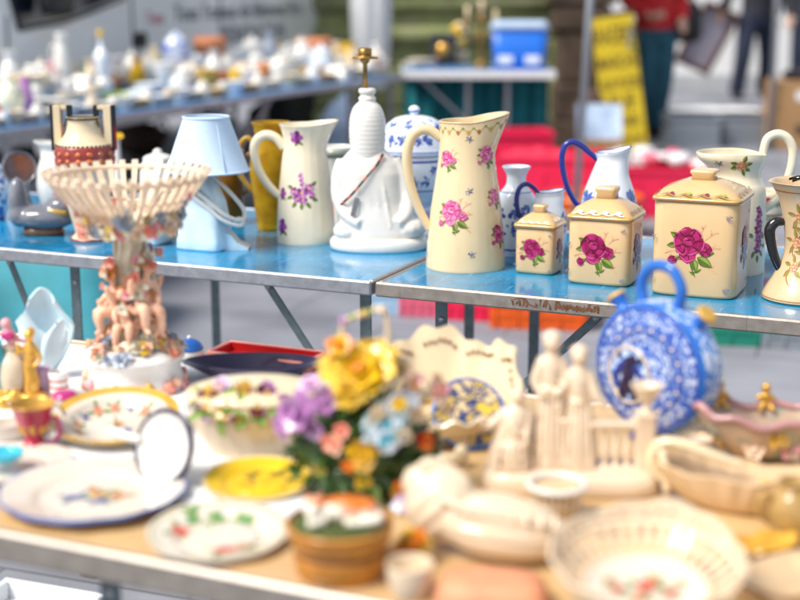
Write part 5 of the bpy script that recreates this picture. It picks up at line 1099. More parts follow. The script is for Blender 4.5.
for x in (22, 33, 44, 55): b.lathe(cr([(5*k, 0), (5.2*k, 3*k), (2.6*k, 8*k), (4.6*k, 18*k), (2.8*k, 32*k), (3.6*k, 40*k), (4.6*k, 44*k)], 3), m, 16, c=(x*k, -4*k, zb))
b.box((40*k, -4*k, zb + 47*k), (56*k, 13*k, 6*k), m, b=1.5*k); b.box((40*k, -4*k, zb + 1.5*k), (56*k, 14*k, 4*k), m, b=1*k)
b.loft([(11*k, 10*k, zb, 6), (10*k, 9*k, zb + 6*k, 6), (10*k, 9*k, zb + 46*k, 6), (12*k, 11*k, zb + 49*k, 6), (12*k, 11*k, zb + 53*k, 6)], m, 40); 
b.tube(cr([(60*k, -4*k, zb + 50*k), (70*k, -4*k, zb + 56*k), (78*k, -4*k, zb + 46*k)], 4), 4*k, m, 8)
b.loft([(11*k, 10*k, zb, 6, 72*k, -4*k), (10*k, 9*k, zb + 4*k, 6, 72*k, -4*k), (10*k, 9*k, zb + 56*k, 6, 72*k, -4*k), (12*k, 11*k, zb + 60*k, 6, 72*k, -4*k)], m, 40); b.build('balustrade', FG)
b = MB(); b.lathe(cr([(6*k, 0), (6*k, 2*k), (3*k, 6*k), (7*k, 12*k), (12*k, 20*k), (15*k, 26*k), (16*k, 28*k), (13*k, 28*k), (8*k, 22*k), (.1*k, 20*k)], 4), m, 32, c=(72*k, -4*k, zb + 60*k)); b.build('urn', FG)

# ---- blue moon flask
P = base(655, 447, 22); k = K(P); h = lambda y: H(P, y); zc = h(366); MF = thing('moon_flask', 'round blue and white moon flask with a loop handle standing among the bisque figures', 'flask', P, R(-33))
PAT('flask_blue', (.58, .67, .84), (.06, .17, .56), 120, .49, c3=(.02, .08, .44), dist=1.2); PAT('flask_band', (.04, .20, .62), (.60, .70, .86), 75, .52, dist=2.0)
rotF = Matrix.Rotation(R(90), 3, 'X'); Rr = 66*k; th = 19*k
C3 = (0, 0, zc)
b = MB(); b.lathe(cr([(.1*k, th + 5*k), (24*k, th + 4.5*k), (44*k, th + 3*k), (60*k, th - 1*k)], 4), 'flask_blue', 64, c=C3, rot=rotF)
b.lathe(cr([(60*k, th - 1*k), (65*k, th - 3*k), (66*k, th - 6*k)], 3), 'cobalt_mid', 64, c=C3, rot=rotF)
b.lathe(cr([(66*k, th - 6*k), (67*k, 0), (66*k, -th + 6*k)], 3)[::-1], 'flask_band', 64, c=C3, rot=rotF)
b.lathe(cr([(66*k, -th + 6*k), (60*k, -th + 1*k), (40*k, -th - 2*k), (.1*k, -th - 3*k)], 3)[::-1], 'flask_blue', 64, c=C3, rot=rotF)
rr = random.Random(31)
fz = lambda q: th + (5.4 - 2.4*(q/(44*k))**2 if q < 44*k else 3.0 - 4*(q - 44*k)/(16*k))*k
mpf = lambda x, y, off: rotF @ V((x, y, fz(sqrt(x*x + y*y)) + off*1.6 + .0004)) + V(C3)
for rad, n_, s_, kind in ((57, 34, 5.5, 0), (50, 30, 4.5, 1), (42, 18, 9, 2), (34, 26, 4, 1)):
    for i in range(n_):
        a = 2*pi*(i + .5*(rad % 2))/n_; x, y = rad*k*cos(a), rad*k*sin(a)
        if kind == 0: pleaf(b, mpf, x, y, s_*k*1.5, s_*k*.45, a + (.9, -.9)[i % 2], 0, 'ink_blue', 'ink_mid'); blob(b, mpf, ell(x, y, 1.5*k, 1.5*k), 'ink_blue', 3)
        elif kind == 1: stroke(b, mpf, [(x, y), (x + s_*k*cos(a + 1.2), y + s_*k*sin(a + 1.2)), (rad*k*cos(a + .16), rad*k*sin(a + .16))], 1.4*k, 'ink_blue', 0)
        else:
            for q in range(6): c_ = a + q*1.047; blob(b, mpf, ell(x + .5*s_*k*cos(c_), y + .5*s_*k*sin(c_), s_*k*.34, s_*k*.24, c_, 9, .2, i), ('ink_mid', 'ink_blue')[q % 2], 1)
            blob(b, mpf, ell(x, y, s_*k*.2, s_*k*.2), 'cream_ink', 3)
            for q in (-1, 1): pleaf(b, mpf, x, y, s_*k*1.1, s_*k*.3, a + q*1.57, 0, 'ink_blue', 'ink_mid')
for rad, w_ in ((61, 2.4), (53.5, .9), (46.5, .9), (37.5, .9), (30.5, 1.6)):
    for i in range(24): a = 2*pi*i/24; stroke(b, mpf, [(rad*k*cos(a + q), rad*k*sin(a + q)) for q in (-.02, .09, .18, .29)], w_*k, 'ink_blue', 2)
b.build('body', MF)
b = MB(); mm = rotF
MO = V((-17*k, -8*k, 0)); qz = lambda x, y: fz(sqrt(x*x + y*y))
def md(u, v): a = 2*pi*u; x, y = MO.x + 25*k*v*cos(a), MO.y + 28*k*v*sin(a); return rotF @ V((x, y, qz(x, y) + 1.0*k + .6*k*(1 - v))) + V(C3)
b.grid(md, 48, 8, 'flask_band', True); b.tube([md(i/48, 1) for i in range(49)], 1.5*k, 'ivory', 8)
for x_, z_, w_, l_, a_ in ((0, 2, 8, 15, .1), (4, 15, 6, 6, 0), (-9, 7, 4, 12, .7), (11, 6, 3.5, 12, -.6), (-6, -14, 6, 10, .3), (6, -15, 5, 9, -.3), (0, -8, 9, 7, 0), (15, -6, 3, 8, .4), (-15, -8, 4, 8, -.4), (-12, 18, 3, 3, 0), (14, 17, 3, 4, .5)):
    x, y = MO.x + x_*k, MO.y + z_*k; b.ball(rotF @ V((x, y, qz(x, y) + 1.6*k)) + V(C3), (w_*1.05*k, 1.0*k, l_*1.05*k), ('navy_glaze', 'cobalt')[int(abs(x_)) % 2], 10, 7, .5, 4, int(x_ + 20), Matrix.Rotation(a_, 3, 'Y'))
b.build('medallion', MF)
MF.rotation_euler = (0, 0, R(-47))
handle(MF, [(-20*k, 0, zc + 60*k), (-24*k, 0, zc + 80*k), (-14*k, 0, zc + 97*k), (0, 0, zc + 101*k), (14*k, 0, zc + 97*k), (24*k, 0, zc + 80*k), (20*k, 0, zc + 60*k)], 5.4*k, 'cobalt_mid')
for x, z, a in ((44, 56, .7), (-44, 56, -.7)):
    b = MB(); rz_ = Matrix.Rotation(a, 3, 'Y'); b.lathe(cr([(7*k, 0), (6*k, 6*k), (9*k, 12*k), (10*k, 16*k), (8*k, 16*k), (.1*k, 12*k)], 3), 'cobalt_mid', 24, c=(x*k, 0, zc + z*k - 6*k), rot=rz_)
    b.lathe(cr([(10.2*k, 14*k), (10.8*k, 16*k), (9*k, 18*k)], 3), 'mustard', 24, c=(x*k, 0, zc + z*k - 6*k), rot=rz_); b.build('spout', MF)
b = MB(); b.loft([(28*k, 18*k, 0, 3), (29*k, 19*k, 3*k, 3), (20*k, 13*k, 8*k, 2.5), (16*k, 11*k, zc - 62*k, 2.5)], 'cobalt', 40); b.build('foot', MF)

# ---- right end: shell boat, sauce boat, pierced bowl
P = base(765, 468, 34); k = K(P); h = lambda y: H(P, y); t = thing('shell_boat', 'mauve rimmed shell shaped ceramic boat with gilt cherubs at the right', 'bowl', P, -.05)
def boat(u, v):
    a = 2*pi*u; r_ = (16 + 42*v**.7)*k; return V((r_*1.25*cos(a), r_*.62*sin(a), v**1.4*(h(412) + 6*k*cos(2*a) + 3*k*cos(9*a)*v) + .002))
b = MB(); b.sheet(boat, 72, 16, 3*k, 'boat_glaze', cu=True); b.lathe([(16*k, 0), (17*k, 1*k), (16*k, 3*k), (.1*k, 3*k)], 'boat_glaze', 32, 1.25, .62); b.build('body', t)
b = MB(); b.tube([boat(i/72, 1) for i in range(73)], 4.2*k, 'mauve', 8); b.build('rim', t)
b = MB()
for i, (a, z) in enumerate(((-1.2, .5), (-.9, .75), (-1.5, .8), (-.5, .6), (-1.9, .55))): p = boat(a/(2*pi) % 1, z); flower(b, p, (cos(a), sin(a) - .3, .3), 13*k, (['rose_pink', 'peach_pale'], ['peach_pale'], ['mustard'])[i % 3], 3, 5, i)
b.build('modelled_flowers', t)
for x in (-38, 4):
    b = MB(); p = boat((pi/2 - x/60)/(2*pi), 1); T = lambda a, c, z: p + V((a*k, c*k, z*k)); b.tube([T(0, 0, -2), T(0, -1, 12)], [6*k, 5*k], 'gold', 10); b.ball(T(0, -2, 18), 5*k, 'gold'); b.tube([T(4, -2, 10), T(11, -4, 4)], [2.6*k, 2*k], 'gold', 8); b.tube([T(-4, -2, 10), T(-10, -4, 6)], [2.6*k, 2*k], 'gold', 8); b.tube([T(3, -3, 0), T(8, -9, -4)], [3.4*k, 2.4*k], 'gold', 8); b.tube([T(-3, -3, 0), T(-7, -9, -5)], [3.4*k, 2.4*k], 'gold', 8)
    fuse(b, 1.1*k, 2, 'cherub', t)
P = base(728, 522, 40); k = K(P); h = lambda y: H(P, y); t = thing('sauce_boat', 'cream shell sauce boat with a white scrolled handle behind the pierced bowl', 'sauce boat', P, -.55)
def sb(u, v):
    a = 2*pi*u; c = cos(a); L = (20 + 36*v**.75)*k*(1 + .035*cos(22*a)*v); return V((L*c*(1.45 + .25*max(0, c)), L*sin(a)*.62*(1 - .25*max(0, c)**2), v**1.5*(38*k + 16*k*max(0, c)**2 + 2*k*cos(8*a)*v) + .002))
b = MB(); b.sheet(sb, 132, 18, 3.4*k, 'cream_tan', cu=True); b.lathe([(20*k, 0), (22*k, 1*k), (20*k, 3*k), (.1*k, 3*k)], 'cream_tan', 32, 1.45, .62); b.build('body', t)
b = MB(); b.tube(cr([(-40*k, 0, 24*k), (-66*k, -4*k, 20*k), (-80*k, -6*k, 36*k), (-72*k, -4*k, 56*k), (-50*k, 0, 58*k), (-20*k, 6*k, 50*k), (10*k, 12*k, 44*k)], 6), [5*k, 6.5*k, 7.5*k, 8*k, 7*k, 5.5*k, 3*k], 'cream_pale', 12, .8); b.tube(cr([(-70*k, -5*k, 50*k), (-64*k, -10*k, 30*k), (-60*k, -12*k, 8*k)], 4), [6*k, 5*k, 4*k], 'cream_pale', 10); b.build('handle', t)
P = base(644, 634, 62); k = K(P); h = lambda y: H(P, y); t = thing('pierced_bowl', 'round cream pierced bowl with red roses painted inside, front right corner', 'bowl', P + V((0, 0, .010)), 0, None, R(9))
b = basket(t, 60*k, 12*k, 90*k, 36*k, 36, .03, 7.0*k, 'ivory', 0, 1, .95, .08)
def sc(u, v): a = 2*pi*u; r_ = (89 + 7*v)*k; return V((r_*cos(a), r_*sin(a)*.95, (33 + 13*v + 5*abs(cos(5.5*a))*v + 14*v*max(0, cos(a - 1.1))**5)*k))
b.sheet(sc, 132, 4, 3.0*k, 'ivory', cu=True)
for i in range(44):
    a = 2*pi*i/44
    if i % 4 == 3: continue
    p = sc(a/(2*pi), .55); b.ball((p.x*.985, p.y*.985, p.z), (2.4*k, 2.4*k, 3.4*k), 'rust_tan', 7, 5)
fl_prof = cr([(48*k, 0), (50*k, 2*k), (50*k, 5*k), (64*k, 12*k), (61*k, 14*k), (44*k, 9*k), (.1*k, 8*k)], 3); b.lathe(fl_prof, 'plate_white', 56, 1, .95)
mpb = lambda cx, cy: (lambda x, y, off: V((cx + x, cy + y, 9.2*k + max(0, sqrt((cx + x)**2 + (cy + y)**2) - 42*k)*.3 + off)))
sprays(b, mpb, [(2*k, 6*k, 11*k, 'rose', 1), (24*k, -8*k, 7*k, 'rose', 2), (-28*k, 0, 7*k, 'rose', 3), (-8*k, -14*k, 8*k, 'salmon', 4), (12*k, 20*k, 6*k, 'yolk', 5), (36*k, 10*k, 5*k, 'salmon', 6), (-34*k, 16*k, 5*k, 'salmon', 7)]); b.build('body', t)
# cream conch
P = base(484, 578, 56); k = K(P); h = lambda y: H(P, y); t = thing('conch_vase', 'large cream conch shaped ceramic vase lying in the foreground', 'vase', P, -.25)
b = MB(); m = 'ivory'
def ribbed(c, rx, ry, rz, n, amp, tilt=0, tw=0):
    Rm = Matrix.Rotation(tilt, 3, 'Y')
    def fn(u, v):
        p = pi*(.002 + .996*v); a = 2*pi*u; q = sin(p)*(1 + amp*abs(cos(n*a/2 + tw*v))*sin(p)); return Rm @ V((-rx*cos(p), ry*q*cos(a), rz*q*sin(a))) + V(c)
    b.grid(fn, 120, 40, m, True)
ribbed((16*k, 0, 33*k), 70*k, 34*k, 30*k, 16, .10, .10, 1.5); ribbed((-44*k, 6*k, 46*k), 38*k, 28*k, 36*k, 14, .10, -.7, 2); ribbed((-66*k, 10*k, 66*k), 20*k, 16*k, 20*k, 12, .10, -.9, 2)
b.tube(cr([(-40*k, -22*k, 66*k), (-10*k, -27*k, 58*k), (30*k, -26*k, 54*k), (70*k, -16*k, 40*k), (92*k, -6*k, 30*k)], 5), [4*k, 6*k, 6*k, 5*k, 3*k], m, 10); b.tube(cr([(-74*k, 4*k, 78*k), (-60*k, 8*k, 90*k), (-38*k, 8*k, 86*k), (-18*k, 6*k, 74*k)], 5), [4*k, 6*k, 6*k, 4*k], m, 10)
for i in range(7): b.tube(cr([((-10 + 14*i)*k, -24*k, 56*k), ((-8 + 14*i)*k, -34*k, (60 - 2*i)*k)], 3), [5*k, 1.6*k], m, 8)
fuse(b, 1.5*k, 2, 'shell', t)
# white rolls, lattice pot behind the conch
P = base(532, 484, 14); k = K(P); t = thing('white_roll', 'short white ceramic roll lying between the conch and the figure group', 'ornament', P, -.1)
b = MB(); b.lathe(cr([(.1*k, -28*k), (9*k, -28*k), (12*k, -25*k), (12.5*k, 0), (12*k, 22*k), (10*k, 25*k), (.1*k, 25*k)], 3), 'white_glaze', 30, c=(0, 0, 12.5*k), rot=Matrix.Rotation(R(90), 3, 'Y')); b.build('body', t)
P = base(572, 484, 12); k = K(P); t = thing('tan_dish', 'small oval tan dish beside the white roll', 'dish', P)
b = MB(); b.lathe(cr([(16*k, 0), (20*k, 6*k), (23*k, 14*k), (21*k, 14*k), (16*k, 6*k), (.1*k, 5*k)], 3), 'dish_tan', 36, 1, .6); b.build('body', t)
P = base(556, 528, 24); k = K(P); t = thing('lattice_pot', 'little white lattice pot in front of the white roll', 'pot', P)
b = basket(t, 20*k, 5*k, 27*k, 36*k, 22, .05, 4.2*k, 'ivory', 0); b.lathe(cr([(19*k, 0), (21*k, 2*k), (21*k, 6*k), (.1*k, 7*k)], 3), 'ivory', 32); b.tube([(28*k*cos(2*pi*i/40), 28*k*sin(2*pi*i/40), 37*k) for i in range(41)], 3.2*k, 'white_glaze', 8); b.lathe(cr([(24*k, 34*k), (20*k, 8*k)], 2), 'cream_tan', 32); b.build('body', t)
P = base(604, 528, 14); k = K(P); t = thing('cream_saucer', 'flat cream oval saucer right of the little lattice pot', 'saucer', P)
b = MB(); b.lathe(cr([(18*k, 0), (26*k, 4*k), (34*k, 8*k), (33*k, 9*k), (20*k, 4*k), (.1*k, 4*k)], 3), 'ivory', 40, 1, .6); b.build('body', t)
# brown tub with a cat on moss
P = base(340, 592, 50); k = K(P); h = lambda y: H(P, y); t = thing('cat_tub', 'round amber brown glazed tub with moss and a sleeping cat on top', 'tub', P)
pr = cr([(40*k, 0), (43*k, 2*k), (46*k, 14*k), (47*k, 24*k), (46*k, 27*k), (47*k, 30*k), (51*k, 40*k), (54*k, 50*k), (54*k, 54*k), (51*k, 55*k), (49*k, 50*k), (.1*k, 49*k)], 4)
b = MB(); b.lathe(pr, 'amber_pot', 60, ms=['amber_pot']*14 + ['brown_band']*7 + ['amber_pot']*(len(pr) - 22)); b.build('body', t)
b = MB(); rr = random.Random(8); b.ball((0, 0, 48*k), (49*k, 49*k, 9*k), 'moss', 30, 12, .25, 6)
for i in range(260):
    a = rr.random()*6.28; q = sqrt(rr.random())*46*k; b.ball((q*cos(a), q*sin(a), 55*k - q*q/(46*k)*.07), rr.uniform(1.4, 2.8)*k, ('moss', 'leaf_green')[i % 2], 6, 4)
b.build('moss', t)
P3 = V((P.x, P.y, TZ + 55*k)); t = thing('cat_figurine', 'orange and white curled cat figurine lying on the mossy tub', 'figurine', P3, .1)
b = MB(); m = 'cream_pale'; b.ball((6*k, 0, 12*k), (32*k, 17*k, 13*k), m, 20, 12); b.ball((26*k, -2*k, 11*k), (14*k, 14*k, 12*k), m); b.ball((-25*k, -7*k, 17*k), (11*k, 10*k, 10*k), m); b.ball((-29*k, -15*k, 14*k), (5*k, 5*k, 4*k), m)
for s in (-1, 1): b.tube([(-25*k + s*6*k, -5*k, 24*k), (-25*k + s*7*k, -4*k, 32*k)], [4*k, 1.2*k], m, 8); b.tube([(-14*k, -8*k + s*5*k, 6*k), (-32*k, -15*k + s*5*k, 3*k)], [5*k, 3.4*k], m, 8)
b.tube(cr([(36*k, 0, 8*k), (38*k, -16*k, 5*k), (20*k, -20*k, 4*k), (4*k, -19*k, 4*k)], 4), [5*k, 4.5*k, 4*k, 3*k], m, 8)
o = fuse(b, 1.5*k, 3, 'body', t)
m_ = 'cat_coat'; mt, nt_, bs = _new(m_); tc = nt_.nodes.new('ShaderNodeTexCoord'); n_ = nt_.nodes.new('ShaderNodeTexNoise'); n_.inputs['Scale'].default_value = 24; lk(nt_, tc.outputs['Object'], n_.inputs['Vector'])
sep = nt_.nodes.new('ShaderNodeSeparateXYZ'); lk(nt_, tc.outputs['Object'], sep.inputs[0]); ma = nt_.nodes.new('ShaderNodeMath'); ma.operation = 'MULTIPLY_ADD'; ma.inputs[1].default_value = 22; ma.inputs[2].default_value = -.28; lk(nt_, sep.outputs['Z'], ma.inputs[0])
m2 = nt_.nodes.new('ShaderNodeMath'); m2.operation = 'ADD'; lk(nt_, ma.outputs[0], m2.inputs[0]); lk(nt_, n_.outputs['Fac'], m2.inputs[1]); rp = nt_.nodes.new('ShaderNodeValToRGB'); rp.color_ramp.elements[0].position = .55; rp.color_ramp.elements[1].position = .62; rp.color_ramp.elements[0].color = (.80, .74, .62, 1); rp.color_ramp.elements[1].color = (.66, .17, .02, 1)
lk(nt_, m2.outputs[0], rp.inputs[0]); lk(nt_, rp.outputs[0], bs.inputs['Base Color']); bs.inputs['Roughness'].default_value = .3; o.data.materials[0] = mt
# front bits
P = base(410, 606, 24); k = K(P); t = thing('white_cup', 'plain white cup at the front edge beside the mossy tub', 'cup', P)
b = MB(); b.lathe(cr([(15*k, 0), (17*k, 2*k), (22*k, 16*k), (24*k, 34*k), (22.5*k, 34*k), (19*k, 14*k), (.1*k, 6*k)], 4), 'ivory', 36); b.build('body', t)
P = base(414, 566, 12); k = K(P); t = thing('amber_flower', 'orange yellow ceramic bloom lying behind the plain white cup', 'ornament', P)
b = MB(); b.ball((0, 0, 10*k), (13*k, 10*k, 10*k), 'mustard', 14, 9, .2); flower(b, (0, -3*k, 20*k), (-.1, -.8, .7), 24*k, ['orange_glaze', 'yellow_glaze', 'mustard'], 4, 6, 5, .6, 'orange_glaze'); b.build('bloom', t)
P = base(404, 516, 6); k = K(P); t = thing('lavender_bud', 'tiny lavender and white ceramic bud between bouquet and conch', 'ornament', P)
b = MB(); b.ball((0, 0, 7*k), (9*k, 8*k, 7*k), 'white_glaze', 12, 8, .2); flower(b, (0, -2*k, 10*k), (0, -.7, .7), 13*k, ['blue_white', 'lilac_pale'], 3, 5, 6, .6, 'lilac_pale'); b.build('bloom', t)
P = at(492, 604); k = K(P); t = thing('clay_block', 'salmon orange terracotta dish upturned at the front edge', 'dish', P, -.15)
b = MB(); b.loft([(58*k, 36*k, 0, 3.5), (58*k, 36*k, 4*k, 3.5), (54*k, 33*k, 20*k, 3.5), (48*k, 28*k, 28*k, 3), (30*k, 16*k, 31*k, 2.6), (4*k, 3*k, 31.5*k, 2)], 'salmon_clay', 64); b.build('body', t)
# corner: glass dish with amber rim, gold pieces
P = at(790, 588); k = K(P); t = thing('tan_tray', 'shallow tan dish with a dark brown edge in the front right corner', 'dish', P, .55)
b = MB(); b.loft([(50*k, 38*k, 0, 6), (52*k, 40*k, 2*k, 6), (60*k, 46*k, 14*k, 6), (58*k, 44*k, 15*k, 6), (50*k, 38*k, 5*k, 6), (10*k, 8*k, 4.5*k, 4)], 'dish_tan', 60); b.build('body', t)
b = MB(); b.loft([(59*k, 45*k, 13*k, 6), (61.5*k, 47.5*k, 15.5*k, 6), (59*k, 45*k, 17*k, 6)], 'brown_band', 60, cap=False); b.build('edge', t)
P = base(792, 540, 16); k = K(P); t = thing('mustard_jug', 'squat mustard glazed jug at the right edge', 'jug', P)
b = MB(); b.lathe(cr([(16*k, 0), (22*k, 6*k), (27*k, 24*k), (22*k, 42*k), (15*k, 50*k), (17*k, 56*k), (14*k, 56*k), (12*k, 48*k)], 4), 'jug_brown', 36); b.build('body', t); handle(t, [(-22*k, -4*k, 40*k), (-34*k, -6*k, 44*k), (-36*k, -6*k, 26*k), (-24*k, -4*k, 14*k)], 3.4*k, 'jug_brown')
P = base(752, 452, 12); k = K(P); t = thing('pink_trinket', 'small rosy ceramic flower heap in front of the mauve shell boat', 'ornament', P + V((0, -.03, 0)))
b = MB(); b.ball((0, 0, 7*k), (20*k, 12*k, 8*k), 'dish_tan', 14, 9, .2)
for i in range(6): flower(b, ((-15 + 6*i)*k, -4*k, (12 + 3*(i % 2))*k), (0, -.6, .8), 9*k, (['peach_pale'], ['rose_pink'], ['mustard'])[i % 3], 2, 5, i)
b.build('body', t)

# clutter along the right of the near table
P = base(703, 492, 14); k = K(P); t = thing('shell_cup', 'small cream shell cup between the balustrade and the sauce boat', 'cup', P)
def shc(u, v): a = 2*pi*u; r_ = (8 + 12*v**.7 + 1.2*cos(9*a)*v)*k; return V((r_*cos(a), r_*sin(a)*.8, 20*k*v**1.3 + .002))
b = MB(); b.sheet(shc, 54, 10, 2*k, 'ivory', cu=True); b.lathe([(8*k, 0), (9*k, 1*k), (8*k, 3*k), (.1*k, 3*k)], 'ivory', 24); b.build('body', t)
P = base(758, 566, 30); k = K(P); t = thing('leaf_dish', 'mustard gold leaf shaped dish between the pierced bowl and the mustard jug', 'dish', P, .5)
def lfd(u, v): a = 2*pi*u; r_ = (4 + 26*v)*k*(1 + .22*cos(a)*v + .06*cos(7*a)*v); return V((r_*1.3*cos(a), r_*.75*sin(a), (9*v*v + 1.5*cos(7*a)*v)*k + .003))
b = MB(); b.sheet(lfd, 70, 12, 2*k, 'gold_lustre', cu=True); b.lathe([(9*k, 0), (10*k, 1*k), (6*k, 4*k), (.1*k, 4*k)], 'gold_lustre', 24); b.build('body', t)
P = base(774, 510, 12); k = K(P); t = thing('amber_bird', 'small amber brown bird figure by the mustard jug', 'figurine', P, .3)
b = MB(); m = 'mustard'; b.ball((0, 0, 12*k), (16*k, 10*k, 11*k), m); b.ball((-12*k, -2*k, 24*k), (7*k, 6.5*k, 7*k), m); b.tube([(-18*k, -3*k, 24*k), (-25*k, -4*k, 22*k)], [2.5*k, .6*k], m, 7); b.tube([(12*k, 0, 14*k), (28*k, 3*k, 20*k)], [6*k, 3*k], m, 8, .5); fuse(b, 1.3*k, 3, 'body', t)
P = base(700, 470, 10); k = K(P); t = thing('gilt_cup', 'white cup with a gold rim half hidden behind the sauce boat', 'cup', P + V((0, .02, 0)))
b = MB(); b.lathe(cr([(8*k, 0), (9*k, 1*k), (14*k, 14*k), (16*k, 24*k), (14.5*k, 24*k), (12*k, 12*k), (.1*k, 4*k)], 4), 'plate_white', 32); b.tube([(15.4*k*cos(2*pi*i/40), 15.4*k*sin(2*pi*i/40), 24*k) for i in range(41)], 1.1*k, 'gold', 6); b.build('body', t); handle(t, [(14*k, 0, 20*k), (23*k, 0, 20*k), (22*k, 0, 10*k), (12*k, 0, 8*k)], 1.6*k, 'gold')
P = base(620, 540, 12); k = K(P); t = thing('cream_scroll', 'cream scrolled ceramic fragment beside the pierced bowl rim', 'ornament', P, .2)
b = MB(); b.tube(cr([(-26*k, 0, 6*k), (-6*k, 2*k, 9*k), (12*k, 0, 7*k), (24*k, -4*k, 14*k), (20*k, -2*k, 22*k), (12*k, 0, 18*k)], 6), [4*k, 6*k, 6*k, 5*k, 4*k, 2.5*k], 'cream_pale', 12); fuse(b, 1.2*k, 2, 'body', t)
P = base(8, 446, 16); k = K(P); t = thing('white_boat', 'small white sauce boat left of the crimson goblet', 'sauce boat', P, .3)
def wbt(u, v): a = 2*pi*u; c_ = cos(a); r_ = (9 + 12*v**.8)*k; return V((r_*c_*(1.3 + .3*max(0, c_)), r_*.75*sin(a), v**1.4*(18 + 7*max(0, c_)**2)*k + .002))
b = MB(); b.sheet(wbt, 48, 10, 1.8*k, 'plate_white', cu=True); b.lathe([(9*k, 0), (10*k, 1*k), (8*k, 3*k), (.1*k, 3*k)], 'plate_white', 24, 1.3, .75); b.build('body', t); handle(t, [(-20*k, 0, 14*k), (-32*k, 0, 20*k), (-33*k, 0, 10*k), (-18*k, 0, 5*k)], 1.8*k, 'plate_white')
P = base(452, 470, 10); k = K(P); t = thing('tiny_shoe', 'tiny cream china shoe in front of the painted plate', 'ornament', P, -.2)
b = MB(); b.ball((-8*k, 0, 7*k), (15*k, 7*k, 7*k), 'cream_pale', 16, 10); b.ball((9*k, 0, 13*k), (8*k, 7*k, 11*k), 'cream_pale', 14, 9); b.tube([(14*k, 0, 8*k), (15*k, 0, 0)], [3*k, 3*k], 'cream_pale', 8); fuse(b, 1.2*k, 3, 'body', t)
# ---------------------------------------------------------------- the row of tables behind
B0, B1 = at(0, 131), at(350, 83)
BX = (B1 - B0).normalized(); BA = atan2(BX.y, BX.x); BY = V((-BX.y, BX.x, 0))
M('plastic_grey', (.22, .25, .29), .5, .08); M('plastic_red', (.72, .015, .075), .4, .1); M('plastic_orange', (.66, .095, .008), .4, .1); M('plastic_green', (.01, .20, .14), .45, .12); M('plastic_blue', (.01, .14, .62), .35, .06)
M('plastic_white', (.74, .76, .78), .45, .05); M('plastic_pale_blue', (.36, .55, .72), .5, .06); M('plastic_pink', (.66, .12, .20), .45, .1)
M('teal_cloth', (.01, .17, .20), .8, .3, 6, bump=.3, bscale=30); M('tarp_teal', (.05, .30, .37), .6, .2, 6, bump=.5, bscale=16); M('dark_cloth', (.025, .02, .03), .85, .3); M('cardboard', (.38, .22, .10), .8, .12, 20, bump=.1); M('paper_blue', (.40, .52, .70), .6, .1)
M('cloth_red', (.62, .02, .06), .75, .2, 12, bump=.3, bscale=40); M('sack_brown', (.06, .035, .025), .7, .4, 8, bump=.4, bscale=30); M('plastic_sheet', (.35, .42, .48), .25, .3, 10, trans=.25, bump=.6, bscale=25)
for i in range(4):
    o = B0 + BX*(-1.55 + 1.55*i + .003*i)
    table('back_table', ['blue grey back table nearest the left edge, loaded with white china', 'blue grey back table in the middle of the row along the van', 'blue grey back table by the rear of the van under the smaller terracotta pot', 'short blue grey table at the far end of the row by the monument'][i], o, BA, (1.545 if i < 3 else .5), .98, ([.10, 1.44] if i < 3 else [.08, .42]), [(.55, .10, .05)] if 0 < i < 3 else [], 'table_greyblue', 'aluminium', 'back tables by the van', 'plastic_pale_blue' if 0 else 'aluminium')
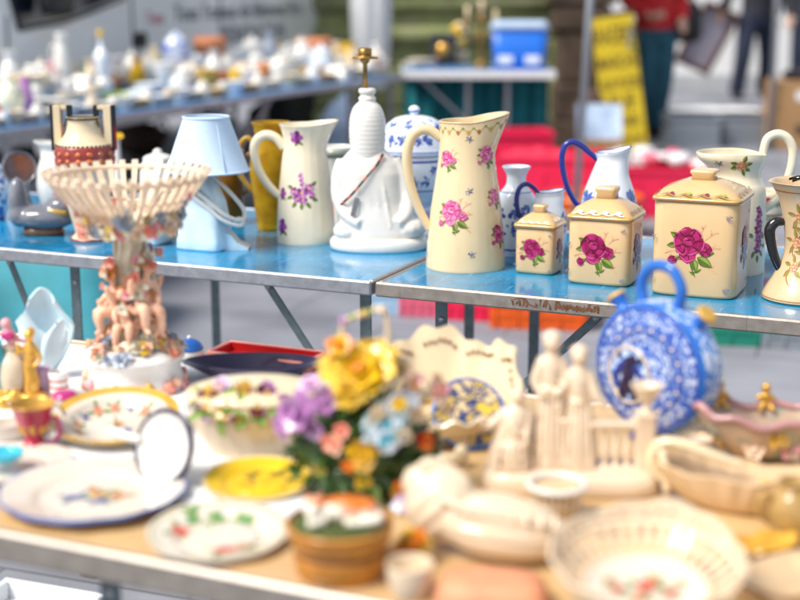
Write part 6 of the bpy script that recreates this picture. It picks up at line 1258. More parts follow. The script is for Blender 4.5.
# pieces of china standing on them: (photo x, photo foot y, height px, width px, form, colour, what it is)
def ware(form, w, h, m, m2=None):
    """returns [(part, MB)] of half width w, height h"""
    b = MB(); out = []
    if form in ('jug', 'teapot', 'cup'):
        pr = {'jug': [(.6, 0), (.7, .04), (1, .35), (.85, .65), (.6, .85), (.72, 1)], 'teapot': [(.5, 0), (.6, .05), (.95, .35), (.9, .62), (.5, .78)], 'cup': [(.5, 0), (.55, .08), (.85, .5), (1, 1)]}[form]
        S = Surf([(a*w*.85, z*h) for a, z in pr], az=.2, out=.3 if form == 'jug' else 0, up=.02*0, z0=.8, sub=4); S.mesh(b, m, 24, wall=w*.08); weld(b); out.append(('body', b))
        q = MB(); q.tube(cr([(-w*.55, 0, h*.75), (-w*1.15, 0, h*.8), (-w*1.25, 0, h*.5), (-w*.8, 0, h*.3)], 4), w*.10, m2 or m, 7); out.append(('handle', q))
        if form == 'teapot':
            q = MB(); q.tube(cr([(w*.7, 0, h*.3), (w*1.1, 0, h*.45), (w*1.35, 0, h*.72)], 4), [w*.2, w*.14, w*.09], m, 8); out.append(('spout', q))
            q = MB(); q.lathe(cr([(w*.45, h*.785), (w*.4, h*.86), (w*.12, h*.9), (w*.15, h*.96), (.001, h)], 3), m2 or m, 20); out.append(('lid', q))
    elif form == 'vase':
        b.lathe(cr([(w*.55, 0), (w*.6, h*.03), (w, h*.35), (w*.75, h*.65), (w*.38, h*.85), (w*.55, h), (w*.42, h), (w*.3, h*.85)], 4), m, 24); out.append(('body', b))
    elif form == 'bottle':
        b.lathe(cr([(w*.9, 0), (w, h*.03), (w, h*.5), (w*.8, h*.62), (w*.3, h*.74), (w*.28, h*.9)], 4), m, 22); out.append(('body', b)); q = MB(); q.lathe([(w*.36, h*.88), (w*.40, h*.9), (w*.40, h*.99), (w*.3, h)], m2 or m, 16); out.append(('stopper', q))
    elif form == 'jar':
        b.lathe(cr([(w*.7, 0), (w*.9, h*.06), (w, h*.4), (w*.8, h*.68), (w*.75, h*.72)], 4), m, 24); out.append(('body', b)); q = MB(); q.lathe(cr([(w*.8, h*.725), (w*.82, h*.77), (w*.5, h*.87), (w*.14, h*.9), (w*.17, h*.97), (.001, h)], 3), m2 or m, 22); out.append(('lid', q))
    elif form == 'bowl':
        b.lathe(cr([(w*.45, 0), (w*.48, h*.1), (w*.8, h*.5), (w, h), (w*.94, h), (w*.7, h*.5), (.001, h*.18)], 4), m, 28); out.append(('body', b))
    elif form == 'plates':
        for i in range(4): b.lathe(cr([(w*.5, h*i/4), (w*.6, h*i/4 + .001), (w*(1 - .05*i), h*(i + .9)/4), (w*(.96 - .05*i), h*(i + .95)/4), (w*.5, h*(i + .4)/4), (.001, h*(i + .35)/4)], 3), m, 28)
        out.append(('body', b))
    elif form == 'figure':
        b.tube([(0, 0, 0), (0, 0, h*.35), (w*.1, 0, h*.68), (0, 0, h*.78)], [w*.8, w*.55, w*.5, w*.25], m, 12); b.ball((0, 0, h*.87), (h*.1, h*.1, h*.13), m, 10, 8); b.tube([(w*.4, 0, h*.66), (w*.8, -w*.3, h*.45)], [w*.2, w*.15], m, 8); b.tube([(-w*.4, 0, h*.66), (-w*.7, -w*.4, h*.5)], [w*.2, w*.15], m, 8); out.append(('body', b))
    elif form == 'planter':
        b.lathe([(w*.72, 0), (w*.74, .002), (w*.92, h*.72), (w*1.0, h*.73), (w*1.02, h), (w*.92, h), (w*.84, h*.7), (w*.6, h*.2), (.001, h*.2)], m, 30); out.append(('body', b))
    elif form == 'box':
        b.loft([(w*.95, w*.6, 0, 7), (w, w*.65, h*.05, 7), (w, w*.65, h*.7, 7)], m, 32); out.append(('body', b)); q = MB(); q.loft([(w*1.04, w*.69, h*.71, 7), (w*1.04, w*.69, h*.85, 7), (w*.7, w*.4, h, 5)], m2 or m, 32); out.append(('lid', q))
    elif form == 'tray':
        b.lathe(cr([(w*.7, 0), (w*.75, .002), (w, h*.9), (w*.98, h), (w*.7, h*.3), (.001, h*.25)], 3), m, 36, 1, .6); out.append(('body', b))
    elif form == 'bundle':
        b.ball((0, 0, h*.5), (w, w*.7, h*.5), m, 22, 14, .25, 2, int(w*9999)); out.append(('body', b))
    elif form == 'ball':
        b.lathe(cr([(w*.5, 0), (w*.55, h*.05), (w, h*.45), (w*.8, h*.8), (w*.45, h*.92), (w*.5, h), (w*.38, h)], 4), m, 24); out.append(('body', b))
    return out
PAT('dotted_ware', (.80, .80, .78), (.10, .16, .42), 90, .62); PAT('rose_ware', (.82, .78, .72), (.55, .12, .14), 80, .66); PAT('green_ware', (.75, .76, .62), (.20, .30, .10), 70, .60); PAT('gold_ware', (.84, .80, .70), (.55, .30, .05), 85, .64); PAT('bundle_print', (.62, .68, .84), (.04, .12, .60), 16, .55)
CN = [(12, 122, 26, 15, 'ball', 'green_ware', None, 'round green flecked vase at the near left corner of the back table'), (27, 116, 24, 10, 'jug', 'lilac', None, 'small purple jug beside the green flecked vase'),
      (-2, 126, 14, 8, 'jar', 'red_glaze', None, 'little red jar at the extreme left of the back table'), (30, 106, 18, 22, 'bowl', 'cream_pale', None, 'wide cream bowl behind the purple jug'),
      (12, 96, 30, 14, 'vase', 'white_glaze', None, 'tall plain white vase at the left frame edge on the back table'), (42, 96, 24, 16, 'teapot', 'gold_ware', None, 'gold flecked teapot left of the pink figurine'),
      (52, 84, 22, 7, 'figure', 'rose_pink', None, 'pink lady figurine on the back table below the van window'), (64, 94, 38, 12, 'jug', 'white_glaze', None, 'tall slender white jug right of the pink figurine'),
      (50, 114, 9, 24, 'plates', 'white_glaze', None, 'stack of white plates at the front of the left back table'), (84, 98, 14, 12, 'box', 'rose_ware', None, 'rose flecked box in front of the dark lidded jar'),
      (86, 86, 18, 9, 'jar', 'white_glaze', 'leaf_green', 'white jar with a dark green lid on the back table'), (103, 92, 38, 9, 'bottle', 'blue_white', 'yellow_glaze', 'tall white bottle with a yellow stopper'),
      (96, 104, 12, 12, 'cup', 'ivory', None, 'ivory cup in front of the yellow stoppered bottle'), (116, 94, 15, 8, 'figure', 'brown_glaze', None, 'small brown figurine left of the amber vase'),
      (138, 90, 20, 10, 'vase', 'amber_thick', None, 'bright orange amber glass vase on the back table'), (133, 72, 24, 13, 'teapot', 'white_glaze', None, 'white teapot behind the amber vase'),
      (120, 102, 5, 26, 'tray', 'leaf_light', None, 'flat green oval tray below the amber vase'), (156, 78, 24, 9, 'jug', 'cream_pale', None, 'slim cream jug right of the amber vase'),
      (177, 70, 31, 16, 'bundle', 'bundle_print', None, 'blue and white printed cloth bundle in front of the van'), (211, 64, 26, 18, 'planter', 'terracotta', None, 'larger terracotta flower pot left of centre on the back table'),
      (150, 100, 10, 20, 'plates', 'blue_white', None, 'stack of bluish plates right of the green oval tray'), (166, 90, 16, 14, 'bowl', 'white_glaze', None, 'white bowl under the printed bundle'),
      (180, 97, 14, 12, 'ball', 'dotted_ware', None, 'round blue flecked pot under the printed bundle'), (192, 84, 14, 15, 'teapot', 'gold_ware', None, 'squat gold flecked teapot below the larger terracotta pot'),
      (208, 92, 13, 14, 'bowl', 'mustard', None, 'mustard bowl in front of the larger terracotta pot'), (222, 90, 11, 11, 'cup', 'copper_glaze', None, 'copper brown cup below the larger terracotta pot'),
      (235, 88, 13, 10, 'jar', 'yellow_glaze', None, 'little yellow lidded jar right of the copper brown cup'), (228, 78, 18, 13, 'jug', 'white_glaze', None, 'white jug half behind the little yellow jar'),
      (253, 74, 25, 15, 'jar', 'white_glaze', None, 'white lidded jar midway between the two terracotta pots'), (250, 88, 11, 13, 'bowl', 'rose_ware', None, 'rose flecked bowl in front of the midway white jar'),
      (264, 85, 13, 9, 'cup', 'orange_glaze', None, 'orange cup right of the rose flecked bowl'), (270, 74, 26, 11, 'vase', 'slate_blue', None, 'slate blue vase left of the smaller terracotta pot'),
      (280, 82, 16, 13, 'ball', 'gold_ware', None, 'round gold flecked pot below the slate blue vase'), (292, 80, 14, 15, 'plates', 'white_glaze', None, 'short stack of white plates below the smaller terracotta pot'),
      (302, 74, 24, 17, 'teapot', 'white_glaze', None, 'big white teapot in front of the smaller terracotta pot'), (314, 58, 22, 20, 'planter', 'terracotta', None, 'smaller terracotta flower pot near the rear of the van'),
      (322, 76, 20, 13, 'jar', 'blue_white', None, 'bluish white jar right of the big white teapot'), (338, 74, 15, 12, 'bowl', 'cream_pale', None, 'cream bowl near the far end of the back tables'),
      (330, 62, 18, 9, 'bottle', 'cream_tan', 'brown_glaze', 'tan bottle with a brown stopper by the smaller terracotta pot'), (348, 62, 20, 13, 'jug', 'yellow_glaze', None, 'yellow jug near the far end of the back tables'),
      (360, 70, 13, 12, 'cup', 'brown_glaze', None, 'brown cup at the far end beside the yellow jug'), (372, 62, 16, 13, 'ball', 'gold_ware', None, 'round gold flecked pot at the far end of the back tables'),
      (384, 58, 16, 11, 'jar', 'cream', None, 'cream lidded jar by the stone monument'), (238, 66, 16, 12, 'bowl', 'dotted_ware', None, 'blue flecked bowl right of the larger terracotta pot'),
      (72, 106, 8, 16, 'tray', 'ivory', None, 'ivory oval tray between plate stack and rose flecked box'), (110, 80, 20, 9, 'vase', 'rose_ware', None, 'rose flecked vase right of the yellow stoppered bottle'),
      (30, 86, 20, 12, 'jar', 'white_glaze', None, 'white lidded jar at the back left below the van window'), (74, 80, 20, 11, 'vase', 'ivory', None, 'ivory vase left of the dark lidded jar'), (200, 76, 16, 11, 'cup', 'blue_white', None, 'bluish cup just under the larger terracotta pot'),
      (284, 66, 18, 11, 'figure', 'white_glaze', None, 'white figurine left of the smaller terracotta pot'), (150, 66, 20, 10, 'ball', 'white_glaze', None, 'round white pot left of the printed bundle'), (344, 82, 10, 12, 'box', 'white_glaze', 'rose_ware', 'white box at the front edge of the far back table'),
      (396, 62, 16, 12, 'teapot', 'ivory', None, 'ivory teapot nearest the green stone monument'), (312, 82, 9, 14, 'tray', 'mustard', None, 'mustard tray at the front of the far back table'), (58, 104, 16, 9, 'cup', 'white_glaze', None, 'white cup behind the front plate stack'),
      (8, 108, 14, 12, 'bowl', 'peach_pale', None, 'peach bowl behind the round green flecked vase'), (140, 104, 8, 13, 'tray', 'blue_white', None, 'bluish oval dish at the table edge left of the bluish plates')]
NAMES = dict(jug='china_jug', teapot='china_teapot', cup='china_cup', vase='china_vase', bottle='china_bottle', jar='china_jar', bowl='china_bowl', plates='plate_stack', figure='china_figurine', planter='flower_pot', box='china_box', tray='oval_tray', bundle='cloth_bundle', ball='china_pot')
CATS = dict(jug='jug', teapot='teapot', cup='cup', vase='vase', bottle='bottle', jar='jar', bowl='bowl', plates='plates', figure='figurine', planter='flower pot', box='box', tray='tray', bundle='bundle', ball='pot')
rr = random.Random(17)
CX = []
for i, c in enumerate(list(CN)):
    if c[4] in ('tray', 'plates'): continue
    f = ('bowl', 'jar', 'cup', 'vase', 'jug', 'ball', 'teapot')[i % 7]; mm = ('white_glaze', 'white_glaze', 'ivory', 'blue_white', 'dotted_ware', 'white_glaze', 'rose_ware', 'cream_pale')[i % 8]
    words = c[7].split(); cut = len(words)
    for w_ in ('on', 'at', 'of', 'by', 'below', 'behind', 'in', 'right', 'left', 'beside', 'midway', 'half', 'under', 'near', 'nearest', 'just', 'between', 'standing'):
        if w_ in words: cut = min(cut, words.index(w_))
    core = ' '.join(words[:max(cut, 2)])
    CX.append((c[0] + rr.uniform(5, 9), c[1] - rr.uniform(4, 9), {'bowl': 11, 'jar': 17, 'cup': 11, 'vase': 20, 'jug': 17, 'ball': 13, 'teapot': 15}[f], 11, f, mm, None, {'white_glaze': 'white', 'ivory': 'ivory', 'blue_white': 'bluish white', 'dotted_ware': 'blue flecked', 'rose_ware': 'rose flecked', 'cream_pale': 'cream'}[mm] + ' ' + {'ball': 'round pot'}.get(f, f) + ' close behind the ' + core))
CN += CX
for i, x in enumerate(range(-6, 380, 11)):
    near = min(CN[:54], key=lambda c: abs(c[0] - x) + (30 if c[4] in ('tray', 'plates') else 0)); words = near[7].split(); cut = len(words)
    for w_ in ('on', 'at', 'of', 'by', 'below', 'behind', 'in', 'right', 'left', 'beside', 'midway', 'half', 'under', 'near', 'nearest', 'just', 'between', 'standing'):
        if w_ in words: cut = min(cut, words.index(w_))
    f = ('plates', 'cup', 'bowl', 'plates', 'jar')[i % 5]; mm = ('white_glaze', 'blue_white', 'ivory', 'rose_ware', 'white_glaze', 'gold_ware', 'cream_pale')[i % 7]
    CN.append((x, 131 - x*.137 - 4, {'plates': 6, 'cup': 9, 'bowl': 8, 'jar': 12}[f], {'plates': 15, 'cup': 8, 'bowl': 11, 'jar': 8}[f], f, mm, None, {'white_glaze': 'white', 'blue_white': 'bluish white', 'ivory': 'ivory', 'rose_ware': 'rose flecked', 'gold_ware': 'gold flecked', 'cream_pale': 'cream'}[mm] + ' ' + {'plates': 'plate pile'}.get(f, f) + ' at the edge nearest the ' + ' '.join(words[:max(cut, 2)])))
for px, py, hp, wp, form, m, m2, lab in CN:
    P = base(px, py, wp*.5); k = K(P); 
    # keep it on the tables: clamp to their depth
    wp *= 1.8; hp *= 1.6; q = P - B0; u, v = q.dot(BX), q.dot(BY); yy = py
    while (u > 3.52 or v > .92) and yy < 132: yy += 1; P = at(px, yy); q = P - B0; u, v = q.dot(BX), q.dot(BY)
    v = max(v, .06 + wp*k*.5); P = B0 + BX*u + BY*v; P.z = TZ; k = K(P)
    t = thing(NAMES[form], lab, CATS[form], P, rr.uniform(-.8, .8), 'china on the back tables')
    for nm, b in ware(form, wp*k*(.5 if form not in ('figure',) else .8), hp*k, m, m2): b.build(nm, t)

# ---------------------------------------------------------------- white van
PAT('van_dirt', (.72, .75, .77), (.66, .69, .72), 3, .5, .3)
M('van_white', (.86, .89, .90), .28, .05, 4, coat=.4); M('van_glass', (.012, .018, .03), .08, .2, coat=.3); M('van_black', (.02, .02, .022), .5, .2); M('letter_grey', (.10, .12, .15), .5); M('letter_red', (.60, .22, .28), .5); M('lamp_red', (.5, .01, .02), .2); M('tyre', (.02, .02, .02), .8)
VA = V((-1.4, 9, 0)); VD = V((.307, .952, 0)); VN = V((.952, -.307, 0))     # along the side, outwards
VAN = thing('white_van', 'white delivery van parked behind the back tables with grey lettering on its side', 'van', VA + VD*.5, atan2(VD.y, VD.x) + pi)   # local x forwards, y left... side that shows is +y
VW = 1.95
def vx(t): return .5 - t                                    # param along VD -> local x (front is +x)
# outline of the flank, x forwards, z up
roof = [(vx(3.16), .45), (vx(3.16), 1.0), (vx(3.12), 1.95), (vx(2.95), 2.12), (vx(-.6), 2.14), (vx(-1.0), 2.06), (vx(-2.0), 1.30), (vx(-2.5), 1.16), (vx(-3.05), 1.00), (vx(-3.25), .80), (vx(-3.28), .42)]
b = MB()
n_ = len(roof)
ys = [(0, .0), (.05, .0), (VW - .05, 0), (VW, 0)]
# local y: photographed side is -? choose side y=0 facing VN
sgn = 1
def side(y, sc): 
    cx, cz = vx(0), 1.2; return [(cx + (x - cx)*sc, y, cz + (z - cz)*sc) for x, z in roof]
rows = [side(0, .985), side(-.03, .998), side(-.08, 1.0), side(-VW + .08, 1.0), side(-VW + .03, .998), side(-VW, .985)]
vs = [p for r_ in rows for p in r_]
fs = [tuple(range(n_)), tuple(range(5*n_, 6*n_))[::-1]] + [(j*n_ + i, (j+1)*n_ + i, (j+1)*n_ + (i+1) % n_, j*n_ + (i+1) % n_) for j in range(5) for i in range(n_)]
b.add(vs, fs, 'van_white', False); b.build('body', VAN)
def panel(name, pts, m, y=.012, th=.02, parent=VAN):
    q = MB(); q.prism(pts, y - th, y, m); return q.build(name, parent)
wn = panel('side_window', [(vx(-1.78), 1.05), (vx(-1.35), 1.08), (vx(-1.05), 1.13), (vx(-.72), 1.19), (vx(-.70), 1.85), (vx(-1.0), 1.88), (vx(-1.85), 1.22)], 'van_glass', .004)
b = MB(); b.tube([(x, .005, z) for x, z in [(vx(-1.80), 1.03), (vx(-1.35), 1.06), (vx(-1.05), 1.11), (vx(-.70), 1.17), (vx(-.68), 1.87), (vx(-1.0), 1.90), (vx(-1.88), 1.22), (vx(-1.80), 1.03)]], .014, 'van_black', 6); b.build('window_seal', wn)
b = MB(); b.loft([(.10, .05, 0, 3), (.12, .06, .05, 3), (.12, .06, .24, 3), (.09, .04, .30, 3)], 'van_black', 24); mi = b.build('wing_mirror', VAN, (vx(-1.62), .12, 1.10))
d_ = MB(); 
for pth in ([(vx(-.60), .003, .55), (vx(-.60), .003, 1.90)], [(vx(-1.92), .003, .55), (vx(-1.90), .003, 1.10)], [(vx(.62), .003, .55), (vx(.62), .003, 1.95)], [(vx(-1.9), .003, .56), (vx(3.0), .003, .56)]): d_.tube(pth, .006, 'van_black', 6)
d_.build('door_gap', VAN)
b = MB(); b.box((vx(-.52) , .012, .93), (.13, .03, .09), 'van_black', b=.012); b.build('door_handle', VAN)
b = MB(); b.box((vx(1.2), .012, .80), (3.4, .03, .09), 'van_dirt', b=.01); b.build('side_moulding', VAN)
b = MB(); b.box((vx(-2.12), .006, .86), (.05, .02, .035), 'lamp_red', b=.006); b.build('indicator', VAN)
b = MB(); b.box((vx(-3.27), -VW/2, .5), (.18, VW - .06, .34), 'van_black', b=.05); b.build('front_bumper', VAN)
b = MB(); b.box((vx(3.17), -VW/2, .52), (.14, VW - .06, .24), 'van_black', b=.04); b.build('rear_bumper', VAN)
panel('windscreen', [(vx(-1.12), 2.02), (vx(-1.10), 1.94), (vx(-2.0), 1.22), (vx(-2.06), 1.27)], 'van_glass', -.12, VW - .24)
for y in (-.05, -VW + .05):
    b = MB(); b.box((vx(3.14), y - .06*(1 if y > -1 else -1), 1.15), (.06, .12, .5), 'lamp_red', b=.02); b.build('tail_lamp', VAN)
    b = MB(); b.box((vx(-3.06), y - .16*(1 if y > -1 else -1), .88), (.30, .24, .17), 'clear_glass', b=.05); b.build('headlight', VAN)
for x in (vx(-2.35), vx(2.2)):
    for y in (-.10, -VW + .10):
        b = MB(); b.lathe(cr([(.20, -.10), (.31, -.10), (.335, -.06), (.335, .06), (.31, .10), (.20, .10)], 2), 'tyre', 36, c=(x, y, .335), rot=Matrix.Rotation(pi/2, 3, 'X')); wl = b.build('wheel', VAN)
        b = MB(); b.lathe([(.0, .08), (.10, .085), (.19, .06), (.20, .04)], 'aluminium', 28, c=(x, y, .335), rot=Matrix.Rotation(pi/2, 3, 'X')); b.lathe([(.0, -.08), (.10, -.085), (.19, -.06), (.20, -.04)], 'aluminium', 28, c=(x, y, .335), rot=Matrix.Rotation(pi/2, 3, 'X')); b.build('rim', wl)
def lettering(txt, size, m, parent, loc, rot, name='lettering', sx=1, ex=.002, align='LEFT', bold=0):
    c = bpy.data.curves.new(name, 'FONT'); c.body = txt; c.size = size; c.extrude = ex; c.align_x = align; c.offset = bold
    o = bpy.data.objects.new(name, c); COL.objects.link(o); dg = bpy.context.evaluated_depsgraph_get(); dg.update()
    me = bpy.data.meshes.new_from_object(o.evaluated_get(dg)); bpy.data.objects.remove(o); me.materials.clear(); me.materials.append(MATS[m]); me.name = name
    o = bpy.data.objects.new(name, me); COL.objects.link(o); o.parent = parent; o.location = loc; o.rotation_euler = rot; o.scale = (sx, 1, 1); return o
RV = (pi/2, 0, pi)                                         # reads left to right as seen from +y
lettering('Tous Travaux de Bâtiment Pro', .145, 'letter_grey', VAN, (vx(-.06), .004, 1.03), RV, sx=1.18)
lettering('Tous', .11, 'letter_red', VAN, (vx(-.42), .004, 1.02), RV)
lettering('RÉNOVATION', .17, 'letter_grey', VAN, (vx(.65), .004, .80 + .06), RV, sx=1.0)
lettering('DEVIS', .15, 'letter_grey', VAN, (vx(-.35), .004, .74), RV, sx=1.0)

# ---------------------------------------------------------------- stone monument, far table with cool box
M('mossy_stone', (.27, .30, .13), .9, .35, 5, bump=.6, bscale=12, blotch=((.36, .34, .22), 2.2, .55)); M('brown_stone', (.075, .05, .035), .85, .35, 6, bump=.5, bscale=12, blotch=((.11, .08, .06), 3, .6)); M('dark_joint', (.03, .03, .02), .9)
MP = at(352, 150, 0); MY = 11.3
xL, xR = atY(352, 60, MY).x - .5, atY(600, 60, MY).x
t = thing('stone_monument', 'green mossy stone monument base with mouldings and a brown corner pier', 'monument', ((xL + xR)/2, MY, 0), 0)
wd = (xR - xL)
b = MB()
z = 0
for i, (hh, dd) in enumerate(((.28, .10), (.26, .05), (.30, .0), (.24, .0), (.10, .08), (.22, .02), (.55, 0), (.55, 0), (.55, 0))):
    b.box((0, 1.0 - dd/2, z + hh/2), (wd + dd, 2.0 + dd, hh - .012), 'mossy_stone', b=.02); z += hh
b.box((0, 1.02, z/2), (wd - .06, 1.9, z - .02), 'dark_joint'); b.build('plinth', t)
px0 = atY(560, 60, MY - .4).x - (xL + xR)/2; px1 = atY(604, 60, MY - .4).x - (xL + xR)/2; pw = px1 - px0
b = MB()
for z0, z1, g_ in ((0, .22, .06), (.225, .50, .03), (.505, .90, 0), (.905, 1.10, .05), (1.105, 1.28, .09), (1.285, 2.0, 0), (2.005, 2.7, 0)):
    b.box((px0 + pw/2, -.18, (z0 + z1)/2), (pw + 2*g_, .36 + g_, z1 - z0), 'brown_stone', b=.02)
b.build('corner_pier', t)
b = MB()
for z_, r_ in ((.86, .07), (1.10, .05), (1.24, .09), (.56, .05)): b.tube([(-wd/2 - .02, -.03, z_), (px0 - .12, -.03, z_)], r_, 'mossy_stone', 14)
b.build('roll_moulding', t)
# low table with the cool box
Q0 = at(402, 71); Q1 = at(474, 71)
Lq = (at(556, 71) - Q0).length
table('far_table', 'pale edged far table with a teal cloth hanging under it', Q0, atan2(.0, 1), Lq, .7, [.42, Lq - .3], [(.10, .42, .05)], 'table_greyblue', 'plastic_white', None, rh=.05, legm='aluminium')
b = MB()
def cl(u, v): return V(((u - .5)*(Lq*.98), .02*sin(u*60) + .012*sin(u*23 + v*3), -.02 - .66*v))
b.sheet(cl, 120, 6, .004, 'teal_cloth'); o = b.build('hanging_cloth', None, Q0 + V((Lq/2, .34, 0))); tag(o, 'dark teal cloth hanging beneath the far table', 'cloth')
P = at(520, 69); k = K(P); t = thing('cool_box', 'bright blue cool box with a pale lid on the far table', 'cool box', P + V((0, .1, 0)), -.05)
b = MB(); b.loft([(24*k, 15*k, 0, 7), (25*k, 16*k, 2*k, 7), (28*k, 18*k, 38*k, 7)], 'plastic_blue', 40); b.build('body', t); b = MB(); b.loft([(29*k, 19*k, 38.3*k, 7), (29*k, 19*k, 43*k, 7), (26*k, 16*k, 47*k, 6)], 'paper_blue', 40); b.build('lid', t)
for x in (-14, 13): b = MB(); b.box((x*k, -16.2*k, 9*k), (15*k, 1.5*k, 8*k), 'paper_white', b=.4*k); b.build('label', t)
P = at(443, 66); k = K(P); t = thing('black_box', 'black box with a gold emblem standing on the far table', 'box', P + V((0, .08, 0)))
b = MB(); b.loft([(13*k, 9*k, 0, 9), (13.5*k, 9*k, 1*k, 9), (13.5*k, 9*k, 30*k, 9), (13*k, 8.6*k, 31*k, 9)], 'black_glaze', 40); b.build('body', t); b = MB(); b.lathe([(0, 9.3*k), (6.5*k, 9.3*k), (6.5*k, 8.9*k)], 'gold', 20, c=(0, 0, 16*k), rot=Matrix.Rotation(pi/2, 3, 'X')); b.build('emblem', t)
P = at(481, 68); k = K(P); t = thing('candlestick', 'tall brass candlestick with branched arms on the far table', 'candlestick', P)
b = MB(); b.lathe(cr([(8*k, 0), (9*k, 2*k), (3*k, 6*k), (2.4*k, 20*k), (3.4*k, 26*k), (2*k, 40*k), (4*k, 46*k), (3*k, 52*k)], 4), 'brass', 20)
for s in (-1, 1): b.tube(cr([(0, 0, 34*k), (s*10*k, 0, 32*k), (s*14*k, 0, 40*k)], 4), 1.6*k, 'brass', 7); b.lathe([(3*k, 0), (4.6*k, 4*k), (3*k, 4*k)], 'brass', 14, c=(s*14*k, 0, 40*k))
b.build('stand', t)
for s, hh in ((-1, 16), (0, 14), (1, 12)): b = MB(); b.lathe([(2.2*k, 0), (2.2*k, hh*k), (.4*k, (hh + 1)*k)], 'cream', 12, c=(s*14*k, 0, (44 if s else 52)*k)); b.build('candle', t)
P = at(463, 66); k = K(P); t = thing('floral_pot', 'small pot of cream paper flowers left of the brass candlestick', 'pot', P + V((0, .2, 0)))
b = MB(); b.lathe([(5*k, 0), (7*k, 14*k), (6*k, 14*k)], 'ivory', 18); b.build('pot', t); b = MB()
for i in range(12): b.ball((rr.uniform(-9, 9)*k, rr.uniform(-6, 6)*k, rr.uniform(20, 40)*k), 4*k, ('cream', 'yellow_glaze', 'white_glaze')[i % 3], 8, 6, .3)
for i in range(6): b.tube([(0, 0, 10*k), (rr.uniform(-8, 8)*k, rr.uniform(-4, 4)*k, 32*k)], .8*k, 'leaf_green', 5)
b.build('flowers', t)
P = at(420, 67); k = K(P); t = thing('paper_stack', 'loose white papers and a pen case on the far table', 'papers', P + V((0, .1, 0)))
b = MB()
for i in range(5): b.box((rr.uniform(-8, 8)*k, rr.uniform(-8, 8)*k, (1 + i*1.6)*k), (26*k, 20*k, 1.4*k), ('paper_white', 'cream_pale', 'plastic_pink')[i % 3], rr.uniform(-.5, .5), .0003)
b.build('sheets', t); b = MB(); b.box((10*k, -8*k, 11*k), (12*k, 5*k, 3.4*k), 'black_glaze', .3, .001); b.build('pen_case', t)
P = at(386, 52, 0); 
P = V((atY(372, 20, 12.6).x, 10.9, 0)); 
t = thing('glare_parasol', 'white folded cloth parasol between the van and the monument', 'parasol', (atY(370, 20, 10.6).x, 10.6, 0))  # added white parasol shape, stands for bright glare in the gap
b = MB(); b.lathe(cr([(.08, .50), (.11, .55), (.14, 1.1), (.12, 1.6), (.03, 2.3)], 4), 'paper_white', 26, fl=.18, nf=7); b.build('canopy', t); b = MB(); b.tube([(0, 0, 0), (0, 0, 2.15)], .018, 'aluminium', 10); b.build('pole', t); b = MB(); b.lathe(cr([(.24, 0), (.25, .05), (.10, .09), (.03, .12)], 3), 'plastic_grey', 26); b.build('base', t)
# clear bundle and brown sack beside the pier
P = at(578, 142, 0); k = K(P); t = thing('brown_sack', 'dark reddish brown sack slumped at the foot of the stone pier', 'sack', P + V((0, -.75, 0)))
b = MB(); b.ball((0, 0, 26*k), (21*k, 16*k, 29*k), 'sack_brown', 24, 16, .25, 3, 4); b.ball((2*k, 0, 53*k), (9*k, 8*k, 7*k), 'sack_brown', 14, 9, .4, 4, 2); fuse(b, 3*k, 3, 'body', t)

# ---------------------------------------------------------------- yellow board, poles, crates, boxes
M('sign_yellow', (.62, .45, .015), .55, .12, 8, bump=.1); M('sign_ink', (.06, .035, .01), .6)
P = at(628, 154, 0); k = K(P); t = thing('notice_board', 'leaning yellow notice board covered in dark lettering', 'notice board', P, .06)
bw_, bh = 42*k, 138*k; lean = -.13
rb = Matrix.Rotation(lean, 3, 'Y') @ Matrix.Rotation(-.12, 3, 'X')
b = MB(); b.box((0, 0, bh/2), (bw_, .018, bh), 'sign_yellow', b=.004); o = b.build('front_panel', t); o.rotation_euler = (-.12, lean, 0)
for y, txt, s, sx in ((.80, 'BRADERIE', 15, .62), (.62, 'MARCHÉ', 11, .78), (.475, 'AUX PUCES', 9, .72), (.33, 'RUE', 12, 1.0), (.20, 'BARRÉE', 9, .8), (.07, 'DIMANCHE', 8, .72)):
    lettering(txt, s*k*1.6, 'sign_ink', o, (0, -.0095, bh*y), (pi/2, 0, 0), sx=sx*.74, align='CENTER', ex=.0008, bold=.0022)
b = MB(); b.tube([(0, .02, bh*.9), (0, .45, 0)], .014, 'leg_steel', 8); b.build('strut', t)
b = MB(); b.box((0, 0, bh + .008), (bw_*1.02, .03, .03), 'brown_stone', b=.005); o2 = b.build('top_clip', t); o2.rotation_euler = (-.12, lean, 0)
P = V((atY(573, 235, 6.4).x, 6.4, 0)); top = atY(590, 0, 6.4); d = (top - P); t = thing('tent_pole', 'thin pale grey leaning tent pole left of the yellow board', 'pole', P)
b = MB(); b.tube([(0, 0, 0), tuple(d*1.9)], .017, 'aluminium', 12); b.build('tube', t); b = MB(); b.box((0, 0, .008), (.10, .10, .016), 'leg_steel', b=.003); b.build('foot_plate', t)
P = at(769, 150, 0); top = atY(777, 0, P.y); d = top - P; t = thing('tent_pole', 'thin grey upright tent pole between the second person and the cardboard boxes', 'pole', P)
b = MB(); b.tube([(0, 0, 0), tuple(d*1.9)], .022, 'aluminium', 12); b.build('tube', t); b = MB(); b.box((0, 0, .008), (.12, .12, .016), 'leg_steel', b=.003); b.build('foot_plate', t)
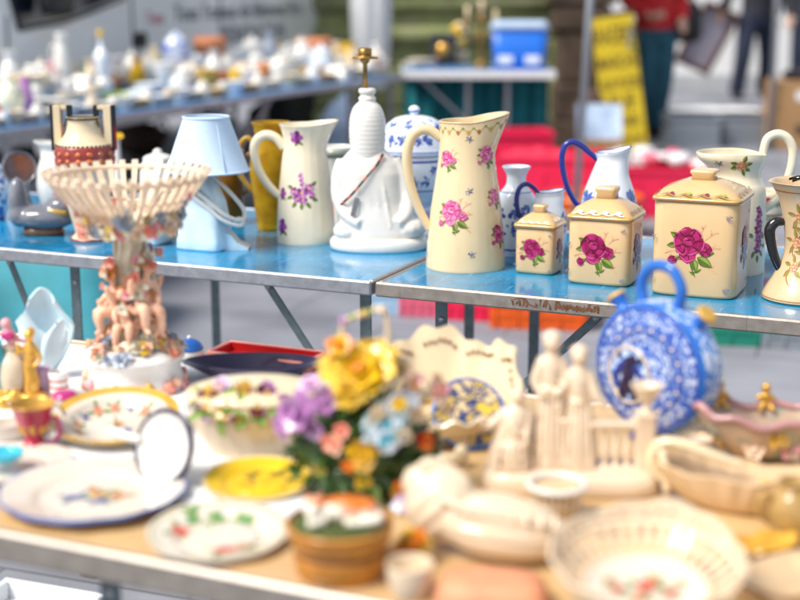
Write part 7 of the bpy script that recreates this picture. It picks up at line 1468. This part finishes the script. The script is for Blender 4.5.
def crate(lab, P, w, d, h, m, rz=0, group='plastic market crates', name='plastic_crate'):
    t = thing(name, lab, 'crate', P, rz, group); b = MB(); th_ = .008
    b.box((0, 0, .006), (w - .01, d - .01, .012), m, b=.002)
    for s in (-1, 1):
        b.box((0, s*(d/2 - th_/2), h/2), (w, th_, h), m, b=.002); b.box((s*(w/2 - th_/2), 0, h/2), (th_, d - 2*th_ - .002, h), m, b=.002)
        b.box((0, s*(d/2 + .004), h - .014), (w + .022, .012, .026), m, b=.003); b.box((s*(w/2 + .004), 0, h - .014), (.012, d - .004, .026), m, b=.003)
        b.box((0, s*(d/2 + .002), h*.45), (w - .002, .006, .012), m, b=.001)
        for i in range(5): b.box(((i - 2)*w*.22, s*(d/2 + .003), h*.42), (.010, .007, h*.7), m, b=.001)
        for i in range(3): b.box((s*(w/2 + .003), (i - 1)*d*.3, h*.42), (.007, .010, h*.7), m, b=.001)
    b.build('shell', t)
    for s in (-1, 1): b = MB(); b.box((s*(w/2 + .011), 0, h*.72), (.004, d*.3, h*.12), 'dark_cloth', b=.001); b.build('hand_hole', t)
    return t
P = at(694, 148, 0); k = K(P); crate('left of two grey plastic crates on the ground below the person with the tray', P + V((0, .15, 0)), 50*k, .34, 32*k, 'plastic_grey', .03)
P2 = at(745, 146, 0); crate('right of two grey plastic crates, beside the upright pole', P2 + V((0, .15, 0)), 50*k, .34, 32*k, 'plastic_grey', .05)
P3 = at(663, 132, 0); crate('small green crate half hidden behind the left grey crate', P3 + V((.02, .35, 0)), 34*k, .3, 20*k, 'plastic_green', .1)
def rag(name, lab, P, w, d, h, m, seed, cat='cloth'):
    b = MB(); b.sheet(lambda u, v: V(((u - .5)*w, (v - .5)*d, h*(.5 + .5*mnoise.noise(V((u*3, v*3, seed)))) * (.35 + .65*sin(pi*u)*sin(pi*v)) + .004)), 26, 20, .004, m); o = b.build(name, None, P); tag(o, lab, cat); return o
rag('white_sheet', 'crumpled white sheet lying over the back of the grey crates', (P + P2)/2 + V((.0, .26, 32*k + .004)), 92*k, .22, 8*k, 'paper_white', 3)
P = at(800, 150, 0); k = K(P)
for i, (lab, z, hh, w, dx) in enumerate((('lower of two brown cardboard boxes stacked at the right edge', 0, 36*k, 60*k, 0), ('upper of two brown cardboard boxes stacked at the right edge', 36*k, 32*k, 58*k, .01))):
    t = thing('cardboard_box', lab, 'box', P + V((dx + .02, .22, z)), .08 - .1*i, 'stacked cardboard boxes'); b = MB(); b.box((0, 0, hh/2), (w, .40, hh - .002), 'cardboard', b=.004); b.build('carton', t)
    b = MB(); b.box((-w*.05, -.2015, hh*.55), (13*k, .003, 9*k), ('dark_cloth', 'paper_white')[i], b=.001); b.build('label', t); b = MB(); b.box((0, 0, hh - .0004), (w*.98, .05, .0014), 'cream_tan', b=.0002); b.build('tape', t)
t = thing('junk_bundle', 'dark bundle of tools and rags on top of the cardboard boxes', 'bundle', P + V((.02, .2, 68*k))); b = MB()
for i in range(9): b.ball((rr.uniform(-24, 24)*k, rr.uniform(-.1, .1), 5*k), (rr.uniform(5, 9)*k, 6*k, rr.uniform(4, 7)*k), 'dark_cloth', 10, 7, .4, 3, i)
for i in range(4): b.tube([(rr.uniform(-24, 0)*k, -.08, 8*k), (rr.uniform(0, 24)*k, .08, 14*k)], 1.3*k, 'dark_cloth', 6)
fuse(b, 1.6*k, 2, 'heap', t)
# red crates with jumble
def junk(P, w, d, z, n, sd):
    q = random.Random(sd); out = []
    return q
for lab, px, py, w, d, h, m, rz in (('largest red plastic crate behind the larger cobalt handled jug', 548, 222, .62, .42, .36, 'plastic_red', -.18), ('red plastic crate with jumble in front of the yellow board', 640, 216, .60, .42, .27, 'plastic_red', -.12), ('right hand red plastic crate left of the cream ewer', 706, 212, .46, .38, .22, 'plastic_red', -.1)):
    crate(lab, at(px, py, 0) + V((0, .15, 0)), w, d, h, m, rz)
t = thing('red_cloth', 'bright red folded cloth lying in the largest red crate', 'cloth', at(548, 222, 0) + V((-.06, .15, .33)), -.18); b = MB(); b.sheet(lambda u, v: V(((u - .5)*.40, (v - .5)*.36, .05*sin(pi*u)**.4*sin(pi*v)**.4*(.6 + .9*mnoise.noise(V((u*6, v*6, 1)))))), 30, 24, .004, 'cloth_red'); b.build('fold', t)
crate('narrow crimson crate stacked behind the largest red crate', at(520, 206, 0) + V((0, .40, 0)), .40, .3, .40, 'plastic_red', .1)
P = at(610, 190, 0); t = thing('paper_sheet', 'light blue wrapping paper propped before the yellow board', 'paper', P + V((0, .5, 0)), -.05)
b = MB(); b.sheet(lambda u, v: V(((u - .5)*.30, .16*v + .02*mnoise.noise(V((u*3, v*3, 5))), .16 + .32*v + .015*mnoise.noise(V((u*4, v*4, 2))))), 20, 16, .003, 'paper_blue'); b.build('sheet', t); b = MB(); b.box((0, .10, .13), (.30, .18, .26), 'cardboard', b=.006); b.build('carton', t)
for nm, lab, cat, px, py, z, mk in (('toy_pile', 'heap of white and pink trinkets in the middle red crate', 'trinkets', 650, 210, .25, ('paper_white', 'plastic_pink', 'plastic_white')), ('toy_pile', 'heap of orange and pink trinkets in the right hand red crate', 'trinkets', 706, 207, .18, ('plastic_orange', 'plastic_pink', 'yellow_glaze', 'paper_white'))):
    P = at(px, py, 0) + V((0, .15, z - .06)); t = thing(nm, lab, cat, P, 0)
    for i in range(13):
        b = MB(); s = rr.uniform(.035, .06); x, y = rr.uniform(-.18, .18), rr.uniform(-.12, .12)
        if i % 3: b.ball((0, 0, 0), (s*1.3, s, s*.9), mk[i % len(mk)], 12, 8, .2, 3, i)
        else: b.box((0, 0, 0), (s*2, s*1.4, s), mk[i % len(mk)], rr.random()*3, .005)
        b.build('trinket', t, (x, y, .07 + rr.uniform(0, .05)))
t = thing('orange_bowl', 'wide orange plastic bowl behind the larger cobalt handled jug', 'bowl', at(590, 236, 0)); b = MB(); b.lathe(cr([(.12, 0), (.14, .01), (.22, .12), (.26, .20), (.25, .205), (.20, .12), (.001, .02)], 4), 'plastic_orange', 44); b.build('body', t)
t = thing('tan_basket', 'shallow tan tray standing left of the wide orange bowl', 'tray', at(552, 236, 0)); b = MB(); b.lathe(cr([(.14, 0), (.16, .01), (.21, .11), (.23, .15), (.21, .15), (.15, .05), (.001, .04)], 4), 'cream_tan', 40); b.build('body', t)
# things on the ground seen under the blue tables
for lab, px, py, w, d, h, m in (('orange crate on the ground seen under the right blue table', 545, 331, .36, .3, .12, 'plastic_orange'), ('crimson crate on the ground seen between the table legs', 478, 322, .20, .3, .12, 'plastic_red'), ('pink crate under the joint of the blue tables', 426, 318, .16, .3, .12, 'plastic_pink'), ('pale blue crate under the joint of the blue tables', 396, 316, .14, .3, .10, 'plastic_pale_blue'), ('long green crate under the right blue table behind the moon flask', 738, 347, .42, .3, .12, 'plastic_green'), ('grey crate under the right end of the blue table', 810, 350, .28, .3, .10, 'plastic_grey')):
    crate(lab, at(px, py, 0) + V((0, .16, 0)), w, d, h, m, TR*.4)
t = thing('tarp_covered_box', 'low box covered by a teal tarpaulin under the left blue table', 'box', at(20, 350, 0) + V((-.1, .35, 0)), -.1); b = MB(); b.loft([(.48, .34, 0, 6), (.46, .32, .04, 6), (.44, .30, .30, 5), (.40, .26, .35, 4), (.1, .08, .37, 3)], 'tarp_teal', 60); b.v = [tuple(V(v) + V((.02*mnoise.noise(V(v)*6), .02*mnoise.noise(V(v)*6 + V((3, 1, 1))), .01*mnoise.noise(V(v)*5)*min(1, v[2]*8)))) for v in b.v]; b.build('tarpaulin', t)
crate('white plastic crate on the ground at the lower left corner', at(14, 668, 0) + V((-.02, .16, 0)), .22, .2, .05, 'plastic_white', -.35)
# dark stock under the back tables
for i, (lab, px, py, w, h, m) in enumerate((('dark holdall under the left end of the back tables', 46, 196, .5, .34, 'dark_cloth'), ('dark holdall under the back table behind the urn', 128, 176, .45, .3, 'dark_cloth'), ('black holdall under the far back table', 312, 142, .5, .34, 'dark_cloth'), ('teal stuff sack under the middle back table', 248, 150, .42, .3, 'teal_cloth'), ('brown stuff sack under the middle back table', 180, 158, .36, .26, 'sack_brown'))):
    t = thing('holdall', lab, 'bag', at(px, py, 0) + BY*.35, BA); b = MB(); b.ball((0, 0, h*.5), (w*.55, .2, h*.5), m, 22, 14, .2, 3, i); b.build('bag', t); b = MB(); b.tube(cr([(-w*.25, -.19, h*.6), (-w*.12, -.2, h*1.0), (w*.12, -.2, h*1.0), (w*.25, -.19, h*.6)], 5), .012, m, 7); b.build('strap', t)
t = thing('pale_sack', 'pale blue plastic sack leaning under the far back table left of the teal cloth', 'sack', at(342, 160, 0) + V((0, .1, 0))); b = MB(); b.ball((0, 0, .2), (.17, .14, .22), 'paper_blue', 20, 14, .3, 3, 3); b.ball((.02, 0, .42), (.06, .05, .06), 'paper_blue', 12, 8, .4, 3, 1); fuse(b, .018, 3, 'body', t)
# white wall closing the square
M('white_render', (.80, .81, .82), .85, .06, 1.2, bump=.15, bscale=30); M('wall_plinth', (.45, .47, .50), .85, .1, 3)
WY = 17.0; t = thing('white_wall', 'long white rendered wall closing the square behind the people', 'wall', (6.0, WY, 0)); b = MB(); b.box((0, .15, 1.9), (16, .3, 3.4), 'white_render', b=.01); b.box((0, .15, 3.64), (16.1, .4, .07), 'wall_plinth', b=.01); b.build('render', t); b = MB(); b.box((0, .13, .10), (16.04, .34, .20), 'wall_plinth', b=.01); b.build('plinth', t)
# ---------------------------------------------------------------- people
M('skin', (.55, .33, .24), .5, .08, 20, sss=.1); M('jacket_red', (.50, .015, .02), .75, .15, 20, bump=1.0, bscale=14); M('jacket_dark', (.02, .022, .032), .75, .2, 20, bump=1.0, bscale=14); M('jeans_teal', (.018, .085, .13), .85, .25, 15, bump=1.0, bscale=14); M('jeans_navy', (.012, .018, .042), .85, .25, 15, bump=1.0, bscale=14); M('shoe_brown', (.05, .022, .018), .5, .2); M('hair_dark', (.025, .016, .012), .6, .3); M('bag_black', (.012, .012, .015), .5, .2); M('tray_brown', (.07, .025, .018), .5, .3, 12, bump=.2); M('tray_lining', (.36, .33, .40), .6, .1)
def hand(b, W_, d, m, s=1.0):
    """palm and five curled fingers at wrist W_, pointing along d"""
    d = V(d).normalized(); a = d.cross(V((0, 1, 0))).normalized() if abs(d.y) < .9 else V((1, 0, 0)); n_ = a.cross(d)
    b.tube([W_, W_ + d*.05*s, W_ + d*.085*s], [.026*s, .036*s, .034*s], m, 10, .6)
    for i, L in enumerate((.062, .072, .068, .052)):
        o = W_ + d*.08*s + a*((i - 1.5)*.019*s); b.tube(cr([o, o + d*L*.5*s + n_*.006*s, o + d*L*.85*s + n_*.024*s], 3), [.0095*s, .009*s, .0075*s], m, 7)
    o = W_ + d*.02*s - a*.026*s; b.tube(cr([o, o - a*.022*s + d*.025*s, o - a*.024*s + d*.055*s + n_*.012*s], 3), [.012*s, .011*s, .009*s], m, 7)
def person(label, P, face, Hh, legs, arms, jm, tm, look=0, lean=0, shoe='shoe_brown'):
    """legs/arms: joint offsets in body space (x right of the figure, y backwards, z up) at height 1.75"""
    t = thing('person', label, 'person', P, face); s = Hh/1.75; T = lambda p: V((p[0]*s, p[1]*s, p[2]*s))
    b = MB(); m = 'skin'
    b.tube([T((0, 0, .86)), T((0, lean*.3, 1.02)), T((0, lean*.7, 1.25)), T((0, lean, 1.42)), T((0, lean, 1.5))], [.15*s, .135*s, .15*s, .13*s, .06*s], m, 18, .72)
    hc = T((0, lean - .03, 1.635)); b.tube([T((0, lean, 1.46)), T((0, lean - .01, 1.56))], [.06*s, .055*s], m, 12); b.ball(hc, (.076*s, .095*s, .115*s), m, 20, 14)
    b.ball(hc + V((0, -.088*s, -.012*s)), (.015*s, .022*s, .024*s), m, 8, 6); b.ball(hc + V((0, -.05*s, -.085*s)), (.04*s, .035*s, .03*s), m, 10, 7)
    for q in (-1, 1): b.ball(hc + V((q*.076*s, .01*s, -.005*s)), (.012*s, .022*s, .032*s), m, 8, 6)
    for (hp, kn, an, toe) in legs: b.tube([T(hp), T(kn), T(an)], [.09*s, .06*s, .045*s], m, 14)
    for (sh, el, wr, fd) in arms: b.tube([T(sh), T(el), T(wr)], [.055*s, .045*s, .03*s], m, 12); hand(b, T(wr), fd, m, s)
    body = fuse(b, .011, 2, 'body', t)
    for q in (-1, 1):
        e = MB(); e.ball(hc + V((q*.030*s, -.086*s, .012*s)), (.012*s, .007*s, .008*s), 'paper_white', 10, 7); e.ball(hc + V((q*.030*s, -.092*s, .012*s)), .005*s, 'ink_black', 8, 6); e.build('eye', body)
    e = MB(); e.ball(hc + V((0, -.090*s, -.058*s)), (.024*s, .008*s, .007*s), 'mauve', 10, 6); e.build('mouth', body)
    e = MB(); e.ball(hc + V((0, .018*s, .022*s)), (.086*s, .095*s, .108*s), 'hair_dark', 20, 12, .12, 6, 2); e.build('hair', t)
    j = MB(); j.tube([T((0, 0, .90)), T((0, lean*.3, 1.04)), T((0, lean*.7, 1.27)), T((0, lean, 1.42)), T((0, lean, 1.50))], [.185*s, .175*s, .185*s, .165*s, .085*s], jm, 20, .75)
    for (sh, el, wr, fd) in arms: w_ = V(el) + (V(wr) - V(el))*.93; j.tube(cr([T(sh), T(el), T(w_)], 3), [.080*s, .066*s, .050*s], jm, 12)
    jo = fuse(j, .014, 3, 'jacket', t)
    j = MB(); j.tube([T((0, 0, .80)), T((0, 0, .97))], [.165*s, .165*s], tm, 18, .8)
    for (hp, kn, an, toe) in legs: j.tube(cr([T(hp), T(kn), T(an)], 4), [.122*s, .108*s, .094*s, .086*s, .088*s], tm, 14)
    fuse(j, .013, 3, 'trousers', t)
    for (hp, kn, an, toe) in legs:
        sh_ = MB(); a = T(an); d = V((toe[0]*s, toe[1]*s, 0)); sh_.tube(cr([a + V((0, 0, -.02*s)) - d*.25, V((a.x, a.y, a.z - .05*s)), V((a.x, a.y, .045*s)) + d*.55, V((a.x, a.y, .034*s)) + d], 4), [.05*s, .052*s, .046*s, .032*s], shoe, 12, .85); sh_.build('shoe', t)
    return t
# body space faces -y
PA = at(650, 136, 0)
person('person in a red jacket and teal jeans standing beside the yellow board', PA, .35, 1.72,
       [((-.09, 0, .88), (-.10, -.04, .48), (-.03, .06, .08), (-.05, -.17)), ((.09, 0, .88), (.06, -.06, .48), (.02, -.02, .08), (.04, -.17))],
       [((-.20, 0, 1.42), (-.27, .02, 1.16), (-.16, -.18, 1.02), (.6, -.6, .1)), ((.20, 0, 1.42), (.27, .03, 1.16), (.20, -.12, .98), (-.2, -.5, -.5))], 'jacket_red', 'jeans_teal')
t = thing('shoulder_bag', 'black shoulder bag hanging behind the person in the red jacket', 'bag', PA + V((.25, .12, .0))); b = MB(); b.loft([(.14, .07, .78, 4), (.17, .09, .84, 4), (.16, .09, 1.05, 4), (.12, .05, 1.12, 3)], 'bag_black', 36); b.build('bag', t); b = MB(); b.tube(cr([(-.12, 0, 1.08), (-.16, -.02, 1.35), (-.12, -.10, 1.50), (-.04, -.14, 1.42), (.04, -.06, 1.2), (.12, 0, 1.08)], 5), .014, 'bag_black', 8); b.build('strap', t)
PB = at(752, 99, 0); PB.x -= .0
person('person in dark clothes striding past the white wall with a tray frame', PB, .2, 1.76,
       [((-.10, 0, .90), (-.19, -.12, .48), (-.22, -.06, .08), (-.03, -.18)), ((.10, 0, .90), (.18, .06, .48), (.22, .18, .10), (.03, -.17))],
       [((-.20, 0, 1.42), (-.32, .0, 1.18), (-.42, -.06, .98), (-.3, 0, -1)), ((.20, 0, 1.42), (.27, .05, 1.14), (.24, .0, .90), (0, -.3, -1))], 'jacket_dark', 'jeans_navy', shoe='bag_black')
c = at(705, 70, 0); kk = K(PB)
cc = atY(707, 38, PB.y - .08); t = thing('carried_tray', 'dark brown wooden tray with a pale lining held at a slant by the walking person', 'tray', cc, 0, None, .2, .42)
w_, h_ = 33*kk, 62*kk; b = MB()
for s in (-1, 1): b.box((s*w_/2, 0, 0), (.045, .10, h_), 'tray_brown', b=.006); b.box((0, 0, s*h_/2), (w_ + .045, .10, .045), 'tray_brown', b=.006)
b.build('frame', t); b = MB(); b.box((0, .03, 0), (w_ - .04, .012, h_ - .04), 'tray_lining', b=.001); b.build('lining', t); b = MB(); b.tube(cr([(-.06, 0, h_/2 + .02), (-.04, 0, h_/2 + .10), (.05, 0, h_/2 + .10), (.06, 0, h_/2 + .02)], 4), .012, 'bag_black', 8); b.build('handle', t)
PC = at(806, 100, 0)
person('person in dark blue cut by the right edge of the picture', PC, -.3, 1.72,
       [((-.09, 0, .88), (-.11, -.04, .48), (-.11, .02, .08), (-.03, -.17)), ((.09, 0, .88), (.10, -.02, .48), (.10, .06, .08), (.03, -.17))],
       [((-.20, 0, 1.40), (-.26, .03, 1.14), (-.22, -.08, .92), (0, -.4, -.9)), ((.20, 0, 1.40), (.26, .03, 1.14), (.22, -.08, .92), (0, -.4, -.9))], 'jacket_dark', 'jeans_navy')

m = M('paving', (.24, .25, .285), .8, .15, 3, bump=.3, bscale=40, blotch=((.17, .18, .21), 1.3, .56)); nt = m.node_tree; b_ = nt.nodes['Principled BSDF']; src = b_.inputs['Base Color'].links[0].from_socket
br = nt.nodes.new('ShaderNodeTexBrick'); br.inputs['Scale'].default_value = 1; br.inputs['Brick Width'].default_value = .9; br.inputs['Row Height'].default_value = .6; br.inputs['Mortar Size'].default_value = .006; br.inputs['Mortar Smooth'].default_value = .3
br.inputs['Color1'].default_value = (1, 1, 1, 1); br.inputs['Color2'].default_value = (.86, .87, .9, 1); br.inputs['Mortar'].default_value = (.45, .44, .44, 1)
tc = nt.nodes.new('ShaderNodeTexCoord'); mpn = nt.nodes.new('ShaderNodeMapping'); mpn.inputs['Rotation'].default_value = (0, 0, .35); lk(nt, tc.outputs['Object'], mpn.inputs['Vector']); lk(nt, mpn.outputs['Vector'], br.inputs['Vector'])
mx = nt.nodes.new('ShaderNodeMix'); mx.data_type = 'RGBA'; mx.blend_type = 'MULTIPLY'; mx.inputs[0].default_value = 1; lk(nt, src, mx.inputs[6]); lk(nt, br.outputs['Color'], mx.inputs[7])
n4 = nt.nodes.new('ShaderNodeTexNoise'); n4.inputs['Scale'].default_value = 260; lk(nt, tc.outputs['Object'], n4.inputs['Vector']); r4 = nt.nodes.new('ShaderNodeMapRange'); r4.inputs['From Min'].default_value = .3; r4.inputs['From Max'].default_value = .7; r4.inputs['To Min'].default_value = .82; r4.inputs['To Max'].default_value = 1.12; lk(nt, n4.outputs['Fac'], r4.inputs['Value'])
mx2 = nt.nodes.new('ShaderNodeMix'); mx2.data_type = 'RGBA'; mx2.blend_type = 'MULTIPLY'; mx2.inputs[0].default_value = 1; lk(nt, mx.outputs[2], mx2.inputs[6]); lk(nt, r4.outputs['Result'], mx2.inputs[7]); lk(nt, mx2.outputs[2], b_.inputs['Base Color'])
g = MB(); g.add([(-600, -600, 0), (600, -600, 0), (600, 600, 0), (-600, 600, 0)], [(0, 1, 2, 3)], 'paving', False); struct(g.build('ground'))
# ---------------------------------------------------------------- light
w = bpy.data.worlds.new('World'); SC.world = w; w.use_nodes = True
nt = w.node_tree; bg = nt.nodes['Background']; sk = nt.nodes.new('ShaderNodeTexSky'); sk.sky_type = 'NISHITA'; sk.sun_disc = False
SUN_EL, SUN_AZ = R(52), R(-122)                             # azimuth from +Y towards +X
sk.sun_elevation = SUN_EL; sk.sun_rotation = SUN_AZ; sk.dust_density = 2.0; sk.air_density = 1.0
hs = nt.nodes.new('ShaderNodeHueSaturation'); hs.inputs['Saturation'].default_value = .45      # thin cloud: a paler sky
nt.links.new(sk.outputs['Color'], hs.inputs['Color']); nt.links.new(hs.outputs['Color'], bg.inputs['Color']); bg.inputs['Strength'].default_value = .105
sl = bpy.data.lights.new('sun', 'SUN'); so = bpy.data.objects.new('sun', sl); COL.objects.link(so); so.location = (0, 0, 30)
sl.energy = 2.6; sl.angle = R(24); sl.color = (1, .93, .83)
d = V((sin(SUN_AZ)*cos(SUN_EL), cos(SUN_AZ)*cos(SUN_EL), sin(SUN_EL))); so.rotation_euler = d.to_track_quat('Z', 'Y').to_euler()
vs = SC.view_settings; vs.view_transform = 'Standard'; vs.look = 'None'; vs.gamma = 1; vs.use_curve_mapping = False; vs.exposure = .85
SC.cycles.max_bounces = 8; SC.cycles.transmission_bounces = 8; SC.cycles.caustics_refractive = False; SC.cycles.caustics_reflective = False
SC.cycles.use_denoising = True
